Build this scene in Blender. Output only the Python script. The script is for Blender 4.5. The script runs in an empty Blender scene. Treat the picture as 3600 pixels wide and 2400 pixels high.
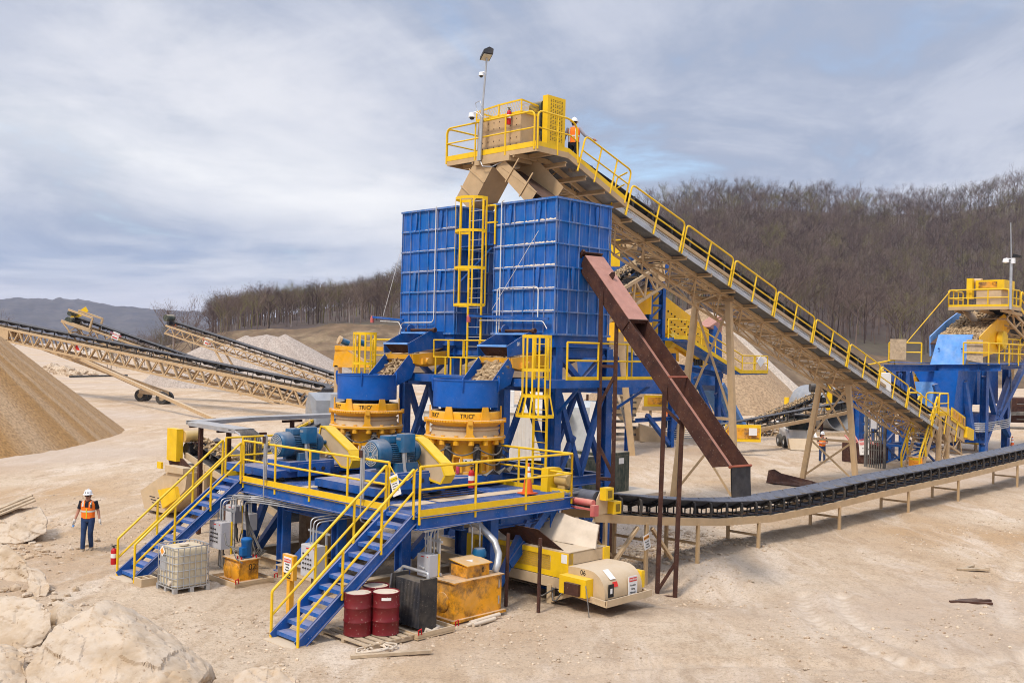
import bpy, math, random
import numpy as np
from mathutils import Vector, Matrix, noise as mnoise

random.seed(7)
R = math.radians
sc = bpy.context.scene
COL = sc.collection

# ---------------------------------------------------------------- camera
CAMZ = 6.1
PITCH = math.atan(22 / 2287.0)
ROLL = R(1.3)
cd = bpy.data.cameras.new('camera')
cd.lens = 35.0
cd.sensor_width = 36.0
cd.clip_start = 0.1
cd.clip_end = 12000
cam = bpy.data.objects.new('camera', cd)
COL.objects.link(cam)
cam.matrix_world = (Matrix.Translation((0, 0, CAMZ)) @ Matrix.Rotation(R(90) + PITCH, 4, 'X')
     @ Matrix.Rotation(ROLL, 4, 'Z'))
sc.camera = cam
sc.view_settings.view_transform = 'Standard'
sc.view_settings.look = 'None'
sc.view_settings.gamma = 1
sc.view_settings.exposure = 0.95
sc.cycles.filter_width = 1.0
sc.cycles.max_bounces = 8

# ---------------------------------------------------------------- plant grid
# the whole plant is set out on one square grid: u runs away to the right, v away to the left
PHI = R(45.5)
OX, OY = -1.99, 22.26
CP, SP = math.cos(PHI), math.sin(PHI)

def s2w(u, v, z=0.0):
 return Vector((OX + u * CP - v * SP, OY + u * SP + v * CP, z))

def w2s(x, y):
 x -= OX
 y -= OY
 return (x * CP + y * SP, -x * SP + y * CP)

# ---------------------------------------------------------------- mesh builder
class B:
 def __init__(s):
  s.V = []
  s.F = []
  s.m = None
  s.g = []
  s.lock = 0

 def add(s, vs, fs):
  n = len(s.V)
  if not s.lock:
   s.g.append((n, len(s.F)))
  if s.m is not None:
   vs = [tuple(s.m @ Vector(v)) for v in vs]
  s.V += [tuple(v) for v in vs]
  s.F += [tuple(i + n for i in f) for f in fs]
  return s

 def box(s, x0, x1, y0, y1, z0, z1):
  return s.add([(x0, y0, z0), (x1, y0, z0), (x1, y1, z0), (x0, y1, z0),
                      (x0, y0, z1), (x1, y0, z1), (x1, y1, z1), (x0, y1, z1)],
                     [(3, 2, 1, 0), (4, 5, 6, 7), (0, 1, 5, 4), (1, 2, 6, 5), (2, 3, 7, 6), (3, 0, 4, 7)])

 def bbox(s, x0, x1, y0, y1, z0, z1, c=0.03):
  """box whose vertical and top edges are chamfered"""
  def ring(k, z):
   return [(x0 + c, y0 + k, z), (x1 - c, y0 + k, z), (x1 - k, y0 + c, z), (x1 - k, y1 - c, z),
     (x1 - c, y1 - k, z), (x0 + c, y1 - k, z), (x0 + k, y1 - c, z), (x0 + k, y0 + c, z)]
  top = [(x0 + c, y0 + c, z1), (x1 - c, y0 + c, z1), (x1 - c, y0 + c, z1), (x1 - c, y1 - c, z1),
               (x1 - c, y1 - c, z1), (x0 + c, y1 - c, z1), (x0 + c, y1 - c, z1), (x0 + c, y0 + c, z1)]
  vs = ring(0, z0) + ring(0, z1 - c) + ring(c * .4, z1 - c * .3) + top
  fs = [tuple(range(7, -1, -1))]
  for k in range(2):
   for i in range(8):
    j = (i + 1) % 8
    fs.append((k * 8 + i, k * 8 + j, k * 8 + 8 + j, k * 8 + 8 + i))
  fs.append(tuple(range(16, 24)))
  return s.add(vs[:24], fs)

 def beam(s, p, q, w, h, up=(0, 0, 1)):
  p, q = Vector(p), Vector(q)
  d = (q - p)
  if d.length < 1e-6:
   return s
  d.normalize()
  up = Vector(up)
  l = d.cross(up)
  if l.length < 1e-4:
   l = d.cross(Vector((1, 0, 0)))
  l.normalize()
  t = l.cross(d)
  l *= w / 2
  t *= h / 2
  vs = [p - l - t, p + l - t, p + l + t, p - l + t, q - l - t, q + l - t, q + l + t, q - l + t]
  return s.add(vs, [(0, 1, 2, 3), (7, 6, 5, 4), (1, 0, 4, 5), (2, 1, 5, 6), (3, 2, 6, 7), (0, 3, 7, 4)])

 def ib(s, p, q, w, h, up=(0, 0, 1), t=0.02):
  """rolled I section"""
  p, q = Vector(p), Vector(q)
  d = (q - p).normalized()
  l = d.cross(Vector(up))
  if l.length < 1e-4:
   l = d.cross(Vector((1, 0, 0)))
  l.normalize()
  n = l.cross(d)
  a = n * (h / 2 - t / 2)
  s.beam(p + a, q + a, w, t, up)
  s.lock += 1
  s.beam(p - a, q - a, w, t, up)
  s.beam(p, q, t, h - 2 * t, up)
  s.lock -= 1
  return s

 def tube(s, pts, r, n=8, closed=False, cap=True):
  pts = [Vector(p) for p in pts]
  N = len(pts)
  rings = []
  prev = None
  for i, p in enumerate(pts):
   if closed:
    d = pts[(i + 1) % N] - pts[i - 1]
   else:
    d = pts[min(i + 1, N - 1)] - pts[max(i - 1, 0)]
   if d.length < 1e-9:
    d = Vector((0, 0, 1))
   d.normalize()
   if prev is None:
    a = d.cross(Vector((0, 0, 1)))
    if a.length < 1e-3:
     a = d.cross(Vector((1, 0, 0)))
   else:
    a = prev - d * prev.dot(d)
    if a.length < 1e-6:
     a = d.cross(Vector((0, 0, 1)))
   a.normalize()
   prev = a
   b = d.cross(a)
   rr = r[i] if isinstance(r, (list, tuple)) else r
   rings.append([p + a * (rr * math.cos(2 * math.pi * k / n)) + b * (rr * math.sin(2 * math.pi * k / n)) for k in range(n)])
  vs = [v for g in rings for v in g]
  fs = []
  for i in range(N if closed else N - 1):
   j = (i + 1) % N
   for k in range(n):
    l = (k + 1) % n
    fs.append((i * n + k, i * n + l, j * n + l, j * n + k))
  if cap and not closed:
   fs.append(tuple(range(n - 1, -1, -1)))
   fs.append(tuple((N - 1) * n + k for k in range(n)))
  return s.add(vs, fs)

 def cyl(s, p, q, r, r2=None, n=18):
  return s.tube([p, q], [r, r if r2 is None else r2], n)

 def lathe(s, c, prof, n=32, a0=0.0, a1=2 * math.pi, axis='z'):
  full = abs(a1 - a0 - 2 * math.pi) < 1e-6
  m = n if full else n + 1
  vs = []
  for (r, z) in prof:
   for k in range(m):
    a = a0 + (a1 - a0) * k / n
    x, y = r * math.cos(a), r * math.sin(a)
    if axis == 'z':
     vs.append((c[0] + x, c[1] + y, c[2] + z))
    elif axis == 'x':
     vs.append((c[0] + z, c[1] + x, c[2] + y))
    else:
     vs.append((c[0] + y, c[1] + z, c[2] + x))
  fs = []
  for i in range(len(prof) - 1):
   for k in range(n):
    l = (k + 1) % m
    fs.append((i * m + k, i * m + l, (i + 1) * m + l, (i + 1) * m + k))
  return s.add(vs, fs)

 def prism(s, poly, vec):
  vec = Vector(vec)
  a = [Vector(p) for p in poly]
  n = len(a)
  vs = a + [p + vec for p in a]
  fs = [tuple(range(n - 1, -1, -1)), tuple(range(n, 2 * n))]
  for i in range(n):
   j = (i + 1) % n
   fs.append((i, j, n + j, n + i))
  return s.add(vs, fs)

 def plate(s, poly, t=0.02):
  """thin plate from a planar polygon, thickened along its own normal"""
  a = [Vector(p) for p in poly]
  nrm = Vector((0, 0, 0))
  for i in range(len(a)):
   p, q = a[i], a[(i + 1) % len(a)]
   nrm += p.cross(q)
  if nrm.length < 1e-9:
   return s
  nrm.normalize()
  return s.prism([p - nrm * t / 2 for p in a], nrm * t)

 def rock(s, c, r, seed=0, sq=(1, 1, 1), n=1):
  vs, fs = ICO[n]
  rnd = random.Random(seed)
  o = Vector((rnd.random() * 90, rnd.random() * 90, rnd.random() * 90))
  out = []
  for v in vs:
   k = 1 + .55 * mnoise.noise(v * 1.3 + o)
   out.append((c[0] + v.x * r * sq[0] * k, c[1] + v.y * r * sq[1] * k, c[2] + v.z * r * sq[2] * k))
  return s.add(out, fs)

def make_ico(n):
 import bmesh
 bm = bmesh.new()
 bmesh.ops.create_icosphere(bm, subdivisions=n, radius=1)
 vs = [v.co.copy() for v in bm.verts]
 bm.verts.index_update()
 fs = [tuple(v.index for v in f.verts) for f in bm.faces]
 bm.free()
 return vs, fs

ICO = {k: make_ico(k) for k in (1, 2, 3, 5)}

def fillet(pts, r=0.12, n=4):
 """round the inner corners of a polyline"""
 pts = [Vector(p) for p in pts]
 out = [pts[0]]
 for i in range(1, len(pts) - 1):
  a, b, c = pts[i - 1], pts[i], pts[i + 1]
  d1, d2 = (a - b), (c - b)
  k = min(r, d1.length * .45, d2.length * .45)
  p, q = b + d1.normalized() * k, b + d2.normalized() * k
  for j in range(n + 1):
   t = j / n
   out.append(p * (1 - t) ** 2 + b * 2 * t * (1 - t) + q * t * t)
 out.append(pts[-1])
 return out

# ---------------------------------------------------------------- objects
BASE = {}
_names = {}

def link(name, data):
 o = bpy.data.objects.new(name, data)
 COL.objects.link(o)
 return o

def tag(o, label=None, cat=None, group=None, kind=None):
 if label:
  o['label'] = label
 if cat:
  o['category'] = cat
 if group:
  o['group'] = group
 if kind:
  o['kind'] = kind
 return o

def thing(name, label, cat, base=(0, 0, 0), site=True, group=None, rz=None):
 """an Empty at the thing's base. site: meshes come in plant-grid coordinates; otherwise in world coordinates.
 rz: meshes come in the thing's own coordinates around its base (base still site/world)."""
 o = link(name, None)
 o.empty_display_size = 0.2
 if site:
  o.location = s2w(*base)
  o.rotation_euler = (0, 0, PHI + (rz or 0))
 else:
  o.location = base
  o.rotation_euler = (0, 0, rz or 0)
 BASE[o.name] = Vector((0, 0, 0)) if rz is not None else Vector(base)
 return tag(o, label, cat, group)

def obj(name, b, mat, parent=None, label=None, smooth=None, shift=None):
 me = bpy.data.meshes.new(name)
 sh = shift
 if sh is None and parent is not None:
  sh = BASE.get(parent.name)
 V = b.V
 if sh is not None and sh.length > 0:
  V = [(x - sh.x, y - sh.y, z - sh.z) for (x, y, z) in V]
 me.from_pydata(V, [], b.F)
 me.materials.append(mat)
 if smooth is not None:
  me.polygons.foreach_set('use_smooth', [True] * len(me.polygons))
  me.set_sharp_from_angle(angle=R(smooth))
 me.update()
 o = link(name, me)
 if parent is not None:
  o.parent = parent
  BASE[o.name] = BASE.get(parent.name, Vector((0, 0, 0)))
 if label:
  o['label'] = label
 return o

def each(name, b, mat, parent, smooth=None):
 """one child object for every piece added to the builder"""
 g = b.g + [(len(b.V), len(b.F))]
 for (v0, f0), (v1, f1) in zip(g[:-1], g[1:]):
  if v1 == v0:
   continue
  p = B()
  p.V = b.V[v0:v1]
  p.F = [tuple(i - v0 for i in f) for f in b.F[f0:f1]]
  obj(name, p, mat, parent, smooth=smooth)

def solo(name, b, mat, label, cat, base=(0, 0, 0), site=True, group=None, smooth=None):
 """a thing that is one mesh"""
 o = obj(name, b, mat, None, smooth=smooth, shift=Vector(base))
 if site:
  o.location = s2w(*base)
  o.rotation_euler = (0, 0, PHI)
 else:
  o.location = base
 return tag(o, label, cat, group)

def copy_tree(o, parent=None):
 c = o.copy()
 COL.objects.link(c)
 if parent is not None:
  c.parent = parent
 BASE[c.name] = BASE.get(o.name, Vector((0, 0, 0)))
 for ch in list(o.children):
  copy_tree(ch, c)
 return c

def text(name, body, parent, mat, p, xdir, ydir, size, align='CENTER', ext=0.002):
 """raised lettering: p is the centre, in the parent's frame (same frame as its meshes)"""
 cu = bpy.data.curves.new(name, 'FONT')
 cu.body = body
 cu.size = size
 cu.align_x = align
 cu.align_y = 'CENTER'
 cu.extrude = ext
 cu.materials.append(mat)
 tmp = bpy.data.objects.new(name, cu)
 me = bpy.data.meshes.new_from_object(tmp)
 bpy.data.objects.remove(tmp)
 bpy.data.curves.remove(cu)
 if not me.materials:
  me.materials.append(mat)
 o = link(name, me)
 x = Vector(xdir).normalized()
 y = Vector(ydir)
 y = (y - x * y.dot(x)).normalized()
 z = x.cross(y)
 p = Vector(p) - BASE.get(parent.name, Vector((0, 0, 0)))
 o.parent = parent
 o.matrix_basis = Matrix(((x.x, y.x, z.x, p.x), (x.y, y.y, z.y, p.y), (x.z, y.z, z.z, p.z), (0, 0, 0, 1)))
 return o

# ---------------------------------------------------------------- materials
DUST = (0.56, 0.45, 0.32)

def mat(name, col, rough=0.5, metal=0.0, dust=0.0, gen=0.0, var=0.12, vscale=2.5, bump=0.0, bscale=40.0, speck=0.0,
  streak=0.0, dustcol=DUST, col2=None, c2=0.0, c2scale=3.0, spec=0.3):
 """painted or raw material: base colour with variation, a second wear colour, dust on upward faces, splash specks"""
 m = bpy.data.materials.new(name)
 m.use_nodes = True
 nt = m.node_tree
 N, L = nt.nodes, nt.links
 bs = N['Principled BSDF']
 bs.inputs['Roughness'].default_value = rough
 bs.inputs['Metallic'].default_value = metal
 bs.inputs['Specular IOR Level'].default_value = spec
 geo = N.new('ShaderNodeNewGeometry')

 def noise(scale, detail=4, rgh=.6, vec=None):
  n = N.new('ShaderNodeTexNoise')
  n.inputs['Scale'].default_value = scale
  n.inputs['Detail'].default_value = detail
  n.inputs['Roughness'].default_value = rgh
  L.new(vec if vec is not None else geo.outputs['Position'], n.inputs['Vector'])
  return n.outputs['Fac']

 def ramp(f, a, b2, v0=0., v1=1.):
  r = N.new('ShaderNodeMapRange')
  r.inputs['From Min'].default_value = a
  r.inputs['From Max'].default_value = b2
  r.inputs['To Min'].default_value = v0
  r.inputs['To Max'].default_value = v1
  r.clamp = True
  L.new(f, r.inputs['Value'])
  return r.outputs['Result']

 def mix(f, a, b2, mode='MIX'):
  x = N.new('ShaderNodeMix')
  x.data_type = 'RGBA'
  x.blend_type = mode
  for s_, v in ((0, f), (6, a), (7, b2)):
   if isinstance(v, (int, float)):
    x.inputs[s_].default_value = v
   elif isinstance(v, tuple):
    x.inputs[s_].default_value = (*v[:3], 1)
   else:
    L.new(v, x.inputs[s_])
  return x.outputs[2]

 def mul(a, b2):
  x = N.new('ShaderNodeMath')
  x.operation = 'MULTIPLY'
  for i, v in enumerate((a, b2)):
   if isinstance(v, (int, float)):
    x.inputs[i].default_value = v
   else:
    L.new(v, x.inputs[i])
  return x.outputs[0]
 c = tuple(col)
 v = ramp(noise(vscale), .3, .7, 1 - var, 1 + var)
 comb = N.new('ShaderNodeCombineColor')
 for i in range(3):
  L.new(v, comb.inputs[i])
 c = mix(1.0, c, comb.outputs[0], 'MULTIPLY')
 if col2 is not None:
  c = mix(ramp(noise(c2scale, 6, .7), .62 - c2 * .4, .75 - c2 * .35), c, tuple(col2))
 if streak:
  mp = N.new('ShaderNodeMapping')
  mp.inputs['Scale'].default_value = (1, 1, .06)
  L.new(geo.outputs['Position'], mp.inputs['Vector'])
  c = mix(mul(ramp(noise(14, 3, .6, mp.outputs[0]), .52, .78), streak), c, dustcol)
 if gen:
  c = mix(mul(ramp(noise(1.7, 6, .65), .42, .7), gen), c, dustcol)
 if dust:
  sp = N.new('ShaderNodeSeparateXYZ')
  L.new(geo.outputs['Normal'], sp.inputs[0])
  up = ramp(sp.outputs[2], .35, .95)
  c = mix(mul(mul(up, ramp(noise(5, 5, .7), .25, .6, .35, 1)), dust), c, dustcol)
 if speck:
  c = mix(mul(ramp(noise(26, 2, .5), .68, .72), speck), c, (.6, .52, .42))
 L.new(c, bs.inputs['Base Color'])
 L.new(ramp(noise(6, 4), .3, .7, max(.05, rough - .12), min(1, rough + .15)), bs.inputs['Roughness'])
 if bump:
  bp = N.new('ShaderNodeBump')
  bp.inputs['Strength'].default_value = bump
  bp.inputs['Distance'].default_value = .02
  L.new(noise(bscale, 6, .7), bp.inputs['Height'])
  L.new(bp.outputs[0], bs.inputs['Normal'])
 return m

M = {}
M['blue'] = mat('blue_paint', (.0012, .080, .33), .45, dust=.55, gen=.10, var=.18, speck=.25)
M['bluewalk'] = mat('blue_grating', (.003, .098, .38), .5, dust=.35, gen=.25, var=.25, speck=.5)
M['bluebin'] = mat('blue_bin_paint', (.0012, .098, .40), .42, dust=.75, gen=.05, var=.22, vscale=1.1, streak=.22, col2=(.003, .115, .40), c2=.35, c2scale=.9)
M['binrib'] = mat('dusty_lit_rib_paint', (.014, .135, .43), .5, dust=.9, gen=.35, var=.2, streak=.4)  # dust, plus lighter blue painting the light caught by rib edges
M['bluelight'] = mat('sun_bleached_blue', (.12, .32, .72), .5, dust=.2, gen=.3, var=.15, dustcol=(.5, .58, .7))
M['bowl'] = mat('blue_bowl_and_lit_hopper', (.0008, .093, .40), .42, dust=.5, gen=.04, var=.12, speck=.1)
M['motor'] = mat('teal_blue_motor_paint', (.003, .088, .20), .4, dust=.4, gen=.12, var=.15)
M['yellow'] = mat('safety_yellow_paint', (.80, .50, .008), .45, dust=.2, gen=.04, var=.10, speck=.12)
M['orange'] = mat('crusher_orange_yellow_paint', (.80, .38, .008), .45, dust=.75, gen=.22, var=.10, speck=.1)
M['tank'] = mat('stained_orange_tank_paint', (.76, .33, .012), .5, dust=.8, gen=.25, var=.15, col2=(.16, .07, .015), c2=.42, c2scale=1.6)
M['tan'] = mat('tan_steel_paint', (.50, .345, .185), .55, dust=.45, gen=.18, var=.10)
M['tandusty'] = mat('dusty_tan_paint', (.54, .40, .24), .7, dust=.9, gen=.4, var=.10, speck=.3)
M['rust'] = mat('rusted_steel', (.050, .020, .014), .75, dust=.12, gen=.0, var=.35, vscale=3, col2=(.085, .036, .022), c2=.4, c2scale=2.2, bump=.2, speck=.25)
M['rustlid'] = mat('pale_rusted_steel', (.40, .20, .15), .7, var=.12, vscale=4, bump=.15, speck=.35)
M['galv'] = mat('galvanised_steel', (.46, .48, .50), .45, metal=.6, dust=.5, gen=.15, var=.15)
M['greydeck'] = mat('grey_grating', (.24, .25, .26), .6, metal=.3, dust=.15, gen=.2, var=.2)
M['belt'] = mat('black_rubber_belt', (.022, .023, .028), .55, dust=.35, gen=.10, var=.25, dustcol=(.30, .28, .27))
M['beltgrey'] = mat('dusty_rubber_belt', (.055, .060, .075), .6, dust=.45, gen=.10, var=.25, dustcol=(.22, .22, .25))
M['black'] = mat('black_steel', (.018, .018, .020), .5, dust=.25, gen=.12, var=.2, speck=.2)
M['hose'] = mat('dusty_hydraulic_hose', (.10, .095, .088), .6, gen=.6, var=.3, dustcol=(.36, .32, .27))
M['cable'] = mat('black_cable', (.03, .03, .033), .55, gen=.3)
M['white'] = mat('white_painted_steel', (.72, .71, .68), .55, dust=.3, gen=.12, var=.05, streak=.2)
M['whitedirty'] = mat('dirty_white_siding', (.60, .58, .53), .6, dust=.4, gen=.25, var=.07, streak=.5)
M['panelgrey'] = mat('light_grey_enclosure', (.50, .50, .52), .4, dust=.4, gen=.05, var=.04, speck=.1)
M['plastic'] = mat('translucent_tote_plastic', (.60, .52, .37), .45, dust=.3, gen=.45, var=.08, dustcol=(.52, .38, .20))
M['drum'] = mat('dark_red_drum_paint', (.15, .008, .012), .4, gen=.03, var=.2, speck=.7)
M['drumtop'] = mat('dusty_drum_lid', (.62, .52, .40), .7, gen=.2, var=.1)
M['dkgreen'] = mat('dark_green_cabinet', (.028, .045, .035), .55, dust=.6, gen=.2, var=.15, streak=.3)
M['red'] = mat('red_paint', (.45, .012, .015), .4, var=.1)
M['pinkred'] = mat('dusty_red_steel', (.55, .12, .11), .6, dust=.5, gen=.3, var=.15)
M['signwhite'] = mat('sign_white', (.78, .77, .74), .5, gen=.12, var=.03)
M['signred'] = mat('sign_red', (.62, .03, .02), .5, var=.05)
M['signorange'] = mat('sign_orange', (.85, .33, .03), .5, var=.05)
M['signyellow'] = mat('sign_yellow', (.85, .62, .02), .5, var=.05)
M['signblack'] = mat('sign_black', (.015, .015, .015), .5, var=.05)
M['conered'] = mat('cone_orange', (.80, .13, .02), .5, gen=.12, var=.08)
M['wood'] = mat('weathered_wood', (.42, .32, .21), .8, gen=.35, var=.25, vscale=6)
M['glass'] = mat('dark_cab_glass', (.02, .03, .03), .12, gen=.1, var=.1)
M['lens'] = mat('floodlight_lens', (.55, .50, .38), .2, var=.05)
M['tyre'] = mat('dusty_tyre', (.05, .048, .045), .85, gen=.4, var=.2, dustcol=(.3, .26, .21))
M['rubber'] = mat('thick_rubber_flap', (.028, .028, .032), .6, var=.35, vscale=5, gen=.05)
M['steelpipe'] = mat('corrugated_pipe_steel', (.30, .31, .32), .6, metal=.3, gen=.25, var=.15)
M['screenyellow'] = mat('screen_yellow_paint', (.85, .45, .006), .45, dust=.4, gen=.10, var=.08)
M['skin'] = mat('skin', (.42, .21, .14), .55, var=.06)
M['hivis'] = mat('orange_safety_vest', (.95, .19, .015), .75, var=.12, vscale=9)
M['hivisstripe'] = mat('silver_reflective_stripe', (.62, .63, .55), .4, var=.08)
M['hivislime'] = mat('lime_stripe', (.72, .74, .06), .5, var=.05)
M['denim'] = mat('blue_denim', (.022, .045, .115), .85, var=.35, vscale=7, bump=.2)
M['darknavy'] = mat('dark_navy_cloth', (.012, .014, .022), .85, var=.25)
M['greyshirt'] = mat('pale_grey_shirt', (.36, .38, .46), .8, var=.1)
M['hat'] = mat('white_hard_hat', (.80, .80, .80), .3, var=.03)
M['boot'] = mat('dusty_tan_boot', (.38, .29, .20), .8, var=.2)
M['glove'] = mat('pale_work_glove', (.62, .57, .50), .8, var=.12)
M['shades'] = mat('dark_sunglasses', (.01, .01, .01), .2, var=.02)
# ---------------------------------------------------------------- noise
_rs = np.random.RandomState(3)
_lat = _rs.rand(256, 256)

def vnoise(x, y):
 xi, yi = np.floor(x).astype(int), np.floor(y).astype(int)
 fx, fy = x - xi, y - yi
 fx, fy = fx * fx * (3 - 2 * fx), fy * fy * (3 - 2 * fy)
 a, b = _lat[xi & 255, yi & 255], _lat[(xi + 1) & 255, yi & 255]
 c, d = _lat[xi & 255, (yi + 1) & 255], _lat[(xi + 1) & 255, (yi + 1) & 255]
 return (a * (1 - fx) + b * fx) * (1 - fy) + (c * (1 - fx) + d * fx) * fy - .5

def fbm(x, y, o=4, g=.5):
 s, a = 0, 1
 for k in range(o):
  s = s + a * vnoise(x * 2 ** k + 17.3 * k, y * 2 ** k + 5.1 * k)
  a *= g
 return s

def np_mesh(name, V, F, mats, smooth=True):
 me = bpy.data.meshes.new(name)
 V = np.asarray(V, dtype=np.float32)
 F = np.asarray(F, dtype=np.int32)
 k = F.shape[1]
 me.vertices.add(len(V))
 me.vertices.foreach_set('co', V.ravel())
 me.loops.add(F.size)
 me.loops.foreach_set('vertex_index', F.ravel())
 me.polygons.add(len(F))
 me.polygons.foreach_set('loop_start', np.arange(0, F.size, k, dtype=np.int32))
 me.polygons.foreach_set('loop_total', np.full(len(F), k, dtype=np.int32))
 me.polygons.foreach_set('use_smooth', np.full(len(F), smooth))
 me.update(calc_edges=True)
 me.validate()
 for m_ in mats:
  me.materials.append(m_)
 return me

def grid_faces(nx, ny):
 i = np.arange(nx * ny).reshape(nx, ny)
 return np.stack([i[:-1, :-1], i[1:, :-1], i[1:, 1:], i[:-1, 1:]], -1).reshape(-1, 4)

def set_attr(me, name, vals):
 a = me.attributes.new(name, 'FLOAT', 'POINT')
 a.data.foreach_set('value', np.asarray(vals, dtype=np.float32))

# ---------------------------------------------------------------- ground
def seg_dist(X, Y, pts, along=False):
 """distance to a polyline, and the length run along it"""
 best = np.full(X.shape, 1e9)
 run = np.zeros(X.shape)
 s = 0.0
 for (x0, y0), (x1, y1) in zip(pts[:-1], pts[1:]):
  dx, dy = x1 - x0, y1 - y0
  t = np.clip(((X - x0) * dx + (Y - y0) * dy) / (dx * dx + dy * dy), 0, 1)
  d = np.hypot(X - x0 - t * dx, Y - y0 - t * dy)
  run = np.where(d < best, s + t * math.hypot(dx, dy), run)
  best = np.minimum(best, d)
  s += math.hypot(dx, dy)
 return (best, run) if along else best

def curve_pts(ps, n=12):
 out = []
 P = [ps[0]] + list(ps) + [ps[-1]]
 for i in range(1, len(P) - 2):
  for k in range(n):
   t = k / n
   out.append(tuple(.5 * ((2 * P[i][j]) + (-P[i - 1][j] + P[i + 1][j]) * t + (2 * P[i - 1][j] - 5 * P[i][j] + 4 * P[i + 1][j] - P[i + 2][j]) * t * t
                                   + (-P[i - 1][j] + 3 * P[i][j] - 3 * P[i + 1][j] + P[i + 2][j]) * t ** 3) for j in (0, 1)))
 out.append(tuple(ps[-1]))
 return out

TRACKS = [curve_pts(t, 8) for t in [
 [(7.7, 25.9), (7.3, 24.2), (7.25, 22.6), (7.7, 20.8), (8.6, 19.2)],
 [(8.6, 25.6), (8.2, 24.1), (8.2, 22.6), (8.7, 21.0), (9.5, 19.6)],
 [(9, 15), (10.5, 20), (13.5, 27), (19, 35), (28, 45)],
 [(11, 15), (12.6, 20), (15.8, 27), (21.5, 35), (31, 45)],
 [(-16, 22), (-12.5, 27), (-11, 34), (-13, 45), (-18, 60)],
 [(-14.4, 21), (-10.8, 27), (-9.4, 34), (-11, 45), (-16, 60)],
 [(-3.5, 15.5), (0, 18.4), (4, 19.8), (9.5, 20.2), (17, 24)],
 [(-1.5, 14.5), (1.5, 17.0), (4.6, 18.1), (10, 18.3), (18, 21.5)],
 [(-40, 80), (-20, 66), (-14, 52), (-15, 40)],
]]

def ground_z(X, Y):
 near = np.clip(1 - (np.hypot(X - 2, Y - 26) - 30) / 60, .15, 1)
 z = .05 * fbm(X * .35, Y * .35, 3) + .035 * fbm(X * 1.3 + 9, Y * 1.3, 3) + .03 * fbm(X * 3.6, Y * 3.6 + 4, 3) * near
 # windrow heaps and the trampled rim round the machines
 cl = np.clip(fbm(X * .6 + 31, Y * .6 + 7, 3) * 2.2 - .12, 0, 1)
 z = z + .07 * cl * np.clip(fbm(X * 5, Y * 5, 2) + .45, 0, 1)
 z = z - .46 * np.exp(-((X - 4.9) ** 2 / 3.2 + (Y - 26.3) ** 2 / 2.2))
 z = z + .35 * np.exp(-((X + 12) ** 2 / 14 + (Y - 23) ** 2 / 40)) * 0
 for t in TRACKS:
  d = seg_dist(X, Y, t)
  z = z - .06 * np.exp(-(d / .22) ** 2) + .045 * np.exp(-((d - .38) / .14) ** 2) * np.clip(fbm(X * 2.2, Y * 2.2, 2) * 2 + .9, 0, 1.6)
 # spill ridge under the long conveyor
 s = (X - OX) * CP + (Y - OY) * SP
 q = -(X - OX) * SP + (Y - OY) * CP
 z = z + .16 * np.exp(-((q - .2) / .6) ** 2) * np.clip((s - 9) / 4, 0, 1) * np.clip(fbm(X * .9, Y * .9, 2) + .75, 0, 1.2)
 return z

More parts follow.
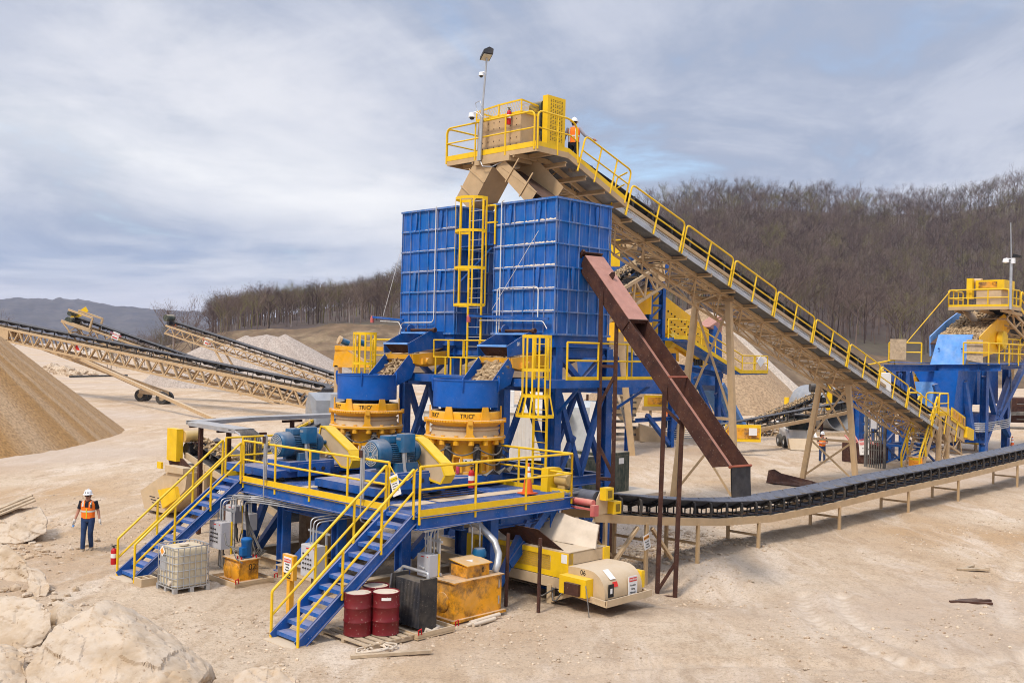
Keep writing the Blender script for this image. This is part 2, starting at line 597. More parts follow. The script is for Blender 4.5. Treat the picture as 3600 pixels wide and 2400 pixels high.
def ground_material():
 m = bpy.data.materials.new('limestone_dust_ground')
 m.use_nodes = True
 nt = m.node_tree
 N, L = nt.nodes, nt.links
 bs = N['Principled BSDF']
 bs.inputs['Roughness'].default_value = .95
 bs.inputs['Specular IOR Level'].default_value = .15
 geo = N.new('ShaderNodeNewGeometry')

 def noise(scale, det=6, rg=.6, sc3=None, dist=0.):
  n = N.new('ShaderNodeTexNoise')
  n.inputs['Scale'].default_value = scale
  n.inputs['Detail'].default_value = det
  n.inputs['Roughness'].default_value = rg
  n.inputs['Distortion'].default_value = dist
  v = geo.outputs['Position']
  if sc3:
   mp = N.new('ShaderNodeMapping')
   mp.inputs['Scale'].default_value = sc3
   mp.inputs['Rotation'].default_value = (0, 0, R(-52))
   L.new(v, mp.inputs['Vector'])
   v = mp.outputs[0]
  L.new(v, n.inputs['Vector'])
  return n.outputs['Fac']

 def rng(f, a, b, c=0., d=1.):
  r = N.new('ShaderNodeMapRange')
  for k, v in zip(('From Min', 'From Max', 'To Min', 'To Max'), (a, b, c, d)):
   r.inputs[k].default_value = v
  L.new(f, r.inputs['Value'])
  return r.outputs['Result']

 def mix(f, a, b, mode='MIX'):
  x = N.new('ShaderNodeMix')
  x.data_type = 'RGBA'
  x.blend_type = mode
  for s_, v in ((0, f), (6, a), (7, b)):
   if isinstance(v, float):
    x.inputs[s_].default_value = v
   elif isinstance(v, tuple):
    x.inputs[s_].default_value = (*v, 1)
   else:
    L.new(v, x.inputs[s_])
  return x.outputs[2]
 c = mix(rng(noise(.22, 5, .6), .38, .62), (.62, .49, .35), (.53, .385, .25))
 c = mix(rng(noise(.09, 4, .55), .5, .68, 0, .75), c, (.47, .285, .13))
 c = mix(rng(noise(.55, 6, .68, (1, .28, 1), .6), .52, .66, 0, .75), c, (.72, .60, .47))
 c = mix(rng(noise(1.2, 8, .75, (1, .35, 1)), .50, .66, 0, .75), c, (.40, .275, .165))
 c = mix(rng(noise(3.1, 7, .75), .54, .68, 0, .6), c, (.30, .205, .125))
 c = mix(rng(noise(7, 6, .8), .52, .66, 0, .5), c, (.30, .205, .13))
 c = mix(rng(noise(16, 4, .8), .50, .70, 0, .65), c, (.24, .17, .11))
 c = mix(rng(noise(30, 3, .7), .56, .76, 0, .55), c, (.74, .64, .52))
 c = mix(rng(noise(.045, 3, .5), .50, .62, 0, .6), c, (.50, .405, .325))
 at = N.new('ShaderNodeAttribute')
 at.attribute_name = 'wear'
 c = mix(rng(at.outputs['Fac'], 0, 1, 0, .7), c, (.72, .61, .48))
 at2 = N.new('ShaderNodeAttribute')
 at2.attribute_name = 'damp_shade'
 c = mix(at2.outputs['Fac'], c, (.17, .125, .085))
 L.new(c, bs.inputs['Base Color'])
 bp = N.new('ShaderNodeBump')
 bp.inputs['Strength'].default_value = .75
 bp.inputs['Distance'].default_value = .07
 a = noise(9, 8, .75)
 L.new(a, bp.inputs['Height'])
 bp2 = N.new('ShaderNodeBump')
 bp2.inputs['Strength'].default_value = .5
 bp2.inputs['Distance'].default_value = .03
 L.new(noise(38, 4, .8), bp2.inputs['Height'])
 L.new(bp.outputs[0], bp2.inputs['Normal'])
 L.new(bp2.outputs[0], bs.inputs['Normal'])
 return m

M['ground'] = ground_material()

def axis_steps(*segs):
 out = []
 for a, b, st in segs:
  n = max(1, int(round((b - a) / st)))
  out += list(np.linspace(a, b, n, endpoint=False))
 out.append(segs[-1][1])
 return np.array(out)

gx = axis_steps((-3400, -600, 200), (-600, -120, 30), (-120, -18, 1.2), (-18, 24, .13), (24, 60, .7), (60, 150, 3), (150, 600, 30), (600, 3400, 200))
gy = axis_steps((-60, 12, 4), (12, 34, .13), (34, 60, .3), (60, 140, 1.2), (140, 400, 10), (400, 3500, 100))
GX, GY = np.meshgrid(gx, gy, indexing='ij')
GZ = ground_z(GX, GY)
me = np_mesh('ground', np.stack([GX, GY, GZ], -1).reshape(-1, 3), grid_faces(len(gx), len(gy)), [M['ground']])
wear = np.zeros_like(GX)
for t in TRACKS:
 d, run = seg_dist(GX, GY, t, True)
 wear = np.maximum(wear, (1 if TRACKS.index(t) < 2 else .55) * np.exp(-(d / .2) ** 4) * np.clip(fbm(GX * .9, GY * .9, 3) * 1.6 + .62, 0, 1) * (.62 + .38 * np.sign(np.sin(run * 6.283 / .34 + d * 6))))
set_attr(me, 'wear', wear.ravel())
damp_shade = np.zeros_like(GX)  # damp dirt, deepened to paint in the shade under the deck
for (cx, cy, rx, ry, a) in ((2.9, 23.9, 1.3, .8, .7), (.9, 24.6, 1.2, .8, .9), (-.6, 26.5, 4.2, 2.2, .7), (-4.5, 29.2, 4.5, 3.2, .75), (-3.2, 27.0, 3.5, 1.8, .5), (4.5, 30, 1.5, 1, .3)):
 damp_shade = np.maximum(damp_shade, a * np.exp(-(((GX - cx) / rx) ** 2 + ((GY - cy) / ry) ** 2) ** 2) * np.clip(fbm(GX * 2.2 + 3, GY * 2.2, 3) + .75, 0, 1))
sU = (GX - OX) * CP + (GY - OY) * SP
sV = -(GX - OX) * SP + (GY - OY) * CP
damp_shade = np.maximum(damp_shade, .42 * np.exp(-((sV - .1) / .75) ** 2) * np.clip((sU - 9.5) / 3, 0, 1) * np.clip(1 - (sU - 34) / 12, 0, 1) * np.clip(fbm(GX * 1.7, GY * 1.7, 3) + .7, 0, 1))  # darker strip along the long conveyor
set_attr(me, 'damp_shade', damp_shade.ravel())
tag(link('ground', me), kind='structure')

# loose stones and clods on the near ground
def clods(n, pick, rmin, rmax, seed):
 rs = np.random.RandomState(seed)
 iv = np.array([tuple(v) for v in ICO[1][0]])
 fv = np.array(ICO[1][1])
 pts = pick(rs, n)
 r = rmin + (rmax - rmin) * rs.rand(n) ** 3
 V = iv[None] * (1 + .35 * (rs.rand(n, len(iv), 1) - .5)) * r[:, None, None] * np.stack([np.ones(n), .6 + .5 * rs.rand(n), .45 + .3 * rs.rand(n)], -1)[:, None, :]
 a = rs.rand(n) * 6.28
 ca, sa = np.cos(a)[:, None], np.sin(a)[:, None]
 X = V[..., 0] * ca - V[..., 1] * sa + pts[:, :1]
 Y = V[..., 0] * sa + V[..., 1] * ca + pts[:, 1:2]
 Z = V[..., 2] + (ground_z(pts[:, 0], pts[:, 1]) + r * .1)[:, None]
 F = (fv[None] + (np.arange(n) * len(iv))[:, None, None]).reshape(-1, 3)
 return np.stack([X, Y, Z], -1).reshape(-1, 3), F

M['stone'] = mat('limestone_stones', (.52, .41, .29), .9, var=.45, vscale=5, col2=(.30, .20, .12), c2=.3, c2scale=2, bump=.3)

def pick_patch(rs, n):
 out = np.zeros((0, 2))
 while len(out) < n:
  p = np.stack([rs.rand(n * 2) * 42 - 18, 13.5 + rs.rand(n * 2) ** 1.3 * 26], -1)
  w = np.clip(fbm(p[:, 0] * .5 + 31, p[:, 1] * .5 + 7, 3) * 2.5 + .15, .03, 1)
  for t in TRACKS:
   w = w * np.clip(seg_dist(p[:, 0], p[:, 1], t) / .5, .05, 1)
  out = np.concatenate([out, p[rs.rand(len(p)) < w]])
 return out[:n]

def pick_spill(rs, n):
 u = 8.5 + rs.rand(n) * 6
 v = 1.3 + rs.randn(n) * .9
 return np.stack([OX + u * CP - v * SP, OY + u * SP + v * CP], -1)

v1, f1 = clods(15000, pick_patch, .010, .055, 5)
v2, f2 = clods(900, pick_spill, .03, .13, 6)
tag(link('gravel', np_mesh('gravel', np.concatenate([v1, v2]), np.concatenate([f1, f2 + len(v1)]), [M['stone']], False)),
 'loose limestone stones and clods strewn over the pale ground', 'gravel', kind='stuff')

# ---------------------------------------------------------------- hills
def yh(x):
 return 806 + .0227 * (x - 1176)

def at(x, y, d):
 """point at depth d on the sight line through photo pixel (x, y) of the 2352 px wide picture (setting-out aid)"""
 a, b = (x - 1176) / 2287.0, -(y - 784) / 2287.0
 c, s = math.cos(ROLL), math.sin(ROLL)
 a, b = a * c - b * s, a * s + b * c
 cp, sp = math.cos(PITCH), math.sin(PITCH)
 r = (a, cp - b * sp, sp + b * cp)
 k = d / r[1]
 return Vector((r[0] * k, d, CAMZ + r[2] * k))

def gp(x, y, z=0.0):
 p = at(x, y, 1.0)
 k = (z - CAMZ) / (p.z - CAMZ)
 return Vector((p.x * k, p.y * k, z))

HT = np.array([  # azimuth px, bank top y, bank depth, ridge ground y, ridge depth
 (380, 800, 230, 785, 380), (430, 785, 232, 772, 400), (500, 766, 235, 750, 420), (600, 753, 235, 736, 450), (800, 745, 235, 698, 480),
 (920, 742, 235, 652, 500), (1200, 737, 235, 565, 550), (1400, 735, 235, 525, 600), (1500, 735, 235, 510, 620), (1600, 735, 236, 484, 640),
 (1700, 738, 240, 474, 650), (1850, 772, 245, 482, 650), (2000, 815, 245, 494, 650), (2150, 834, 250, 492, 650), (2352, 838, 255, 456, 650),
 (2800, 838, 255, 400, 650), (3400, 838, 255, 390, 650)], dtype=float)

def hill_rows(x):
 return [np.interp(x, HT[:, 0], HT[:, k]) for k in (1, 2, 3, 4)]

def hill_point(x, s):
 """x azimuth px, s: 0 toe, 1 bank top, 2 ridge, 3 far side -> X, Y, Z arrays"""
 yb, db, yr, dr = hill_rows(x)
 zb = CAMZ + (yh(x) - yb) / 2287 * db
 zr = CAMZ + (yh(x) - yr) / 2287 * dr
 a = (x - 1176) / 2287.0
 dt = db - np.maximum(zb, 1) * 3.2 - 4
 d = np.where(s < 1, dt + (db - dt) * s, np.where(s < 2, db + (dr - db) * (s - 1), dr + 260 * (s - 2)))
 e = np.clip(s - 1, 0, 1)
 z = np.where(s < 1, -.5 + (zb + .5) * s, np.where(s < 2, zb + (zr - zb) * (e * .75 + .25 * e * e * (3 - 2 * e)), zr - 45 * (s - 2) ** 1.5))
 X = a * d
 z = z + fbm(X * .02, d * .02, 3) * 4 * np.clip(s - 1, 0, 1) + fbm(X * .12, d * .12, 3) * 1.0 * np.clip(s * 2, 0, 1)
 return X, d, z

def hill_mesh(name, s0, s1, ns, material, x0=380, x1=3300, nx=320):
 xs = np.linspace(x0, x1, nx)
 ss = np.linspace(s0, s1, ns)
 A, S = np.meshgrid(xs, ss, indexing='ij')
 X, Y, Z = hill_point(A.ravel(), S.ravel())
 me = np_mesh(name, np.stack([X, Y, Z], -1), grid_faces(nx, ns), [material])
 return tag(link(name, me), kind='structure')

M['leaflitter'] = mat('leaf_litter_forest_floor', (.085, .058, .045), .95, var=.3, vscale=.05, col2=(.10, .08, .05), c2=.35, c2scale=.03)
M['bank'] = mat('dry_grass_bank', (.15, .095, .055), .95, var=.35, vscale=.3, col2=(.27, .19, .11), c2=.30, c2scale=.10, gen=.3, dustcol=(.09, .09, .028), bump=.6, bscale=2.5)
hill_mesh('embankment', 0, 1, 24, M['bank'])
hill_mesh('wooded_hill', 1, 3, 70, M['leaflitter'])

# far blue hill across the valley
xs = np.linspace(-900, 900, 220)
top = np.interp(xs, [-900, -300, 0, 120, 200, 300, 420, 520, 620, 900], [670, 676, 683, 686, 690, 702, 708, 716, 726, 750])
ss = np.linspace(0, 2, 24)
A, S = np.meshgrid(xs, ss, indexing='ij')
T = np.repeat(top[:, None], len(ss), 1)
D = 1900 + 700 * S
ZR = CAMZ + (yh(A) - T) / 2287 * 2600
Z = np.where(S < 1, ZR * (S * .6 + .4 * S * S), ZR - 60 * (S - 1) ** 2)
X = (A - 1176) / 2287 * np.where(S < 1, D, 2600 + (S - 1) * 700)
Z = Z + fbm(X * .004, D * .004, 4) * 14 * np.clip(S * 2, 0, 1) + fbm(X * .06, D * .06, 2) * 7 * np.clip(S * 3, 0, 1)
M['farwood'] = mat('far_bare_woods', (.10, .085, .075), .95, var=.4, vscale=.012, col2=(.07, .06, .06), c2=.4, c2scale=.02)
tag(link('far_hill', np_mesh('far_hill', np.stack([X, D, Z], -1).reshape(-1, 3), grid_faces(*A.shape), [M['farwood']])), kind='structure')

# ---------------------------------------------------------------- bare trees
def tree_parts(seed, h=19.0, spread=1.0, twigs=900, limbs=9):
 """trunk mesh and crown (limbs, branches, twigs) of one leafless tree"""
 rnd = random.Random(seed)
 tr, cr = B(), B()
 lean = Vector((rnd.uniform(-.06, .06), rnd.uniform(-.06, .06), 1))
 path = []
 for k in range(7):
  t = k / 6
  path.append(lean * (h * .62 * t) + Vector((rnd.uniform(-.12, .12), rnd.uniform(-.12, .12), 0)) * t * 1.5)
 tr.tube(path, [.26 * (1 - .68 * k / 6) * h / 19 for k in range(7)], 6)
 tips = []

 def limb(p, d, ln, r, lev):
  mid = p + d * ln * .5 + Vector((rnd.uniform(-1, 1), rnd.uniform(-1, 1), rnd.uniform(0, .8))) * ln * .07
  end = p + d * ln + Vector((0, 0, ln * .08))
  cr.tube([p, mid, end], [r, r * .72, r * .42], 4 if lev < 2 else 3, cap=False)
  if lev >= 2:
   tips.append((mid, d, ln))
   tips.append((end, d, ln))
   return
  for _ in range(3 if lev == 0 else 3):
   t = rnd.uniform(.4, 1)
   q = p + (mid - p) * min(1, t * 2) if t < .5 else mid + (end - mid) * (t * 2 - 1)
   nd = (d + Vector((rnd.uniform(-1, 1), rnd.uniform(-1, 1), rnd.uniform(-.25, .8))) * .75).normalized()
   limb(q, nd, ln * rnd.uniform(.5, .72), r * .52, lev + 1)
 for k in range(limbs):
  t = rnd.uniform(.42, 1)
  i = min(5, int(t * 6))
  p = path[i].lerp(path[i + 1], t * 6 - i)
  a = k * 2.4 + rnd.uniform(-.5, .5)
  d = Vector((math.cos(a) * spread, math.sin(a) * spread, rnd.uniform(.6, 1.3))).normalized()
  limb(p, d, h * rnd.uniform(.24, .36) * (1.25 - .45 * t), .10 * h / 19, 0)
 for k in range(twigs):
  p, d, ln = rnd.choice(tips)
  q = p + Vector((rnd.gauss(0, 1), rnd.gauss(0, 1), rnd.gauss(.2, .8))) * ln * .30
  e = (d + Vector((rnd.uniform(-1, 1), rnd.uniform(-1, 1), rnd.uniform(-.3, 1))) * .9).normalized() * rnd.uniform(.5, 1.3) * h / 19
  w = e.cross(Vector((rnd.uniform(-1, 1), rnd.uniform(-1, 1), rnd.uniform(-1, 1)))).normalized() * .028
  cr.add([q - w, q + w, q + e], [(0, 1, 2)])
 return tr, cr

def bark(name, col, tintcols):
 m = bpy.data.materials.new(name)
 m.use_nodes = True
 N, L = m.node_tree.nodes, m.node_tree.links
 bs = N['Principled BSDF']
 bs.inputs['Roughness'].default_value = .9
 bs.inputs['Specular IOR Level'].default_value = .1
 at_ = N.new('ShaderNodeAttribute')
 at_.attribute_name = 'tint'
 oi = N.new('ShaderNodeObjectInfo')
 add = N.new('ShaderNodeMath')
 add.operation = 'ADD'
 L.new(at_.outputs['Fac'], add.inputs[0])
 L.new(oi.outputs['Random'], add.inputs[1])
 fr = N.new('ShaderNodeMath')
 fr.operation = 'FRACT'
 L.new(add.outputs[0], fr.inputs[0])
 cr = N.new('ShaderNodeValToRGB')
 cr.color_ramp.interpolation = 'LINEAR'
 els = cr.color_ramp.elements
 for k, (p, c) in enumerate(tintcols):
  e = els[k] if k < 2 else els.new(p)
  e.position = p
  e.color = (*c, 1)
 L.new(fr.outputs[0], cr.inputs[0])
 L.new(cr.outputs[0], bs.inputs['Base Color'])
 return m

M['bark'] = bark('grey_bark', None, [(0, (.12, .10, .09)), (1, (.34, .285, .255))])
M['twig'] = bark('bare_twigs', None, [(0, (.065, .045, .039)), (.3, (.12, .084, .070)), (.6, (.20, .145, .12)), (.82, (.155, .112, .088)), (.9, (.21, .19, .07)), (1, (.095, .067, .056))])

def tree_template(seed, **k):
 t, c = tree_parts(seed, **k)
 tm = bpy.data.meshes.new('trunk')
 tm.from_pydata(t.V, [], t.F)
 tm.materials.append(M['bark'])
 cm = bpy.data.meshes.new('crown')
 cm.from_pydata(c.V, [], c.F)
 cm.materials.append(M['twig'])
 return tm, cm

TT = [tree_template(11 + k, spread=.8 + .12 * k) for k in range(5)]

def plant_tree(p, s, k, rz, label, group, name='bare_tree'):
 o = link(name, None)
 o.location = p
 o.scale = (s * .95, s * .95, s)
 o.rotation_euler = (0, 0, rz)
 tag(o, label, 'tree', group)
 for nm, d in zip(('trunk', 'crown'), TT[k % len(TT)]):
  c = link(nm, d)
  c.parent = o
 return o

rnd = random.Random(21)

def hp(x, s):
 X, Y, Z = hill_point(np.array([float(x)]), np.array([float(s)]))
 return Vector((X[0], Y[0], Z[0] - .3))

RIDGE = 'leafless trees standing along the ridge of the wooded hill'
x = 1470.0
while x < 2480:
 p = hp(x, 2 + rnd.uniform(-.07, .06))
 plant_tree(p, rnd.uniform(.85, 1.22), rnd.randrange(5), rnd.uniform(0, 6.28), 'tall leafless tree on the ridge line of the wooded hill', RIDGE)
 x += rnd.uniform(5.5, 11)
MID = 'leafless trees on the bank left of the blue bins'
x = 520.0
while x < 960:
 p = hp(x, rnd.uniform(1.02, 1.16))
 plant_tree(p, rnd.uniform(.42, .62), rnd.randrange(5), rnd.uniform(0, 6.28), 'leafless grey tree at the edge of the brown bank left of the bins', MID)
 x += rnd.uniform(7, 13)
LOW = 'bare grey trees in the hollow behind the stacker conveyors'
for k in range(34):
 x = 250 + 270 * (k / 34.) + rnd.uniform(-5, 5)
 d = rnd.uniform(215, 290)
 p = at(x, yh(x) + 2287 * 5.5 / d, d)
 hgt = np.interp(x, [250, 300, 400, 430, 470, 500], [9, 9.5, 12, 12, 11, 9.5]) * rnd.uniform(.8, 1.05)
 plant_tree(Vector((p.x, p.y, -1)), hgt / 19, rnd.randrange(5), rnd.uniform(0, 6.28), 'bare grey tree in the hollow behind the stacker conveyors', LOW)
for (x, ytop, d, lab) in ((402, 685, 200, 'thin forked bare tree rising above the far blue hill'), (447, 690, 190, 'tallest leaning bare tree behind the middle stacker'),
                          (1, 716, 210, 'bare tree at the left edge before the blue hill')):
 p = at(x, ytop, d)
 plant_tree(Vector((p.x, p.y, -1)), (p.z + 1) / 19, 2, x, lab, LOW)

# the wood on the slope: one mass
def wood():
 rs = np.random.RandomState(4)
 tv, tf = [], []
 for k in range(4):
  t, c = tree_parts(40 + k, h=13.5, spread=1.0, twigs=330, limbs=6)
  b = B()
  b.V, b.F = list(t.V), list(t.F)
  n = len(b.V)
  b.V += c.V
  b.F += [tuple(i + n for i in f) for f in c.F]
  V = np.array(b.V)
  F = []
  for f in b.F:
   for i in range(1, len(f) - 1):
    F.append((f[0], f[i], f[i + 1]))
  tv.append(V)
  tf.append(np.array(F))
 VV, FF, TI = [], [], []
 off = 0
 n = 5000
 xs = 480 + rs.rand(n) * 2150
 ss = 1.0 + rs.rand(n) ** .85 * .82
 keep = (xs > 940) | (rs.rand(n) < .5)
 xs, ss = xs[keep], ss[keep]
 X, Y, Z = hill_point(xs, ss)
 for i in range(len(xs)):
  k = rs.randint(4)
  s = .75 + .45 * rs.rand()
  if xs[i] < 960:
   s *= .75
  a = rs.rand() * 6.28
  V = tv[k] * s
  c_, s_ = math.cos(a), math.sin(a)
  VV.append(np.stack([V[:, 0] * c_ - V[:, 1] * s_ + X[i], V[:, 0] * s_ + V[:, 1] * c_ + Y[i], V[:, 2] + Z[i] - .4], -1))
  FF.append(tf[k] + off)
  off += len(V)
  TI.append(np.full(len(V), rs.rand()))
 me = np_mesh('woods', np.concatenate(VV), np.concatenate(FF), [M['twig']], False)
 set_attr(me, 'tint', np.concatenate(TI))
 tag(link('woods', me), 'leafless brown woods covering the hillside', 'woods', kind='stuff')

wood()

# ---------------------------------------------------------------- sky and light
def world():
 w = bpy.data.worlds.new('World')
 sc.world = w
 w.use_nodes = True
 N, L = w.node_tree.nodes, w.node_tree.links
 bg = N['Background']
 tc = N.new('ShaderNodeTexCoord')
 sp = N.new('ShaderNodeSeparateXYZ')
 L.new(tc.outputs['Generated'], sp.inputs[0])

 def math_(op, a, b=None):
  x = N.new('ShaderNodeMath')
  x.operation = op
  for i, v in enumerate((a, b)):
   if v is None:
    continue
   if isinstance(v, (int, float)):
    x.inputs[i].default_value = v
   else:
    L.new(v, x.inputs[i])
  return x.outputs[0]

 def rng(f, a, b, c=0., d=1., sm=True):
  r = N.new('ShaderNodeMapRange')
  if sm:
   r.interpolation_type = 'SMOOTHSTEP'
  for k, v in zip(('From Min', 'From Max', 'To Min', 'To Max'), (a, b, c, d)):
   r.inputs[k].default_value = v
  L.new(f, r.inputs['Value'])
  return r.outputs['Result']

 def mix(f, a, b):
  x = N.new('ShaderNodeMix')
  x.data_type = 'RGBA'
  for s_, v in ((0, f), (6, a), (7, b)):
   if isinstance(v, float):
    x.inputs[s_].default_value = v
   elif isinstance(v, tuple):
    x.inputs[s_].default_value = (*v, 1)
   else:
    L.new(v, x.inputs[s_])
  return x.outputs[2]
 zc = math_('MAXIMUM', sp.outputs[2], 0.0)
 den = math_('ADD', zc, .10)
 cx = math_('DIVIDE', sp.outputs[0], den)
 cy = math_('DIVIDE', sp.outputs[1], den)
 cb = N.new('ShaderNodeCombineXYZ')
 L.new(cx, cb.inputs[0])
 L.new(cy, cb.inputs[1])

 def cloud(scale, det, rg, off, rot=0., sx=1., sy=1., dist=.3):
  mp = N.new('ShaderNodeMapping')
  mp.inputs['Location'].default_value = off
  mp.inputs['Rotation'].default_value = (0, 0, rot)
  mp.inputs['Scale'].default_value = (sx, sy, 1)
  L.new(cb.outputs[0], mp.inputs['Vector'])
  n = N.new('ShaderNodeTexNoise')
  n.inputs['Scale'].default_value = scale
  n.inputs['Detail'].default_value = det
  n.inputs['Roughness'].default_value = rg
  n.inputs['Distortion'].default_value = dist
  L.new(mp.outputs[0], n.inputs['Vector'])
  return n.outputs['Fac']
 sky = N.new('ShaderNodeTexSky')
 sky.sky_type = 'NISHITA'
 sky.sun_disc = False
 sky.sun_elevation = SUN_EL
 sky.sun_rotation = SUN_ROT
 sky.air_density = 1.0
 sky.dust_density = 1.5
 hs = N.new('ShaderNodeVectorMath')
 hs.operation = 'SCALE'
 hs.inputs['Scale'].default_value = .10
 L.new(sky.outputs[0], hs.inputs[0])
 thin = cloud(.95, 9, .62, (3.1, 1.7, 0), .35, 1.0, .55, .6)
 thick = cloud(.5, 9, .6, (8.3, 4.1, 0), .2, .8, 1.0, .4)
 c = mix(rng(thin, .25, .45), hs.outputs[0], (.21, .242, .315))          # veil over the blue
 c = mix(rng(thin, .40, .60, 0, .95), c, (.31, .33, .39))              # pale cloud
 c = mix(rng(thick, .46, .66, 0, .9), c, (.44, .445, .475))             # higher, brighter sheets
 # bright break low in the west (left)
 az = math_('DIVIDE', sp.outputs[0], math_('MAXIMUM', sp.outputs[1], .05))
 g = math_('POWER', 2.718, math_('MULTIPLY', math_('ADD', math_('POWER', math_('MULTIPLY', math_('ADD', az, .42), 3.2), 2.0),
                                                       math_('POWER', math_('MULTIPLY', math_('SUBTRACT', math_('ADD', zc, math_('MULTIPLY', az, .10)), .138), 24.0), 2.0)), -1.0))
 streak = cloud(.9, 7, .6, (1.3, 5.2, 0), .3, .7, .5, .5)
 c = mix(math_('MULTIPLY', g, rng(streak, .30, .60, .35, 1)), c, (.62, .615, .60))
 # greyer blue band under it, pale rim above the hills
 g2 = rng(math_('ABSOLUTE', math_('SUBTRACT', zc, .085)), 0, .045, 1, 0)
 c = mix(math_('MULTIPLY', math_('MULTIPLY', g2, rng(az, -.25, .02, 1, 0)), rng(streak, .35, .65, .85, .2)), c, (.165, .215, .32))
 c = mix(math_('MULTIPLY', rng(zc, .03, .075, 1, 0), rng(streak, .4, .6, .4, .9)), c, (.44, .42, .45))
 # an overcast sky is brighter towards the zenith
 br = rng(zc, .36, .95, 1.0, 2.6)
 v = N.new('ShaderNodeVectorMath')
 v.operation = 'SCALE'
 L.new(c, v.inputs[0])
 L.new(br, v.inputs['Scale'])
 L.new(v.outputs[0], bg.inputs['Color'])
 bg.inputs['Strength'].default_value = 1.0

SUN_EL = R(52)
SUN_AZ = R(215)      # compass-like: where the light comes from, clockwise from +Y
SUN_ROT = SUN_AZ
world()
ld = bpy.data.lights.new('sun', 'SUN')
ld.energy = 1.5
ld.angle = R(11)
ld.color = (1, .91, .80)
lo = link('sun', ld)
sd = Vector((math.sin(SUN_AZ) * math.cos(SUN_EL), math.cos(SUN_AZ) * math.cos(SUN_EL), math.sin(SUN_EL)))
lo.rotation_euler = sd.to_track_quat('Z', 'Y').to_euler()
lo.location = (0, 0, 60)

# ---------------------------------------------------------------- stockpiles
def pile(name, label, cx, cy, h, rx, ry, material, peaks=(), seed=0, nr=46, na=120, cone=1.0, rough=.06, base=-.3):
 a = np.linspace(0, 2 * math.pi, na, endpoint=False)
 r = np.linspace(0, 1, nr)
 A, Rr = np.meshgrid(a, r, indexing='ij')
 k = 1 + .12 * fbm(np.cos(A) * 1.5 + seed, np.sin(A) * 1.5 + 3, 3)
 X = Rr * np.cos(A) * rx * k
 Y = Rr * np.sin(A) * ry * k
 Z = h * (1 - Rr ** cone)
 Z = Z - h * .06 * np.exp(-(Rr / .07) ** 2)
 for (px, py, ph, pr) in peaks:
  d = np.hypot(X - px, Y - py)
  Z = np.maximum(Z, np.minimum(ph * (1 - d / pr), (1 - Rr) * h * 2.2))
 Z = Z + rough * (fbm(X * 1.2 + seed, Y * 1.2, 4) * h * .12 + fbm(X * 4, Y * 4, 2) * .4) * np.clip((1 - Rr) * 12, 0, 1)
 Z = Z + base
 V = np.stack([X, Y, Z], -1).reshape(-1, 3)
 i = np.arange(na * nr).reshape(na, nr)
 j = np.roll(i, -1, 0)
 F = np.stack([i[:, :-1], i[:, 1:], j[:, 1:], j[:, :-1]], -1).reshape(-1, 4)
 me = np_mesh(name, V, F, [material])
 o = link(name, me)
 o.location = (cx, cy, 0)
 return tag(o, label, 'stockpile')

def pile_mat(name, c1, c2, c3, ang, scale=1.0):
 """gravel with long slides of lighter and darker stone running down it"""
 m = mat(name, c1, .95, var=.12, vscale=22 * scale, bump=.7, bscale=9 * scale)
 nt = m.node_tree
 N, L = nt.nodes, nt.links
 bs = N['Principled BSDF']
 src = bs.inputs['Base Color'].links[0].from_socket
 tc = N.new('ShaderNodeTexCoord')
 gr = N.new('ShaderNodeTexGradient')
 gr.gradient_type = 'RADIAL'
 mp = N.new('ShaderNodeMapping')
 mp.inputs['Rotation'].default_value = (0, 0, ang)
 L.new(tc.outputs['Object'], mp.inputs['Vector'])
 L.new(mp.outputs[0], gr.inputs[0])
 nz = N.new('ShaderNodeTexNoise')
 nz.noise_dimensions = '1D'
 nz.inputs['Scale'].default_value = 30
 nz.inputs['Detail'].default_value = 5
 L.new(gr.outputs['Fac'], nz.inputs['W'])
 r = N.new('ShaderNodeValToRGB')
 r.color_ramp.elements[0].position = .38
 r.color_ramp.elements[0].color = (*c2, 1)
 r.color_ramp.elements[1].position = .62
 r.color_ramp.elements[1].color = (*c3, 1)
 L.new(nz.outputs['Fac'], r.inputs[0])
 x = N.new('ShaderNodeMix')
 x.data_type = 'RGBA'
 x.inputs[0].default_value = .55
 L.new(src, x.inputs[6])
 L.new(r.outputs[0], x.inputs[7])
 # individual stones
 nz2 = N.new('ShaderNodeTexNoise')
 nz2.inputs['Scale'].default_value = 7 * scale
 nz2.inputs['Detail'].default_value = 3
 L.new(tc.outputs['Object'], nz2.inputs['Vector'])
 mr = N.new('ShaderNodeMapRange')
 mr.inputs['From Min'].default_value = .35
 mr.inputs['From Max'].default_value = .65
 mr.inputs['To Min'].default_value = .72
 mr.inputs['To Max'].default_value = 1.2
 L.new(nz2.outputs['Fac'], mr.inputs['Value'])
 y = N.new('ShaderNodeVectorMath')
 y.operation = 'SCALE'
 L.new(x.outputs[2], y.inputs[0])
 L.new(mr.outputs[0], y.inputs['Scale'])
 L.new(y.outputs[0], bs.inputs['Base Color'])
 return m

M['pileT'] = pile_mat('tan_gravel', (.36, .21, .085), (.33, .175, .055), (.46, .33, .205), 0.4)
M['pileG'] = pile_mat('pale_grey_gravel', (.38, .31, .25), (.36, .29, .235), (.42, .355, .295), 1.2, .6)
M['pileB'] = pile_mat('brown_gravel', (.35, .235, .135), (.33, .22, .125), (.40, .28, .165), 2.2, .6)
M['pileW'] = pile_mat('pale_crushed_stone', (.52, .43, .335), (.50, .41, .32), (.56, .47, .37), .2, .6)
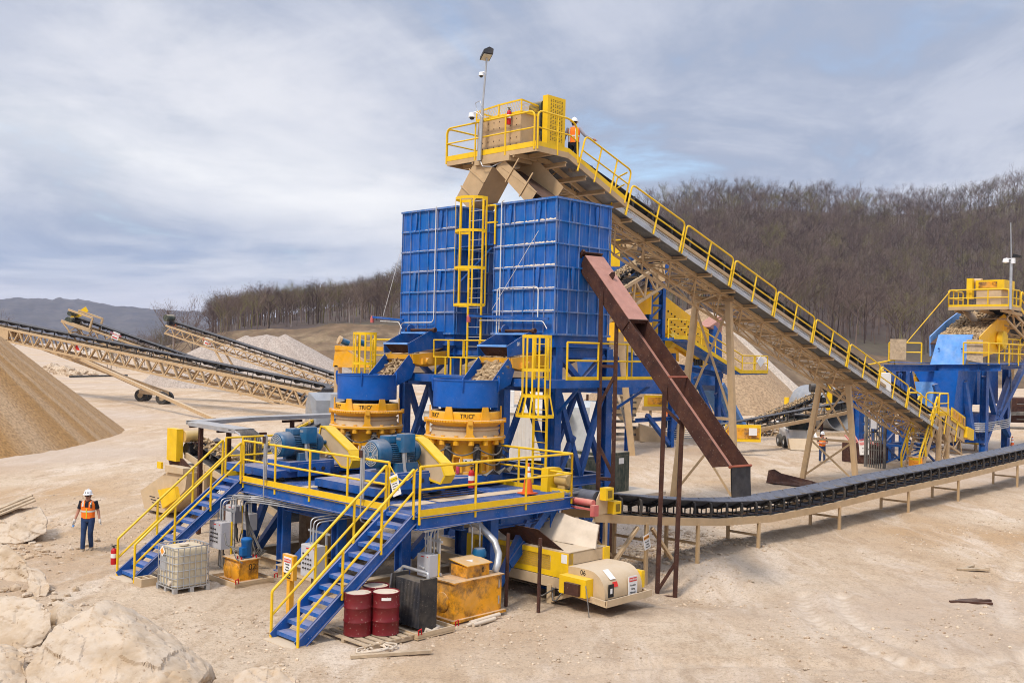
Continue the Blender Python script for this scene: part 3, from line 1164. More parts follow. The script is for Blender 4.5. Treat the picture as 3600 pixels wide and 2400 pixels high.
# ================================================================ stockpiles
pile('gravel_pile', 'large tan gravel pile under the head of the long stacker conveyor', -38.5, 58.5, 12.6, 13.6, 25, M['pileT'], seed=1, rough=.05)
pile('gravel_pile', 'pale grey gravel pile under the two short stackers', -37.0, 150, 8.6, 18.5, 16, M['pileG'], peaks=((3.0, -1, 8.2, 15.5), (-3.0, 0, 7.9, 15.5), (-8, -2, 6.6, 13)), seed=2, rough=.05)
pile('gravel_pile', 'brown gravel pile behind the tan trestle legs', 21.3, 115, 12.9, 13.8, 13.5, M['pileB'], seed=5, rough=.04)
pile('gravel_pile', 'pale stone pile showing as a light strip behind the brown gravel pile', 23.6, 123, 12.9, 15, 13.5, M['pileW'], seed=8, rough=.04)

# ================================================================ generic makers
PR = 0.031

def rail_run(b, pts, h=1.07, n=None, mid=True, up=(0, 0, 1), rr=PR, endround=False, lap=0.12):
 """hand rail over a polyline of floor points: top rail, mid rail, posts"""
 up = Vector(up)
 pts = [Vector(p) for p in pts]
 top = [p + up * h for p in pts]
 b.tube(fillet(top, .1) if len(top) > 2 else top, rr, 7)
 b.lock += 1
 if mid:
  b.tube([p + up * h * .52 for p in pts], rr * .9, 7)
 for i in range(len(pts) - 1):
  L = (pts[i + 1] - pts[i]).length
  k = max(1, int(round(L / 1.7))) if n is None else n
  for j in range(k + (1 if i == len(pts) - 2 else 0)):
   p = pts[i].lerp(pts[i + 1], j / k)
   b.tube([p - up * lap, p + up * h], rr, 7)
 b.lock -= 1
 return b

def toe(b, pts, h=.12, t=.012, z=0.0):
 for p, q in zip(pts[:-1], pts[1:]):
  p, q = Vector(p), Vector(q)
  b.beam(p + Vector((0, 0, h / 2 + z)), q + Vector((0, 0, h / 2 + z)), t, h)
 return b

def cage_ladder(name, label, u, v, z0, z1, zc, face='u', w=.45, r=.37, flare=True, base=None, nbars=7, bars_out=1):
 """ladder with a safety cage, rungs across v (face 'u') or across u (face 'v'); the cage bulges towards the camera side"""
 t = thing(name, label, 'ladder', (u, v, z0))

 def P(a, o, z):      # a across, o outwards
  return (u - o, v + a, z) if face == 'u' else (u + a, v - o, z)
 b = B()
 for a in (-w / 2, w / 2):
  b.beam(P(a, 0, z0), P(a, 0, z1 + .0), .07, .035, (1, 0, 0) if face == 'u' else (0, 1, 0))
 obj('side_rail', b, M['yellow'], t)
 b = B()
 z = z0 + .25
 while z < z1:
  b.cyl(P(-w / 2, 0, z), P(w / 2, 0, z), .014, n=6)
  z += .305
 each('rung', b, M['galv'] if not flare else M['yellow'], t)
 b = B()
 top = z1

 def hoop(z, rr):
  pts = []
  for k in range(13):
   a = math.pi * (k / 12.0)
   pts.append(P(-rr * math.cos(a), .12 + rr * 1.0 * math.sin(a), z))
  pts = [P(-w / 2, 0, z)] + pts + [P(w / 2, 0, z)]
  for p, q in zip(pts[:-1], pts[1:]):
   b.beam(p, q, .012, .085)
   b.lock = 1
  b.lock = 0
 zs = [zc + .55] if flare else [zc]
 z = zs[0]
 while z < top - .3:
  hoop(z, r)
  z += .72 if flare else 1.15
 hoop(top - .04, r)
 if flare:
  hoop(zc, r * 1.32)
 each('cage_hoop', b, M['yellow'], t)
 b = B()
 for k in range(nbars):
  a = math.pi * (k / (nbars - 1.0)) if nbars > 1 else math.pi / 2
  p = P(-r * math.cos(a), .12 + r * math.sin(a), zs[0])
  q = P(-r * math.cos(a), .12 + r * math.sin(a), top)
  b.beam(p, q, .05, .012, Vector(P(-math.cos(a), math.sin(a), 0)) - Vector(P(0, 0, 0)))
  if flare:
   b.lock = 1
   p2 = P(-r * 1.32 * math.cos(a), .12 + r * 1.32 * math.sin(a), zc)
   b.beam(p2, p, .045, .012, Vector(P(-math.cos(a), math.sin(a), 0)) - Vector(P(0, 0, 0)))
  b.lock = 0
 each('cage_bar', b, M['yellow'], t)
 return t

def sign(name, label, base, c, xd, yd, w, h, lines, site=True, head=None, headmat='signred', back='signwhite', group=None, frame=None):
 """flat rectangular sign: white plate with a coloured header and lines of lettering"""
 t = thing(name, label, 'sign', base, site, group)
 X, Y = Vector(xd).normalized(), Vector(yd).normalized()
 Z = X.cross(Y)
 c = Vector(c)

 def q(x0, x1, y0, y1, d0, d1):
  return [c + X * x + Y * y + Z * d0 for x, y in ((x0, y0), (x1, y0), (x1, y1), (x0, y1))], Z * (d1 - d0)
 b = B()
 b.prism(*q(-w / 2, w / 2, -h / 2, h / 2, -.006, .006))
 obj('plate', b, M[back], t)
 y1 = h * .44
 if head:
  b = B()
  b.prism(*q(-w * .42, w * .42, h * .22, h * .42, .008, .012))
  obj('header', b, M[headmat], t)
  text('lettering', head, t, M['signwhite'] if headmat == 'signred' else M['signblack'], c + Y * h * .32 + Z * .013, X, Y, h * .15)
  y1 = h * .12
 k = len(lines)
 for i, ln in enumerate(lines):
  y = y1 - (y1 + h * .44) * (i + .5) / k
  text('lettering', ln, t, M['signblack'], c + Y * y + Z * .008, X, Y, min(h * .14, (y1 + h * .44) / k * .8))
 return t

def extinguisher(label, base, h=.5, site=True, r=.075):
 t = thing('fire_extinguisher', label, 'fire extinguisher', base, site, 'red fire extinguishers')
 x, y, z = base
 b = B()
 b.lathe((x, y, z), [(0, 0), (r, .01), (r, h * .72), (r * .75, h * .8), (r * .3, h * .86), (0, h * .86)], 14)
 obj('cylinder', b, M['red'], t, smooth=40)
 b = B()
 b.lathe((x, y, z), [(r * 1.02, h * .36), (r * 1.02, h * .58)], 14)
 obj('label_band', b, M['signwhite'], t, smooth=40)
 b = B()
 b.cyl((x, y, z + h * .86), (x, y, z + h * .95), r * .3, n=8)
 b.beam((x - .06, y, z + h * .97), (x + .07, y, z + h), .03, .02)
 b.tube([(x, y, z + h * .93), (x + r * 1.3, y, z + h * .9), (x + r * 1.5, y, z + h * .55), (x + r * 1.2, y, z + h * .3)], .014, 6)
 obj('valve', b, M['black'], t, smooth=40)
 return t

def belt_strip(b, path, lat, w, trough=.0, t=.02, base=0.0):
 """troughed belt swept along a 3-D path; lat = unit lateral vector"""
 lat = Vector(lat)
 prof = [(-w / 2, trough), (-w * .19, 0), (w * .19, 0), (w / 2, trough)]
 n = len(path)
 vs, fs = [], []
 for i, p in enumerate(path):
  p = Vector(p)
  d = (Vector(path[min(i + 1, n - 1)]) - Vector(path[max(i - 1, 0)])).normalized()
  up = lat.cross(d)
  if up.z < 0:
   up = -up
  for (a, h) in prof:
   vs.append(p + lat * a + up * (h + base))
  for (a, h) in prof:
   vs.append(p + lat * a + up * (h + base - t))
 for i in range(n - 1):
  o, q = i * 8, i * 8 + 8
  for k in range(3):
   fs.append((o + k, o + k + 1, q + k + 1, q + k))
   fs.append((o + 5 + k, o + 4 + k, q + 4 + k, q + 5 + k))
  fs.append((o + 4, o, q, q + 4))
  fs.append((o + 3, o + 7, q + 7, q + 3))
 return b.add(vs, fs)

def conveyor(name, label, A, Bp, w=.9, depth=1.0, pitch=1.3, idl=1.3, chord=.10, diag=.06, trough=.20, belt='belt', frame='tan', group=None,
             width=None, end_pulleys=True, lift=.30, sides=True, deepmid=0.0):
 """lattice-truss belt conveyor between two top-chord points (world coordinates)"""
 A, Bp = Vector(A), Vector(Bp)
 root = thing(name, label, 'conveyor', tuple(A), False, group)
 D = (Bp - A)
 Ln = D.length
 d = D.normalized()
 l = d.cross(Vector((0, 0, 1))).normalized()
 up = l.cross(d)
 W = width or (w + .25)
 b = B()
 n = max(2, int(round(Ln / pitch)))

 def P(s, a, h):
  return A + d * s + l * a + up * h

 def dp(s):
  return depth + deepmid * math.sin(math.pi * min(1, max(0, s / Ln)))
 for a in (-W / 2, W / 2):
  b.beam(P(0, a, 0), P(Ln, a, 0), chord, chord * 1.25, up)
  for k in range(n):
   s0, s1 = Ln * k / n, Ln * (k + 1) / n
   b.beam(P(s0, a, -dp(s0)), P(s1, a, -dp(s1)), chord * .8, chord, up)
   sm = (s0 + s1) / 2
   b.beam(P(s0, a, -dp(s0)), P(sm, a, 0), diag, diag, up)
   b.beam(P(sm, a, 0), P(s1, a, -dp(s1)), diag, diag, up)
 for k in range(n + 1):
  s = Ln * k / n
  b.beam(P(s, -W / 2, -dp(s)), P(s, W / 2, -dp(s)), diag, diag, up)
  b.beam(P(s, -W / 2, 0), P(s, W / 2, 0), diag, diag, up)
  if k < n:
   b.beam(P(s, -W / 2, -dp(s)), P(Ln * (k + 1) / n, W / 2, -dp(s)), diag * .8, diag * .8, up)
 obj('truss', b, M[frame], root)
 b = B()
 ns = 10
 belt_strip(b, [P(Ln * k / ns, 0, lift) for k in range(ns + 1)], l, w, trough)
 belt_strip(b, [P(Ln * k / ns, 0, -.16) for k in range(ns + 1)], l, w * .9, 0)
 if end_pulleys:
  for s in (0, Ln):
   b.cyl(P(s, -w / 2, lift - .2), P(s, w / 2, lift - .2), .22, n=16)
 obj('belt', b, M[belt], root)
 # idler frames, one mesh shared
 ib = B()
 ib.beam(-l * (W / 2), l * (W / 2), .07, .05, up)
 for sg in (-1, 1):
  ib.beam(l * sg * W * .48, l * sg * W * .46 + up * (lift + trough * .75), .06, .05, d)
  ib.cyl(l * sg * w * .21 + up * (lift - .09), l * sg * w * .50 + up * (lift + trough - .10), .06, n=8)
 ib.cyl(l * -w * .2 + up * (lift - .09), l * w * .2 + up * (lift - .09), .06, n=8)
 me = None
 k = max(2, int(Ln / idl))
 for i in range(k):
  s = Ln * (i + .5) / k
  if me is None:
   o = obj('idler', ib, M['black'], root, shift=Vector((0, 0, 0)))
   me = o.data
  else:
   o = link('idler', me)
   o.parent = root
  o.location = P(s, 0, 0) - A
 return root, P

# ================================================================ crusher platform
DZ = 2.4
DU, DV = 5.15, 8.4
t = thing('crusher_platform', 'blue steel platform carrying the two cone crushers with yellow handrails', 'platform', (2.6, 4.2, 0))
b = B()
rs = random.Random(2)
k = .02
while k < DU:
 if k < 1.5 or k > 4.0:
  b.box(k, k + .012, .06, DV - .06, DZ - .035, DZ)
 else:
  b.box(k, k + .012, .06, 1.55, DZ - .035, DZ)
  b.box(k, k + .012, 5.0, 5.9, DZ - .035, DZ)
 k += .042
k = .1
while k < DV:
 b.box(.03, DU, k, k + .01, DZ - .03, DZ - .006)
 k += .3
obj('grating', b, M['bluewalk'], t)
b = B()
for (p, q) in (((0, 0), (DU, 0)), ((0, 0), (0, DV)), ((DU, 0), (DU, DV)), ((0, DV), (DU, DV)), ((1.5, .2), (1.5, DV - .2)), ((0.2, 5.45), (DU - .2, 5.45)), ((4.0, .2), (4.0, DV - .2)), ((.2, 1.6), (DU - .2, 1.6))):
 b.ib((p[0], p[1], DZ - .19), (q[0], q[1], DZ - .19), .16, .30)
each('floor_beam', b, M['blue'], t)
b = B()
for z, u0, u1, v0, v1 in ((DZ + .003, .35, 1.45, 1.05, 1.5), (DZ + .003, .15, 1.45, 4.95, 5.3), (DZ + .003, 1.6, 4.9, 1.1, 1.52), (DZ + .003, .5, 1.5, 6.9, 7.2)):
 b.box(u0, u1, v0, v1, z, z + .008)
each('cover_plate', b, M['tandusty'], t)
b = B()
for (u, v) in ((.55, 8.0), (.55, 6.25), (.55, 3.74), (2.6, .35), (4.75, .35), (4.75, 3.7), (4.75, 6.3), (4.75, 8.0), (.55, 1.2)):
 b.m = None
 b.ib((u, v, .06), (u, v, DZ - .34), .26, .28, (0, 1, 0), .022)
 b.lock = 1
 b.box(u - .2, u + .2, v - .2, v + .2, 0, .05)
 b.lock = 0
each('column', b, M['blue'], t)
b = B()
b.ib((.55, 6.1, 1.86), (.55, 3.88, 1.86), .22, .36)
b.ib((4.75, 6.1, 1.86), (4.75, .5, 1.86), .22, .36)
b.ib((2.6, .35, 1.9), (4.6, .35, 1.9), .2, .3)
for p, q in (((.55, 5.9, .2), (.55, 4.1, 1.66)), ((.55, 8.0, .4), (.55, 7.1, 2.0)), ((2.9, .35, .35), (3.9, .35, 1.8)), ((4.75, .6, .3), (4.75, 2.0, 1.7)), ((3.2, .3, .8), (4.6, .3, 2.05)), ((.8, 8.0, .3), (2.2, 8.0, 2.0)), ((1.5, 6.25, 2.1), (2.8, 6.25, .7)), ((.75, 1.2, 1.2), (1.8, 1.2, 2.0))):
 b.beam(p, q, .16, .20)
for u in (1.55, 2.8, 4.1):
 b.ib((u, .2, 2.0), (u, DV - .2, 2.0), .18, .3)
each('brace', b, M['blue'], t)
b = B()
for v in (3.0, 5.8, 8.2):
 b.ib((.1, v, .16), (DU + .2, v, .16), .26, .3)
b.ib((.55, 1.0, .16), (.55, 8.6, .16), .3, .3)
b.ib((4.75, .1, .16), (4.75, 8.6, .16), .3, .3)
each('skid_beam', b, M['tandusty'], t)
b = B()
rail_run(b, [(-.02, 1.06, DZ), (-.02, 7.45, DZ)], n=4, lap=.22)
rail_run(b, [(0, -.02, DZ), (DU, -.02, DZ)], n=3, lap=.22)
rail_run(b, [(DU, -.02, DZ), (DU, 1.9, DZ), (DU, DV, DZ)], lap=.1)
rail_run(b, [(.5, DV, DZ), (DU, DV, DZ)], lap=.1)
rail_run(b, [(-.02, DV + .02, DZ), (.9, DV + .02, DZ)], n=1)
each('handrail', b, M['yellow'], t, smooth=40)
b = B()
toe(b, [(-.035, 1.06, 0), (-.035, 7.45, 0)], .2, .014, DZ - .09)
toe(b, [(0, -.035, 0), (DU - .3, -.035, 0)], .2, .014, DZ - .09)
toe(b, [(DU, 0, 0), (DU, DV, 0)], .12, .014, DZ)
toe(b, [(0, DV, 0), (DU, DV, 0)], .12, .014, DZ)
obj('toe_board', b, M['yellow'], t)

# chain across the stair opening, with its caution tag
t = thing('safety_chain', 'yellow chain with a white caution tag across the near stair head', 'chain', (0, 1.05, 3.2))
b = B()
pts = [Vector((-.03, 1.05 - k / 14 * 1.0, 3.42 - .32 * math.sin(math.pi * k / 14))) for k in range(15)]
for k in range(14):
 b.beam(pts[k], pts[k + 1], .012 if k % 2 else .026, .026 if k % 2 else .012)
obj('chain_links', b, M['yellow'], t)
b = B()
c0 = Vector((-.06, .78, 2.98))
Xd, Yd = Vector((0, -.93, .36)), Vector((0, .36, .93))
b.prism([c0 + Xd * x + Yd * y for x, y in ((-.15, -.24), (.15, -.24), (.15, .24), (-.15, .24))], (-.006, 0, 0))
obj('tag', b, M['signwhite'], t)
b = B()
b.prism([c0 + Xd * x + Yd * y + Vector((-.007, 0, 0)) for x, y in ((-.12, .08), (.12, .08), (.12, .19), (-.12, .19))], (-.003, 0, 0))
obj('tag_header', b, M['signyellow'], t)
text('lettering', 'CAUTION', t, M['signblack'], c0 + Yd * .13 + Vector((-.011, 0, 0)), Xd, Yd, .062)
for k in range(4):
 b = B()
 y = .03 - k * .055
 b.prism([c0 + Xd * xx + Yd * yy + Vector((-.007, 0, 0)) for xx, yy in ((-.1, y), (.09, y), (.09, y + .016), (-.1, y + .016))], (-.002, 0, 0))
 obj('text_line', b, M['signblack'], t)

def stairs(label, v0):
 t = thing('staircase', label, 'staircase', (-1.5, v0 + .45, 0), group='blue stairs up to the crusher platform')
 w = .9
 A, Bt = Vector((-3.05, 0, .0)), Vector((0.02, 0, DZ))
 d = (Bt - A)
 b = B()
 for v in (v0, v0 + w):
  o = Vector((0, v, -.03))
  b.beam(A + o + Vector((.02, 0, .05)), Bt + o + Vector((-.02, 0, -.03)), .018, .26)
  s = 1 if v == v0 else -1
  for h in (.12, -.12):
   b.beam(A + o + Vector((.02, s * -.03, .05 + h * 1.18)), Bt + o + Vector((-.02, s * -.03, -.03 + h * 1.18)), .07, .02)
 obj('stringer', b, M['blue'], t)
 n = 12
 for k in range(n):
  p = A.lerp(Bt, (k + .55) / n)
  b = B()
  b.box(p.x - .03, p.x + .24, v0 + .012, v0 + w - .012, p.z + .02, p.z + .045)
  b.box(p.x - .042, p.x - .03, v0 + .012, v0 + w - .012, p.z - .035, p.z + .05)
  b.box(p.x + .24, p.x + .25, v0 + .012, v0 + w - .012, p.z - .02, p.z + .045)
  obj('tread', b, M['bluewalk'], t)
 for v in (v0 - .045, v0 + w + .045):
  b = B()
  o = Vector((0, v, 0))
  lo_, hi = A + o + Vector((.0, 0, 0)), Bt + o + Vector((-.12, 0, 0))
  top = [lo_ + Vector((0, 0, .98)), hi + Vector((0, 0, 1.02))]
  b.tube(fillet([lo_ + Vector((0, 0, -.02)), top[0], top[1], hi + Vector((0, 0, -.1))], .05, 3), .032, 7)
  b.tube([lo_ + Vector((0, 0, .48)), hi + Vector((0, 0, .52))], .028, 7)
  for f in (.36, .70):
   p = lo_.lerp(hi, f)
   b.tube([p + Vector((0, 0, -.05)), p + Vector((0, 0, .98 + .04 * f))], .032, 7)
  obj('handrail', b, M['yellow'], t, smooth=40)
 b = B()
 b.box(-3.25, -2.75, v0 - .05, v0 + w + .05, -.06, .03)
 obj('footing', b, M['tandusty'], t)
 return t

stairs('nearer blue stair with yellow rails beside the red drums', .12)
stairs('farther blue stair with yellow rails beside the white liquid tote', 7.5)

# ================================================================ cone crushers
def crusher():
 cu, cv, z = 4.6, 3.5, 2.72
 t = thing('cone_crusher', 'nearer cone crusher, orange yellow under a blue feed bowl', 'crusher', (cu, cv, z), group='cone crushers on the blue platform')
 c = (cu, cv, z)
 b = B()
 b.lathe(c, [(.80, 0), (.96, .0), (.96, .06), (.88, .08), (.88, .80), (.94, .86), (.94, .93)], 48)
 obj('main_frame', b, M['orange'], t, smooth=35)
 b = B()
 b.lathe(c, [(.94, .92), (1.12, .925), (1.14, .94), (1.14, 1.0), (1.12, 1.015), (.98, 1.02)], 56)
 for k in range(16):
  a = k * math.pi / 8 + .2
  b.lathe((cu + 1.04 * math.cos(a), cv + 1.04 * math.sin(a), z), [(.0, .80), (.085, .80), (.085, .93)], 10)
  b.lathe((cu + 1.04 * math.cos(a), cv + 1.04 * math.sin(a), z), [(.055, 1.0), (.055, 1.055), (0, 1.055)], 8)
 obj('main_flange', b, M['orange'], t, smooth=35)
 b = B()
 b.lathe(c, [(.97, 1.015), (.95, 1.06), (.93, 1.17), (.97, 1.2), (.97, 1.24), (.90, 1.27), (.92, 1.30)], 48)
 obj('dust_collar', b, M['tandusty'], t, smooth=35)
 b = B()
 b.lathe(c, [(.92, 1.29), (1.06, 1.38), (1.10, 1.41), (1.10, 1.46), (.98, 1.475)], 56)
 for k in range(84):
  a = 2 * math.pi * k / 84
  b.m = Matrix.Translation((cu, cv, z)) @ Matrix.Rotation(a, 4, 'Z')
  b.box(1.09, 1.14, -.022, .022, 1.412, 1.455)
 b.m = None
 obj('ring_gear', b, M['orange'], t, smooth=35)
 b = B()
 b.lathe(c, [(.97, 1.47), (.97, 1.66), (.955, 1.685), (.80, 1.69), (.78, 1.60), (.70, 1.60)], 48)
 for k in range(6):
  a = R(200) + k * R(60)
  b.m = Matrix.Translation((cu, cv, z)) @ Matrix.Rotation(a, 4, 'Z')
  b.prism([(.975, -.15, 1.47), (.975, .15, 1.47), (.975, .085, 1.83), (.975, -.085, 1.83)], (.035, 0, 0))
 b.m = None
 obj('adjustment_cap', b, M['orange'], t, smooth=35)
 b = B()
 b.lathe(c, [(.66, 1.6), (.70, 1.78), (.62, 1.84)], 32)
 obj('inner_hopper', b, M['black'], t, smooth=35)
 b = B()
 b.lathe(c, [(.60, 1.80), (.915, 1.80), (.915, 2.56), (.895, 2.56), (.895, 1.83), (.60, 1.82)], 56)
 b.lathe(c, [(.935, 2.53), (.935, 2.565), (.895, 2.565)], 56)
 for a in (R(222), R(300), R(145)):
  b.m = Matrix.Translation((cu, cv, z)) @ Matrix.Rotation(a, 4, 'Z')
  b.prism([(.915, -.012, 2.2), (.95, -.012, 2.25), (.985, -.012, 2.55), (.96, -.012, 2.66), (.92, -.012, 2.66)], (0, .024, 0))
 b.m = None
 obj('feed_bowl', b, M['bowl'], t, smooth=35)
 # tramp release cylinders, clamp post, lugs
 for k in range(8):
  a = R(228) + k * R(45) + R(18)
  x, y = cu + 1.03 * math.cos(a), cv + 1.03 * math.sin(a)
  b = B()
  b.lathe((x, y, z), [(.0, .30), (.07, .30), (.105, .34), (.105, .74), (.07, .78), (.07, .84)], 14)
  b.box(x - .045, x + .045, y - .045, y + .045, .05 + z, .3 + z)
  obj('hydraulic_cylinder', b, M['black'], t, smooth=40)
 b = B()
 for zz in (.44, .72):
  for k in range(8):
   a0, a1 = R(246) + k * R(45), R(246) + (k + 1) * R(45)
   pts = []
   for j in range(11):
    f = j / 10
    a = a0 + (a1 - a0) * f
    rr = 1.13 + .10 * math.sin(math.pi * f)
    pts.append((cu + rr * math.cos(a), cv + rr * math.sin(a), z + zz - .17 * math.sin(math.pi * f)))
   b.tube(pts, .021, 6)
 obj('hydraulic_hose', b, M['hose'], t, smooth=60)
 b = B()
 for k, w_ in ((0, .09), (1, .05), (2, .05), (3, .05)):
  a = R(234) + k * R(90)
  b.m = Matrix.Translation((cu, cv, z)) @ Matrix.Rotation(a, 4, 'Z')
  b.prism([(1.0, -w_ * 1.8, 1.0), (1.0, w_ * 1.8, 1.0), (1.0, w_, 1.1), (1.0, w_, 1.40), (1.0, -w_, 1.40), (1.0, -w_, 1.1)], (.1, 0, 0))
  b.lock = 1
  b.box(1.06, 1.16, -w_ * .7, w_ * .7, 1.36, 1.50)
  b.lock = 0
 b.m = None
 each('clamp_post', b, M['orange'], t)
 b = B()
 for a in (R(215), R(262)):
  b.m = Matrix.Translation((cu, cv, z)) @ Matrix.Rotation(a, 4, 'Z')
  b.tube([(.95, -.12, .05), (.95, -.12, .42), (.95, -.09, .5), (.95, .09, .5), (.95, .12, .42), (.95, .12, .05)], .045, 6)
 b.m = None
 each('lifting_lug', b, M['orange'], t)
 b = B()
 a = R(217)
 b.tube([(cu + 1.0 * math.cos(a), cv + 1.0 * math.sin(a), z + .03), (cu + 1.0 * math.cos(a), cv + 1.0 * math.sin(a), z + .22)], .045, 8)
 obj('pink_shackle', b, mat('pink_shackle', (.62, .06, .13), .5), t)
 # instruction plate
 a = R(238)
 n = Vector((math.cos(a), math.sin(a), 0))
 X = Vector((-n.y, n.x, 0))
 c0 = Vector((cu, cv, z)) + n * .895
 b = B()
 b.prism([c0 + X * x + Vector((0, 0, h)) for x, h in ((-.32, .28), (.32, .28), (.32, .42), (-.32, .42))], n * .01)
 obj('pictogram_plate', b, M['signwhite'], t)
 b = B()
 for k in range(5):
  x = -.26 + k * .13
  p = c0 + X * x + Vector((0, 0, .345)) + n * .012
  b.lathe((0, 0, 0), [], 3)
  b.cyl(p, p + n * .004, .026 + .008 * (k % 2), n=10)
  b.beam(p + X * -.03 + Vector((0, 0, -.045)) + n * .003, p + X * .03 + Vector((0, 0, -.045)) + n * .003, .004, .012)
 obj('pictogram', b, M['signblack'], t)
 for a in (R(231), R(168)):
  n = Vector((math.cos(a), math.sin(a), 0))
  X = Vector((-n.y, n.x, 0))
  for k, (ch, dx) in enumerate((('T', -.17), ('R', -.075), ('I', 0.0), ('O', .085), ('\u00ae', .165))):
   aa = a + dx / .97
   n2 = Vector((math.cos(aa), math.sin(aa), 0))
   text('lettering', ch, t, M['signblack'], Vector((cu, cv, z + 1.575 + (.045 if k == 4 else 0))) + n2 * .974, Vector((-n2.y, n2.x, 0)), (0, 0, 1), .17 if k < 4 else .06)
 # counter shaft housing towards the drive
 b = B()
 b.lathe((cu, cv + .25, z + .38), [(.30, -.8), (.30, -1.35), (.36, -1.36), (.36, -1.45), (.2, -1.46), (.2, -1.9), (0, -1.9)], 24, axis='x')
 obj('shaft_housing', b, M['tandusty'], t, smooth=35)
 b = B()
 for k in range(6):
  rr = 1.25 + .05 * k
  pts = [(cu + rr * math.cos(R(250 + 8 * j)), cv + rr * math.sin(R(250 + 8 * j)), z + .03 + .03 * k * (j % 2) + .012 * j) for j in range(9)]
  b.tube(pts, .022, 6)
 obj('hose_bundle', b, M['hose'], t, smooth=60)
 return t

cr1 = crusher()
cr2 = copy_tree(cr1)
cr2.location = s2w(4.5, 7.9, 2.72)
cr2['label'] = 'farther cone crusher, orange yellow under a blue feed bowl, behind the teal motor'
# crusher base frames
for (u, v, z1, lab) in ((4.5, 3.5, 2.73, 'blue sub-frame with rubber mounts under the nearer crusher and motor'), (4.4, 7.9, 2.73, 'blue sub-frame with rubber mounts under the farther crusher and motor')):
 t = thing('sub_frame', lab, 'machine base', (u, v, DZ), group='crusher sub-frames')
 b = B()
 b.lathe((u, v, 0), [(1.15, z1 - .26), (1.15, z1), (.4, z1)], 40)
 b.lathe((u, v, 0), [(1.15, z1 - .26), (.5, z1 - .26)], 40)
 b.box(u - 4.1, u - 2.0, v - 1.55, v + 1.15, z1 - .22, z1 - .02)
 b.box(u - 2.2, u - .6, v - 1.1, v + .7, z1 - .22, z1 - .03)
 obj('frame', b, M['blue'], t)
 b = B()
 for (du, dv) in ((-3.9, -1.4), (-3.3, -1.4), (-2.2, -1.4), (-3.9, 1.0), (-2.2, 1.0)):
  b.lathe((u + du, v + dv, DZ + .02), [(.15, 0), (.18, .02), (.15, .04), (.18, .06), (.15, .08), (.18, .1), (.15, .12)], 14)
 each('rubber_mount', b, M['rubber'], t, smooth=40)
 b = B()
 k = u - 3.3
 while k < u - 2.1:
  b.box(k, k + .02, v - 1.5, v - .75, z1 - .015, z1 + .03)
  k += .06
 obj('brown_grating', b, M['rust'], t)

# ================================================================ motors and belt guards
def motor(u, v, z, label):
 """big finned electric motor, shaft along u, fan cowl towards -u"""
 t = thing('electric_motor', label, 'motor', (u + .75, v, z), group='teal blue crusher motors')
 c = (u, v, z + .66)
 b = B()
 b.lathe(c, [(.0, .0), (.20, .0), (.31, .02), (.345, .06), (.355, .38), (.33, .42)], 32, axis='x')
 obj('fan_cowl', b, M['motor'], t, smooth=35)
 b = B()
 for rr in (.07, .12, .17, .22, .27):
  b.lathe(c, [(rr, -.004), (rr + .012, -.008), (rr + .024, -.004)], 24, axis='x')
 for k in range(8):
  a = k * math.pi / 4
  b.beam((c[0] - .006, c[1] + .05 * math.cos(a), c[2] + .05 * math.sin(a)), (c[0] - .006, c[1] + .29 * math.cos(a), c[2] + .29 * math.sin(a)), .012, .012)
 obj('fan_grille', b, M['galv'], t)
 b = B()
 b.lathe(c, [(.28, .40), (.28, 1.14), (.33, 1.16), (.33, 1.26), (.22, 1.42), (.1, 1.45), (.06, 1.45), (.06, 1.7), (0, 1.7)], 32, axis='x')
 for k in range(40):
  a = 2 * math.pi * k / 40
  if math.sin(a) > .75:
   continue
  b.m = Matrix.Translation(c) @ Matrix.Rotation(a, 4, 'X')
  b.box(.42, 1.14, .27, .335, -.008, .008)
 b.m = None
 b.box(c[0] + .5, c[0] + 1.15, c[1] - .42, c[1] - .25, c[2] - .45, c[2] - .22)
 b.box(c[0] + .5, c[0] + 1.15, c[1] + .25, c[1] + .42, c[2] - .45, c[2] - .22)
 obj('finned_body', b, M['motor'], t, smooth=35)
 b = B()
 b.bbox(c[0] + .38, c[0] + 1.0, c[1] - .18, c[1] + .18, c[2] + .26, c[2] + .44, .04)
 b.bbox(c[0] + .62, c[0] + 1.06, c[1] - .46, c[1] - .16, c[2] + .04, c[2] + .50, .05)
 obj('terminal_box', b, M['motor'], t, smooth=30)
 b = B()
 b.box(c[0] + .611, c[0] + .619, c[1] - .38, c[1] - .22, c[2] + .34, c[2] + .40)
 obj('name_plate', b, M['galv'], t)
 b = B()
 for k, dv in enumerate((-.40, -.31, -.22)):
  b.tube([(c[0] + .70 + .14 * k, c[1] + dv, c[2] + .03), (c[0] + .72 + .14 * k, c[1] + dv - .02, c[2] - .35), (c[0] + .9 + .1 * k, c[1] + dv - .05, c[2] - .85)], .045 if k != 1 else .03, 9)
 obj('cable_conduit', b, M['galv'], t, smooth=50)
 b = B()
 b.tube([(c[0] + .62, c[1] + .05, c[2] + .36 + .07 * math.sin(a)) if False else (c[0] + .56 + .06 * math.cos(a), c[1] - .10, c[2] + .38 + .06 * math.sin(a)) for a in [i * math.pi / 6 for i in range(12)]], .016, 6, closed=True)
 obj('lifting_eye', b, M['motor'], t, smooth=50)
 # slide base
 b = B()
 b.box(u + .1, u + 1.55, v - .55, v + .55, z - .04, z + .22)
 b.box(u + .35, u + 1.4, v - .60, v - .555, z - .18, z + .17)
 obj('slide_base', b, M['blue'], t)
 b = B()
 for k in range(3):
  b.cyl((u + .55 + .3 * k, v - .602, z + .0), (u + .55 + .3 * k, v - .61, z + .0), .06, n=14)
 each('access_hole', b, M['black'], t)
 return t

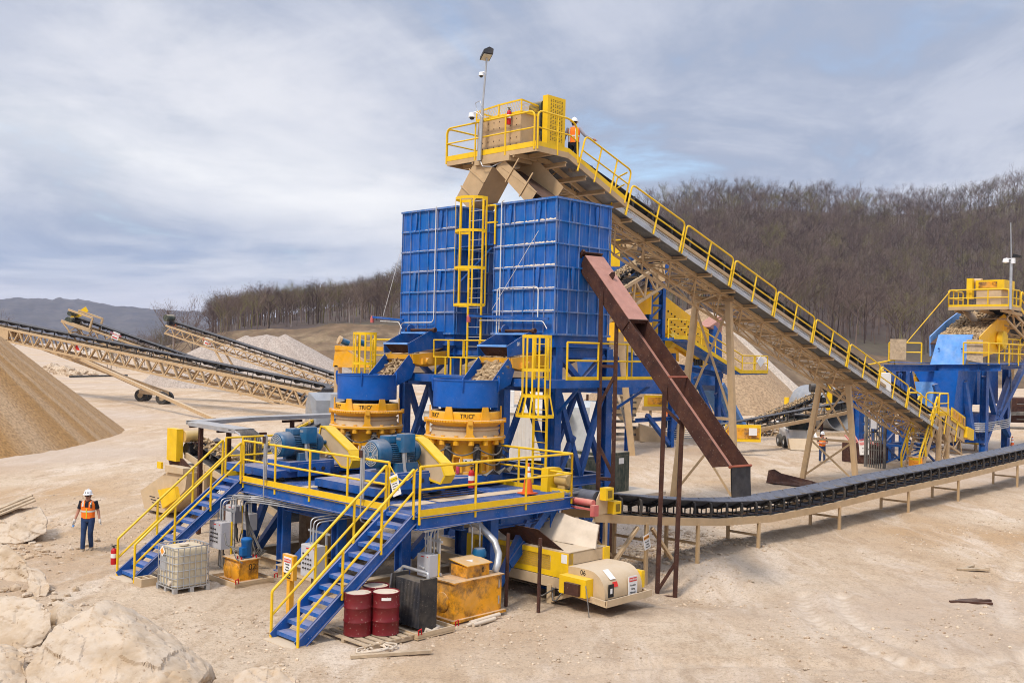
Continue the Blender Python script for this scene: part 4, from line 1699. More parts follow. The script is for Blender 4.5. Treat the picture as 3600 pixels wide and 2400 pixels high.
motor(.55, 6.75, 2.72, 'teal blue electric motor in front of the farther crusher')
motor(.42, 2.35, 2.86, 'teal blue electric motor in front of the nearer crusher')

def guard(u, vm, zm, vs, zs, label):
 """belt guard: rounded oblong case in the v-z plane from motor pulley to crusher sheave"""
 t = thing('belt_guard', label, 'belt guard', (u, vs, zs - .5), group='yellow drive belt guards')
 a, c = Vector((u, vm, zm)), Vector((u, vs, zs))
 d = (c - a).normalized()
 n = Vector((0, -d.z, d.y))
 r0, r1 = .20, .29
 poly = [a + n * r0 * .75 - d * r0 * .6, a + n * r0, c + n * r1 * .98 - d * .05, c + n * r1 * .35 + d * r1, c - n * r1 * .5 + d * r1 * 1.0, c - n * r1, a - n * r0, a - n * r0 * .55 - d * r0]
 b = B()
 w = .34
 # rim band
 for p, q in zip(poly, poly[1:] + poly[:1]):
  m_ = (p + q) / 2
  b.add([p, q, q + Vector((w, 0, 0)), p + Vector((w, 0, 0))], [(0, 1, 2, 3)])
  e = (q - p).normalized()
  k = Vector((0, -e.z, e.y)) * .012
  b.add([p + k, q + k, q + k + Vector((w, 0, 0)), p + k + Vector((w, 0, 0))], [(3, 2, 1, 0)])
  b.beam(p, q, .05, .012, (1, 0, 0))
 obj('case', b, M['yellow'], t)
 b = B()
 b.prism([p + Vector((.03, 0, 0)) for p in poly], (.01, 0, 0))
 obj('side_mesh', b, M['tandusty'], t)
 return t

guard(2.15, 6.85, 3.62, 5.75, 2.98, 'yellow sloping belt guard beside the farther motor')
guard(1.80, 2.35, 3.66, 1.50, 3.06, 'yellow sloping belt guard beside the nearer motor')

# ================================================================ feed chutes
M['rockload'] = mat('tan_crushed_rock', (.42, .30, .17), .9, var=.45, vscale=7, col2=(.20, .12, .06), c2=.3, c2scale=4, bump=.4)

def feeder(vc, label, number=None, rsz=.075, dz=0.0, seed=1):
 t = thing('feed_chute', label, 'chute', (6.2, vc, 5.3), group='blue feed chutes over the crushers')
 h = .6
 for s in (-1, 1):
  v = vc + s * h
  b = B()
  b.prism([(5.58, v, 6.24 + dz), (6.45, v, 6.66 + dz), (7.1, v, 6.66 + dz), (7.1, v, 6.15 + dz), (6.35, v, 6.05 + dz), (5.62, v, 5.92 + dz)], (0, .02 * s, 0))
  obj('side_plate', b, M['blue'], t)
  b = B()
  b.prism([(5.64, v, 5.90 + dz), (5.02, v, 5.26 + dz), (4.75, v, 5.0 + dz), (5.0, v, 4.85 + dz), (5.75, v, 5.15 + dz), (5.9, v, 5.55 + dz)], (0, .02 * s, 0))
  obj('spout_side', b, M['blue'] if s < 0 else M['bowl'], t)
 b = B()
 b.beam((5.58, vc - h, 6.24 + dz), (5.58, vc + h, 6.24 + dz), .05, .06)
 b.beam((6.3, vc - h, 6.6 + dz), (6.3, vc + h, 6.6 + dz), .05, .05)
 obj('cross_bar', b, M['bluelight'], t)
 b = B()
 b.plate([(7.1, vc - h, 6.12 + dz), (7.1, vc + h, 6.12 + dz), (5.7, vc + h, 5.72 + dz), (5.7, vc - h, 5.72 + dz)], .02)
 b.plate([(5.85, vc - h, 5.6 + dz), (5.85, vc + h, 5.6 + dz), (4.85, vc + h, 4.95 + dz), (4.85, vc - h, 4.95 + dz)], .02)
 b.plate([(5.62, vc - h + .03, 6.2 + dz), (5.62, vc + h - .03, 6.2 + dz), (5.9, vc + h - .03, 5.95 + dz), (5.9, vc - h + .03, 5.95 + dz)], .015)
 obj('rusty_floor', b, M['rust'], t)
 b = B()
 rr = random.Random(seed)
 for k in range(330):
  f = rr.random()
  u = 6.1 - f * 1.25
  zz = 5.92 - f * .95 + dz
  v = vc - h * .9 + (rr.random() ** 1.5) * h * (1.7 - .5 * f)
  b.rock((u, v, zz + rr.random() * .10), rsz * rr.uniform(.45, 1.3), k, (1, 1, .75))
 obj('rock_load', b, M['rockload'], t)
 b = B()
 b.cyl((6.62, vc - h - .12, 6.70 + dz), (6.62, vc + h + .12, 6.70 + dz), .045, n=12)
 for s in (-1, 1):
  b.cyl((6.62, vc + s * (h + .02), 6.70 + dz), (6.62, vc + s * (h + .12), 6.70 + dz), .075, n=12)
 obj('pivot_rod', b, M['rust'], t, smooth=40)
 b = B()
 b.lathe((6.62, vc + h * .85, 6.72 + dz), [(0, -.02), (.16, -.02), (.16, .02), (0, .02)], 20, axis='y')
 obj('swing_arm_disc', b, M['blue'], t)
 # vibrating pan and its drive under the chute
 b = B()
 b.prism([(5.75, vc - h - .06, 5.9 + dz), (7.3, vc - h - .06, 6.05 + dz), (7.3, vc - h - .06, 5.62 + dz), (6.3, vc - h - .06, 5.52 + dz), (5.8, vc - h - .06, 5.62 + dz)], (0, 2 * h + .12, 0))
 b.box(6.1, 6.5, vc - h - .16, vc - h - .06, 5.6 + dz, 5.78 + dz)
 obj('vibrating_pan', b, M['orange'], t)
 b = B()
 b.cyl((6.3, vc - h - .24, 5.70 + dz), (6.3, vc - h - .10, 5.70 + dz), .1, n=14)
 obj('drive_hub', b, M['orange'], t, smooth=40)
 if number:
  text('lettering', number, t, M['signwhite'], (6.05, vc - h - .024, 6.30 + dz), (1, 0, .05), (0, 0, 1), .16)
 return t

feeder(3.5, 'blue feed chute marked 01 with coarse tan rock over the nearer crusher', '01', .095, 0, 1)
feeder(7.9, 'blue feed chute with finer rock over the farther crusher', None, .05, .02, 2)

# ================================================================ surge bins
BZ0, BZ1 = 6.62, 10.64

def surge_bin(v0, v1, zt, label, seed):
 t = thing('surge_bin', label, 'bin', (8.3, (v0 + v1) / 2, 6.3), group='tall blue surge bins')
 u0, u1 = 7.06, 9.62
 b = B()
 w = .05
 b.box(u0 + w, u0 + w + .02, v0 + w, v1 - w, BZ0, zt)
 b.box(u1 - w - .02, u1 - w, v0 + w, v1 - w, BZ0, zt)
 b.box(u0 + w + .02, u1 - w - .02, v0 + w, v0 + w + .02, BZ0, zt)
 b.box(u0 + w + .02, u1 - w - .02, v1 - w - .02, v1 - w, BZ0, zt)
 obj('shell', b, M['bluebin'], t)
 b = B()
 for k in range(7):
  z = BZ0 + (zt - BZ0) * k / 6
  h = .022 if 0 < k < 6 else .03
  e = .02 if k in (0, 6) else 0.0
  b.box(u0 - e, u0 + .09, v0 - e, v1 + e, z - h, z + h)
  b.box(u1 - .09, u1 + e, v0 - e, v1 + e, z - h, z + h)
  b.box(u0 + .09, u1 - .09, v0 - e, v0 + .09, z - h, z + h)
  b.box(u0 + .09, u1 - .09, v1 - .09, v1 + e, z - h, z + h)
 obj('stiffener_ring', b, M['binrib'], t)
 b = B()
 for k in range(6):
  za, zb = BZ0 + (zt - BZ0) * k / 6 + .024, BZ0 + (zt - BZ0) * (k + 1) / 6 - .024
  for i in range(7):
   v = v0 + .03 + (v1 - v0 - .06) * i / 6
   b.box(u0 + .003, u0 + w + .004, v - .011, v + .011, za, zb)
   b.box(u1 - w - .004, u1 - .003, v - .011, v + .011, za, zb)
  for i in range(6):
   u = u0 + .12 + (u1 - u0 - .24) * i / 5
   b.box(u - .011, u + .011, v0 + .003, v0 + w + .004, za, zb)
   b.box(u - .011, u + .011, v1 - w - .004, v1 - .003, za, zb)
 obj('ribbing', b, M['binrib'], t)
 # dust lying along the ledges: little drifts heaped against the panels
 b = B()
 rr = random.Random(seed)
 for k in range(1, 6):
  z = BZ0 + (zt - BZ0) * k / 6 + .022
  for i in range(6):
   va, vb = v0 + .04 + (v1 - v0 - .06) * i / 6, v0 + .02 + (v1 - v0 - .06) * (i + 1) / 6
   n = 12
   hs = [(.012 + .05 * (.5 + .5 * mnoise.noise(Vector((j * .55 + i * 4.4, k * 3.1, seed)))) * (1.2 if k in (3, 4, 5) else .6)) * (1.25 - .13 * abs(i - .5)) for j in range(n + 1)]
   if v0 > 6:
    hs = [h * .5 for h in hs]
   vs = []
   for j in range(n + 1):
    v = va + (vb - va) * j / n
    vs += [(u0 + .004, v, z + .002), (u0 + w - .002, v, z + hs[j])]
   b.add(vs, [(2 * j, 2 * j + 2, 2 * j + 3, 2 * j + 1) for j in range(n)])
 each('dust_drift', b, M['drumtop'], t)
 # skirt and hopper under the box
 b = B()
 for (x0, x1, y0, y1) in ((u0 + .06, u1 - .06, v0 + .06, v0 + .1), (u0 + .06, u0 + .1, v0 + .1, v1 - .1), (u1 - .1, u1 - .06, v0 + .1, v1 - .1), (u0 + .06, u1 - .06, v1 - .1, v1 - .06)):
  b.box(x0, x1, y0, y1, 6.28, BZ0 - .025)
 b.box(u0 - .03, u1 + .03, v0 - .03, v1 + .03, 6.24, 6.29)
 c = [(u0 + .1, v0 + .1), (u1 - .1, v0 + .1), (u1 - .1, v1 - .1), (u0 + .1, v1 - .1)]
 m_ = ((u0 + u1) / 2 - .6, (v0 + v1) / 2)
 lo_ = [(m_[0] - .5, m_[1] - .55), (m_[0] + .5, m_[1] - .55), (m_[0] + .5, m_[1] + .55), (m_[0] - .5, m_[1] + .55)]
 b.add([(*p, 6.24) for p in c] + [(*p, 5.6) for p in lo_], [(0, 1, 5, 4), (1, 2, 6, 5), (2, 3, 7, 6), (3, 0, 4, 7)])
 obj('hopper_skirt', b, M['blue'], t)
 # pad eyes
 for (zz, pts) in ((zt - .08, 1), (BZ0 + (zt - BZ0) * .5 - .02, 0)):
  for f in (.27, .73):
   v = v0 + (v1 - v0) * f
   b = B()
   b.prism([(u0 + .03, v - .055, zz), (u0 + .03, v + .055, zz), (u0 + .03, v + .07, zz - .16), (u0 + .03, v + .012, zz - .62), (u0 + .03, v - .012, zz - .62), (u0 + .03, v - .07, zz - .16)], (-.045, 0, 0))
   b.cyl((u0 - .015, v, zz - .13), (u0 - .022, v, zz - .13), .028, n=10)
   obj('pad_eye', b, M['bluebin'], t)
  for f in (.30, .72):
   u = u0 + (u1 - u0) * f
   b = B()
   b.prism([(u - .055, v0 + .03, zz), (u + .055, v0 + .03, zz), (u + .07, v0 + .03, zz - .16), (u + .012, v0 + .03, zz - .62), (u - .012, v0 + .03, zz - .62), (u - .07, v0 + .03, zz - .16)], (0, -.045, 0))
   obj('pad_eye', b, M['bluebin'], t)
 b = B()
 vc = v1 - .38 if v0 < 6 else v0 + .95
 b.tube(fillet([(u0 - .12, vc + .12 - .3, zt + .07), (u0 - .05, vc, zt + .06), (u0 - .05, vc, 6.9 if v0 > 6 else 6.3)], .08) if v0 < 6 else
           fillet([(u0 - .05, vc, zt + .06), (u0 - .05, vc, 6.98), (u0 - .05, v1 - .15, 6.98), (u0 - .05, v1 - .05, 6.4)], .18), .018, 7)
 if v0 < 6:
  b.tube(fillet([(u0 - .06, v1 - .28, 6.3), (u0 - .06, v1 - .28, 8.02), (u0 - .06, v0 + .62, 8.02), (u0 - .06, v0 + .62, 7.1)], .14), .018, 7)
 obj('conduit', b, M['white'], t, smooth=50)
 return t

surge_bin(2.43, 5.05, 10.62, 'nearer blue surge bin above the rusty overflow chute', 3)
surge_bin(6.78, 9.55, 10.72, 'farther blue surge bin left of the caged ladder', 4)

# swing arms with sensors below the bins
for (u, v0_, v1_, z, lab) in ((6.93, 2.55, 5.95, 7.12, 'blue sensor arm under the nearer bin'), (6.93, 9.2, 10.9, 7.12, 'blue sensor arm sticking out left of the farther bin')):
 t = thing('sensor_arm', lab, 'pipe arm', (u, v0_, z), group='blue sensor arms')
 b = B()
 b.beam((u, v0_, z - .06), (u, v1_, z + .06), .07, .07)
 obj('arm', b, M['blue'], t)
 b = B()
 b.cyl((u, v1_, z - .14), (u, v1_, z + .03), .07, n=10)
 b.cyl((u, v1_, z + .03), (u, v1_, z + .10), .06, .04, n=10)
 obj('sensor', b, M['pinkred'], t, smooth=40)
 b = B()
 b.tube(fillet([(u - .03, v1_ - .5, z - .09), (u - .03, v0_ + .2, z - .12), (u - .03, v0_ + .03, z - .35)], .1), .014, 6)
 obj('conduit', b, M['white'], t, smooth=50)
t = B()
t.cyl((6.9, 3.0, 9.65), (6.86, 4.85, 7.35), .008, n=5)
solo('guy_wire', t, M['white'], 'thin white cable slanting across the nearer bin face', 'cable', (6.9, 3.0, 7.35))
t = B()
t.cyl((6.93, 10.3, 7.2), (7.05, 9.5, 9.6), .008, n=5)
solo('guy_wire', t, M['white'], 'thin cable from the left sensor arm up to the farther bin', 'cable', (6.9, 10.3, 7.2))

# ---------------------------------------------------------------- bin tower
t = thing('bin_tower', 'blue braced steel tower with a walkway under the surge bins', 'tower', (8.3, 6, 0))
cols = [(u, v) for u in (7.25, 9.6) for v in (2.52, 4.9, 6.95, 9.4)]
b = B()
for (u, v) in cols:
 b.ib((u, v, .1), (u, v, 6.23), .28, .3, (0, 1, 0), .025)
 b.lock = 1
 b.box(u - .22, u + .22, v - .22, v + .22, 0, .08)
 b.lock = 0
each('column', b, M['blue'], t)
b = B()
for z in (6.08, 5.05, 2.25):
 for u in (7.25, 9.6):
  b.ib((u, 2.6, z), (u, 9.4, z), .2, .28)
 for v in (2.52, 4.9, 6.95, 9.4):
  b.ib((7.35, v, z), (9.5, v, z), .2, .28)
each('cross_beam', b, M['blue'], t)
b = B()
for v in (2.52, 9.4):
 for (z0, z1) in ((2.4, 4.9), (5.2, 6.0)):
  b.beam((7.4, v, z1), (8.42, v, z0), .16, .16)
  b.beam((9.45, v, z1), (8.42, v, z0), .16, .16)
 b.beam((7.4, v, 2.4), (8.1, v, 3.6), .16, .16)
 b.beam((8.9, v, 1.0), (9.5, v, 2.1), .16, .16)
 b.beam((7.4, v, .4), (8.42, v, 2.1), .16, .16)
for u in (7.25, 9.6):
 for (va, vb) in ((2.6, 4.8), (7.0, 9.3)):
  b.beam((u, va, 2.4), (u, (va + vb) / 2, 4.9), .15, .15)
  b.beam((u, vb, 2.4), (u, (va + vb) / 2, 4.9), .15, .15)
  b.beam((u, va, .3), (u, vb, 2.1), .15, .15)
each('brace', b, M['blue'], t)
b = B()
for (x0, x1, y0, y1) in ((5.95, 7.1, 1.55, 9.6), (7.1, 10.75, 1.55, 2.35)):
 k = x0
 while k < x1:
  b.box(k, k + .012, y0, y1, 5.28, 5.31)
  k += .05
obj('walkway_grating', b, M['bluewalk'], t)
b = B()
b.beam((5.95, 1.5, 5.2), (10.75, 1.5, 5.2), .03, .22)
b.beam((5.92, 1.5, 5.2), (5.92, 9.6, 5.2), .03, .22)
for k in range(7):
 b.beam((6.3 + .7 * k, 1.5, 5.16), (6.3 + .7 * k, 2.4, 5.16), .06, .12)
b.beam((9.6, 2.5, 4.2), (10.6, 1.6, 5.1), .08, .08)
b.beam((7.25, 2.5, 4.2), (7.25, 1.6, 5.1), .08, .08)
b.beam((10.72, 1.5, 5.2), (10.72, 2.4, 5.2), .03, .22)
obj('walkway_beam', b, M['blue'], t)
b = B()
rail_run(b, [(6.62, 1.52, 5.31), (10.72, 1.52, 5.31)], n=3)
rail_run(b, [(10.72, 1.52, 5.31), (10.72, 2.4, 5.31)], n=1)
rail_run(b, [(5.95, 9.55, 5.31), (5.95, 8.6, 5.31)], n=1)
for k in range(4):
 va, vb = 7.15 - .72 * k, 7.15 - .72 * (k + 1) + .05
 u = 6.55
 b.tube([(u, va, 5.86), (u, va, 6.40), (u, vb, 6.40), (u, vb, 5.86)], PR, 7, closed=True)
 b.lock = 1
 for v in (va - .1, vb + .1):
  b.tube([(u, v, 5.1), (u, v, 5.86)], PR, 7)
 b.lock = 0
each('handrail', b, M['yellow'], t, smooth=40)
b = B()
toe(b, [(6.62, 1.53, 0), (10.72, 1.53, 0)], .1, .012, 5.31)
obj('toe_board', b, M['yellow'], t)

cage_ladder('caged_ladder', 'tall yellow caged ladder between the two blue bins', 6.98, 5.75, 5.35, 10.86, 7.5, w=.60, r=.58, flare=False, nbars=5)
cage_ladder('caged_ladder', 'yellow caged ladder with flared foot right of the nearer crusher', 6.02, 1.95, 2.4, 6.56, 4.32, w=.5, r=.46, flare=True, nbars=9)
cage_ladder('caged_ladder', 'yellow caged ladder behind the farther crusher bowl', 5.6, 9.25, 2.4, 6.6, 4.32, w=.5, r=.46, flare=True, nbars=9)
t = thing('ladder_gate', 'small yellow gate beside the top of the bin ladder', 'railing', (7.0, 5.3, 9.0))
b = B()
rail_run(b, [(7.02, 5.35, 9.5), (7.02, 4.95, 9.5), (7.9, 4.95, 9.5)], h=1.1)
obj('gate_frame', b, M['yellow'], t, smooth=40)
b = B()
b.box(7.1, 9.3, 5.1, 6.7, 9.38, 9.42)
b.beam((7.15, 6.6, 8.3), (7.15, 5.2, 9.3), .06, .06)
obj('landing', b, M['blue'], t)

# ================================================================ rusty overflow chute
def rust_chute():
 A = Vector((2.42, 30.0, 9.0))
 E = Vector((5.86, 25.35, 3.32))
 t = thing('overflow_chute', 'long rusty steel chute sloping down from the nearer blue bin', 'chute', (5.0, 26.5, 0), False)
 d = (E - A).normalized()
 l = Vector((d.y, -d.x, 0)).normalized()       # lateral, to the right
 if l.x < 0:
  l = -l
 up = l.cross(d)
 if up.z < 0:
  up = -up
 L = (E - A).length
 W, Hh = .74, .46

 def P(s, a, h):
  return A + d * s + l * a + up * h
 b = B()
 for a in (-W / 2, W / 2):
  b.plate([P(0, a, 0), P(L + (0.0), a, 0), P(L - .35, a, -Hh), P(.1, a, -Hh)], .016)
 b.plate([P(.05, -W / 2, -Hh), P(.05, W / 2, -Hh), P(L - .35, W / 2, -Hh), P(L - .35, -W / 2, -Hh)], .016)
 obj('trough', b, M['rust'], t)
 b = B()
 b.plate([P(.1, -W / 2 + .01, -Hh + .012), P(.1, W / 2 - .01, -Hh + .012), P(L - .36, W / 2 - .01, -Hh + .012), P(L - .36, -W / 2 + .01, -Hh + .012)], .006)
 obj('lit_floor', b, M['rustlid'], t)  # pale layer over the trough floor, painting the light that falls in
 b = B()
 b.plate([P(0, -W / 2, .012), P(0, W / 2, .012), P(2.75, W / 2, .012), P(2.75, -W / 2, .012)], .016)
 each('cover_plate', b, M['rustlid'], t)
 b = B()
 b.beam(P(2.76, -W / 2 - .05, -.05), P(2.76, W / 2 + .02, -.05), .03, .14, up)
 for a in (-W / 2 - .02, W / 2 + .02):
  b.beam(P(2.8, a, -.35), P(2.8, a, 0), .05, .05, d)
 obj('stiffener', b, M['rust'], t)
 b = B()
 b.beam(P(L + .02, -W / 2 - .04, 0.0), P(L + .02, W / 2 + .06, 0.0), .05, .06, up)
 b.beam(P(5.0, -W / 2, .0), P(5.0, W / 2, .0), .05, .03, up)
 each('lip_bar', b, mat('red_oxide_bar', (.26, .07, .035), .7, var=.2), t)
 b = B()
 q = P(.95, .06, .02)
 b.prism([q + d * -.11 + up * .0, q + d * .11 + up * 0, q + d * .09 + up * .16, q + up * .22, q + d * -.08 + up * .14], l * .02)
 obj('lifting_eye', b, M['rust'], t)
 b = B()
 vs, n = [], 8
 for i in range(n + 1):
  z = -.78 * i / n
  o = .06 * (i / n) ** 2
  for a in (-W / 2 + .04, W / 2 + .02):
   vs.append(P(L + .0, a, 0) + Vector((d.x * (.04 + o), d.y * (.04 + o), z)))
 b.add(vs, [(2 * i, 2 * i + 1, 2 * i + 3, 2 * i + 2) for i in range(n)])
 vs2 = [v + Vector((-.02, .025, 0)) for v in vs]
 b.add(vs2, [(2 * i + 2, 2 * i + 3, 2 * i + 1, 2 * i) for i in range(n)])
 obj('rubber_flap', b, M['rubber'], t)
 b = B()
 b.box(0, 0, 0, 0, 0, 0)
 b = B()
 g = P(.0, 0, -.2)
 b.plate([P(-.12, -W / 2 - .03, .05), P(-.12, W / 2 + .03, .05), P(-.12, W / 2 + .03, -Hh - .1), P(-.12, -W / 2 - .03, -Hh - .1)], .03)
 b.beam(P(-.1, -W / 2 - .05, .12), P(-.1, -W / 2 - .05, -Hh - .25), .08, .10, d)
 obj('bin_collar', b, M['rust'], t)
 # supports
 b = B()
 sA, sB = 5.25, 5.95
 for s, a, off in ((5.15, -W / 2 - .05, -.75), (5.75, W / 2 - .10, -.6)):
  p = P(s, a, -.25)
  if a > 0:
   p = P(s + .15, -W / 2 + .25, -Hh - .02)
  b.beam(p + Vector((.0, 0, .05)), (p.x - .10, p.y, off), .11, .11, (0, 1, 0))
  if a < 0:
   pA = p
  else:
   pB = p
 b.beam((pA.x, pA.y, pA.z - .55), (pB.x, pB.y, pB.z - .3), .08, .08)
 b.beam((pA.x - .1, pA.y, -.3), (pB.x - .08, pB.y, .55), .09, .09)
 b.beam((pA.x - .1, pA.y, -.42), (pB.x - .1, pB.y, -.42), .09, .09)
 obj('support_post', b, M['rust'], t)
 b = B()
 p1, p2 = P(1.35, -W / 2 - .05, -.2), P(1.9, -W / 2 + .12, -Hh)
 p2 = P(2.2, -W / 2 + .2, -Hh)
 b.beam(p1, (p1.x + .05, p1.y, 0), .12, .12, (0, 1, 0))
 b.beam(p2, (p2.x - .02, p2.y, 0), .11, .11, (0, 1, 0))
 for (z0, z1) in ((4.6, 5.5), (3.4, 2.55), (1.6, 2.4)):
  b.beam((p1.x + .03, p1.y, z0), (p2.x, p2.y, z1), .08, .08)
 for z in (2.45, 5.72):
  b.beam((p1.x + .03, p1.y, z), (p2.x, p2.y, z), .09, .09)
 obj('rear_support', b, M['rust'], t)
 return t

rust_chute()
# ================================================================ main inclined conveyor
CV = 6.2
SL = -.308

def zw(u):
 """walkway floor height along the main conveyor"""
 return 11.41 + SL * (u - 12.15)

def main_conveyor():
 A, Bp = s2w(9.0, CV, zw(9.0) + .70), s2w(47.2, CV, zw(47.2) + .70)
 root, P = conveyor('inclined_conveyor', 'long tan inclined conveyor with yellow handrails rising to the platform over the bins', A, Bp,
                       w=1.15, depth=.80, pitch=1.3, idl=1.25, chord=.11, diag=.05, trough=.26, width=1.5, lift=.34)
 BASE[root.name] = Vector((0, 0, 0))
 root2 = root
 inv = None
 # the walkway pieces are set out in plant-grid coordinates and turned into the conveyor's frame

 def put(name, b, m, smooth=None, each_=False):
  b.V = [tuple(s2w(*v) - A) for v in b.V]
  (each if each_ else obj)(name, b, M[m], root, smooth=smooth)
 un = Vector((-SL, 0, 1)).normalized()
 b = B()
 for (ua, ub) in ((12.7, 41.5),):
  b.prism([(ua, 4.82, zw(ua)), (ub, 4.82, zw(ub)), (ub, 5.52, zw(ub)), (ua, 5.52, zw(ua))], un * .03)
  k = 4.86
  while k < 5.5:
   b.beam((ua, k, zw(ua) - .02), (ub, k, zw(ub) - .02), .012, .03, un)
   k += .06
 put('walkway_grating', b, 'greydeck')
 b = B()
 b.beam((12.7, 4.79, zw(12.7) + .0), (41.6, 4.79, zw(41.6) + .0), .03, .18, un)
 b.tube([(13, 4.83, zw(13) + .16), (41, 4.83, zw(41) + .16)], .016, 6)
 b.tube([(13, 4.86, zw(13) + .22), (41, 4.86, zw(41) + .22)], .012, 6)
 put('edge_channel', b, 'galv')
 b = B()
 u = 13.6
 while u < 41:
  b.ib((u, 4.76, zw(u) - .12), (u, CV + .8, zw(u) - .12), .10, .13, un, .014)
  u += 1.72
 put('cross_bracket', b, 'tan', each_=True)
 b = B()
 for v in (CV - .5, CV + .5):
  b.beam((13, v, zw(13) - .25), (44, v, zw(44) - .25), .06, .08, un)
 u = 13.6
 while u < 40:
  b.beam((u, CV - .72, zw(u) - .2), (u + 1.72, CV + .72, zw(u + 1.72) - .2), .05, .05, un)
  b.beam((u, CV + .72, zw(u) - .2), (u + 1.72, CV - .72, zw(u + 1.72) - .2), .05, .05, un)
  b.beam((u, CV - .72, zw(u) - .2), (u + .86, CV, zw(u + .86) - .95), .05, .05)
  b.beam((u + .86, CV, zw(u + .86) - .95), (u + 1.72, CV - .72, zw(u + 1.72) - .2), .05, .05)
  b.beam((u, CV + .72, zw(u) - .2), (u + .86, CV, zw(u + .86) - .95), .05, .05)
  b.beam((u + .86, CV, zw(u + .86) - .95), (u + 1.72, CV + .72, zw(u + 1.72) - .2), .05, .05)
  u += 1.72
 b.beam((14.4, CV, zw(14.4) - .95), (39.5, CV, zw(39.5) - .95), .07, .09, un)
 put('under_brace', b, 'tan')
 u = 13.2
 while u < 41:
  L = 3.35
  b = B()
  p = [Vector((u + .06, 4.74, zw(u + .06))), Vector((u + L, 4.74, zw(u + L)))]
  t0, t1 = p[0] + un * 1.08, p[1] + un * 1.08
  b.tube(fillet([p[0] - un * .1, t0, t1, p[1] - un * .1], .2, 4), .036, 7)
  b.tube([p[0] + un * .55, p[1] + un * .55], .030, 7)
  m_ = (p[0] + p[1]) / 2
  b.tube([m_ - un * .1, m_ + un * 1.08], .034, 7)
  put('handrail', b, 'yellow', 40)
  b = B()
  b.tube(fillet([Vector((u + .06, CV + .9, zw(u))) - un * .1, Vector((u + .06, CV + .9, zw(u))) + un * .9, Vector((u + L, CV + .9, zw(u + L))) + un * .9], .2, 4), .024, 6)
  u += L + .08
 # head platform
 FZ = 12.50
 FL = [(8.0, 4.2), (9.25, 4.2), (9.25, 8.35), (8.0, 8.35)]
 b = B()
 b.prism([(8.0, 4.2, FZ), (9.5, 4.2, FZ), (9.5, 8.35, FZ), (8.0, 8.35, FZ)], (0, 0, .03))
 b.prism([(9.5, 4.2, FZ - .02), (12.5, 4.2, zw(12.5)), (12.5, 5.5, zw(12.5)), (9.5, 5.5, FZ - .02)], un * .03)
 b.prism([(9.5, 7.0, FZ - .02), (10.8, 7.0, FZ - .02), (10.8, 8.35, FZ - .02), (9.5, 8.35, FZ - .02)], (0, 0, .03))
 put('platform_floor', b, 'greydeck')
 b = B()
 b.beam((8.0, 4.2, FZ - .08), (8.0, 8.35, FZ - .08), .04, .18)
 b.beam((8.0, 4.19, FZ - .08), (9.5, 4.19, FZ - .08), .04, .18)
 b.beam((9.5, 4.19, FZ - .09), (12.55, 4.19, zw(12.55) - .09), .04, .18, un)
 b.beam((8.0, 8.35, FZ - .08), (10.8, 8.35, FZ - .08), .04, .18)
 b.beam((12.5, 4.2, zw(12.5) - .1), (12.5, 7, zw(12.5) - .1), .08, .16)
 for u in (9.4, 10.4, 11.4):
  z = min(FZ, zw(u)) - .12
  b.ib((u, 4.2, z), (u, 7.0, z), .10, .14, un, .014)
 b.ib((8.7, 4.2, FZ - .12), (8.7, 8.3, FZ - .12), .10, .14)
 for v in (5.2, 6.0, 7.1):
  b.beam((8.0, v, FZ - .15), (9.6, v, FZ - .15), .07, .16)
  b.beam((9.6, v, FZ - .15), (13.5, v, zw(13.5) - .2), .07, .16)
 put('platform_beam', b, 'tan', each_=True)
 b = B()
 u0, v0, v1 = 7.97, 4.17, 8.37
 b.tube(fillet([(u0, v1 + .0, FZ - .1), (u0, v1, FZ + 1.1), (u0, v0 + .1, FZ + 1.1), (u0, v0 + .1, FZ - .1)], .22, 4), .032, 7)
 b.tube([(u0, v1, FZ + .58), (u0, v0 + .1, FZ + .58)], .026, 7)
 for v in (5.55, 6.95):
  b.tube([(u0, v, FZ - .15), (u0, v, FZ + 1.1)], .03, 7)
 b.tube(fillet([(8.02, v0, FZ - .1), (8.02, v0, FZ + 1.1), (9.5, v0, FZ + 1.1), (9.85, v0, FZ + .95), (9.95, v0, FZ - .25)], .2, 4), .032, 7)
 b.tube([(8.02, v0, FZ + .58), (9.55, v0, FZ + .58), (9.85, v0, FZ + .45)], .026, 7)
 b.tube([(8.95, v0, FZ - .15), (8.95, v0, FZ + 1.1)], .03, 7)
 p0, p1 = Vector((9.98, v0, zw(9.98) + .05)), Vector((12.45, v0, zw(12.45) + .02))
 b.tube(fillet([p0 - un * .15, p0 + un * 1.12, p1 + un * 1.12, p1 - un * .1], .2, 4), .032, 7)
 b.tube([p0 + un * .6, p1 + un * .6], .026, 7)
 for f in (.34, .68):
  b.tube([p0.lerp(p1, f) - un * .12, p0.lerp(p1, f) + un * 1.12], .03, 7)
 q = Vector((12.45, 4.75, zw(12.45)))
 b.tube(fillet([p1.lerp(p0, .08) + un * .95, q + un * .95, q - un * .1], .12, 3), .028, 7)
 b.tube([p1.lerp(p0, .08) + un * .5, q + un * .5], .024, 7)
 b.tube(fillet([(8.0, v1, FZ - .1), (8.0, v1, FZ + 1.1), (10.6, v1, FZ + 1.1), (10.6, v1, FZ - .1)], .2, 4), .032, 7)
 b.tube([(8.0, v1, FZ + .58), (10.6, v1, FZ + .58)], .026, 7)
 b.tube([(9.3, v1, FZ - .1), (9.3, v1, FZ + 1.1)], .03, 7)
 put('platform_rail', b, 'yellow', 40)
 b = B()
 b.beam((7.98, 4.2, FZ + .07), (7.98, 8.35, FZ + .07), .014, .17)
 b.beam((8.0, 4.18, FZ + .07), (9.5, 4.18, FZ + .07), .014, .17)
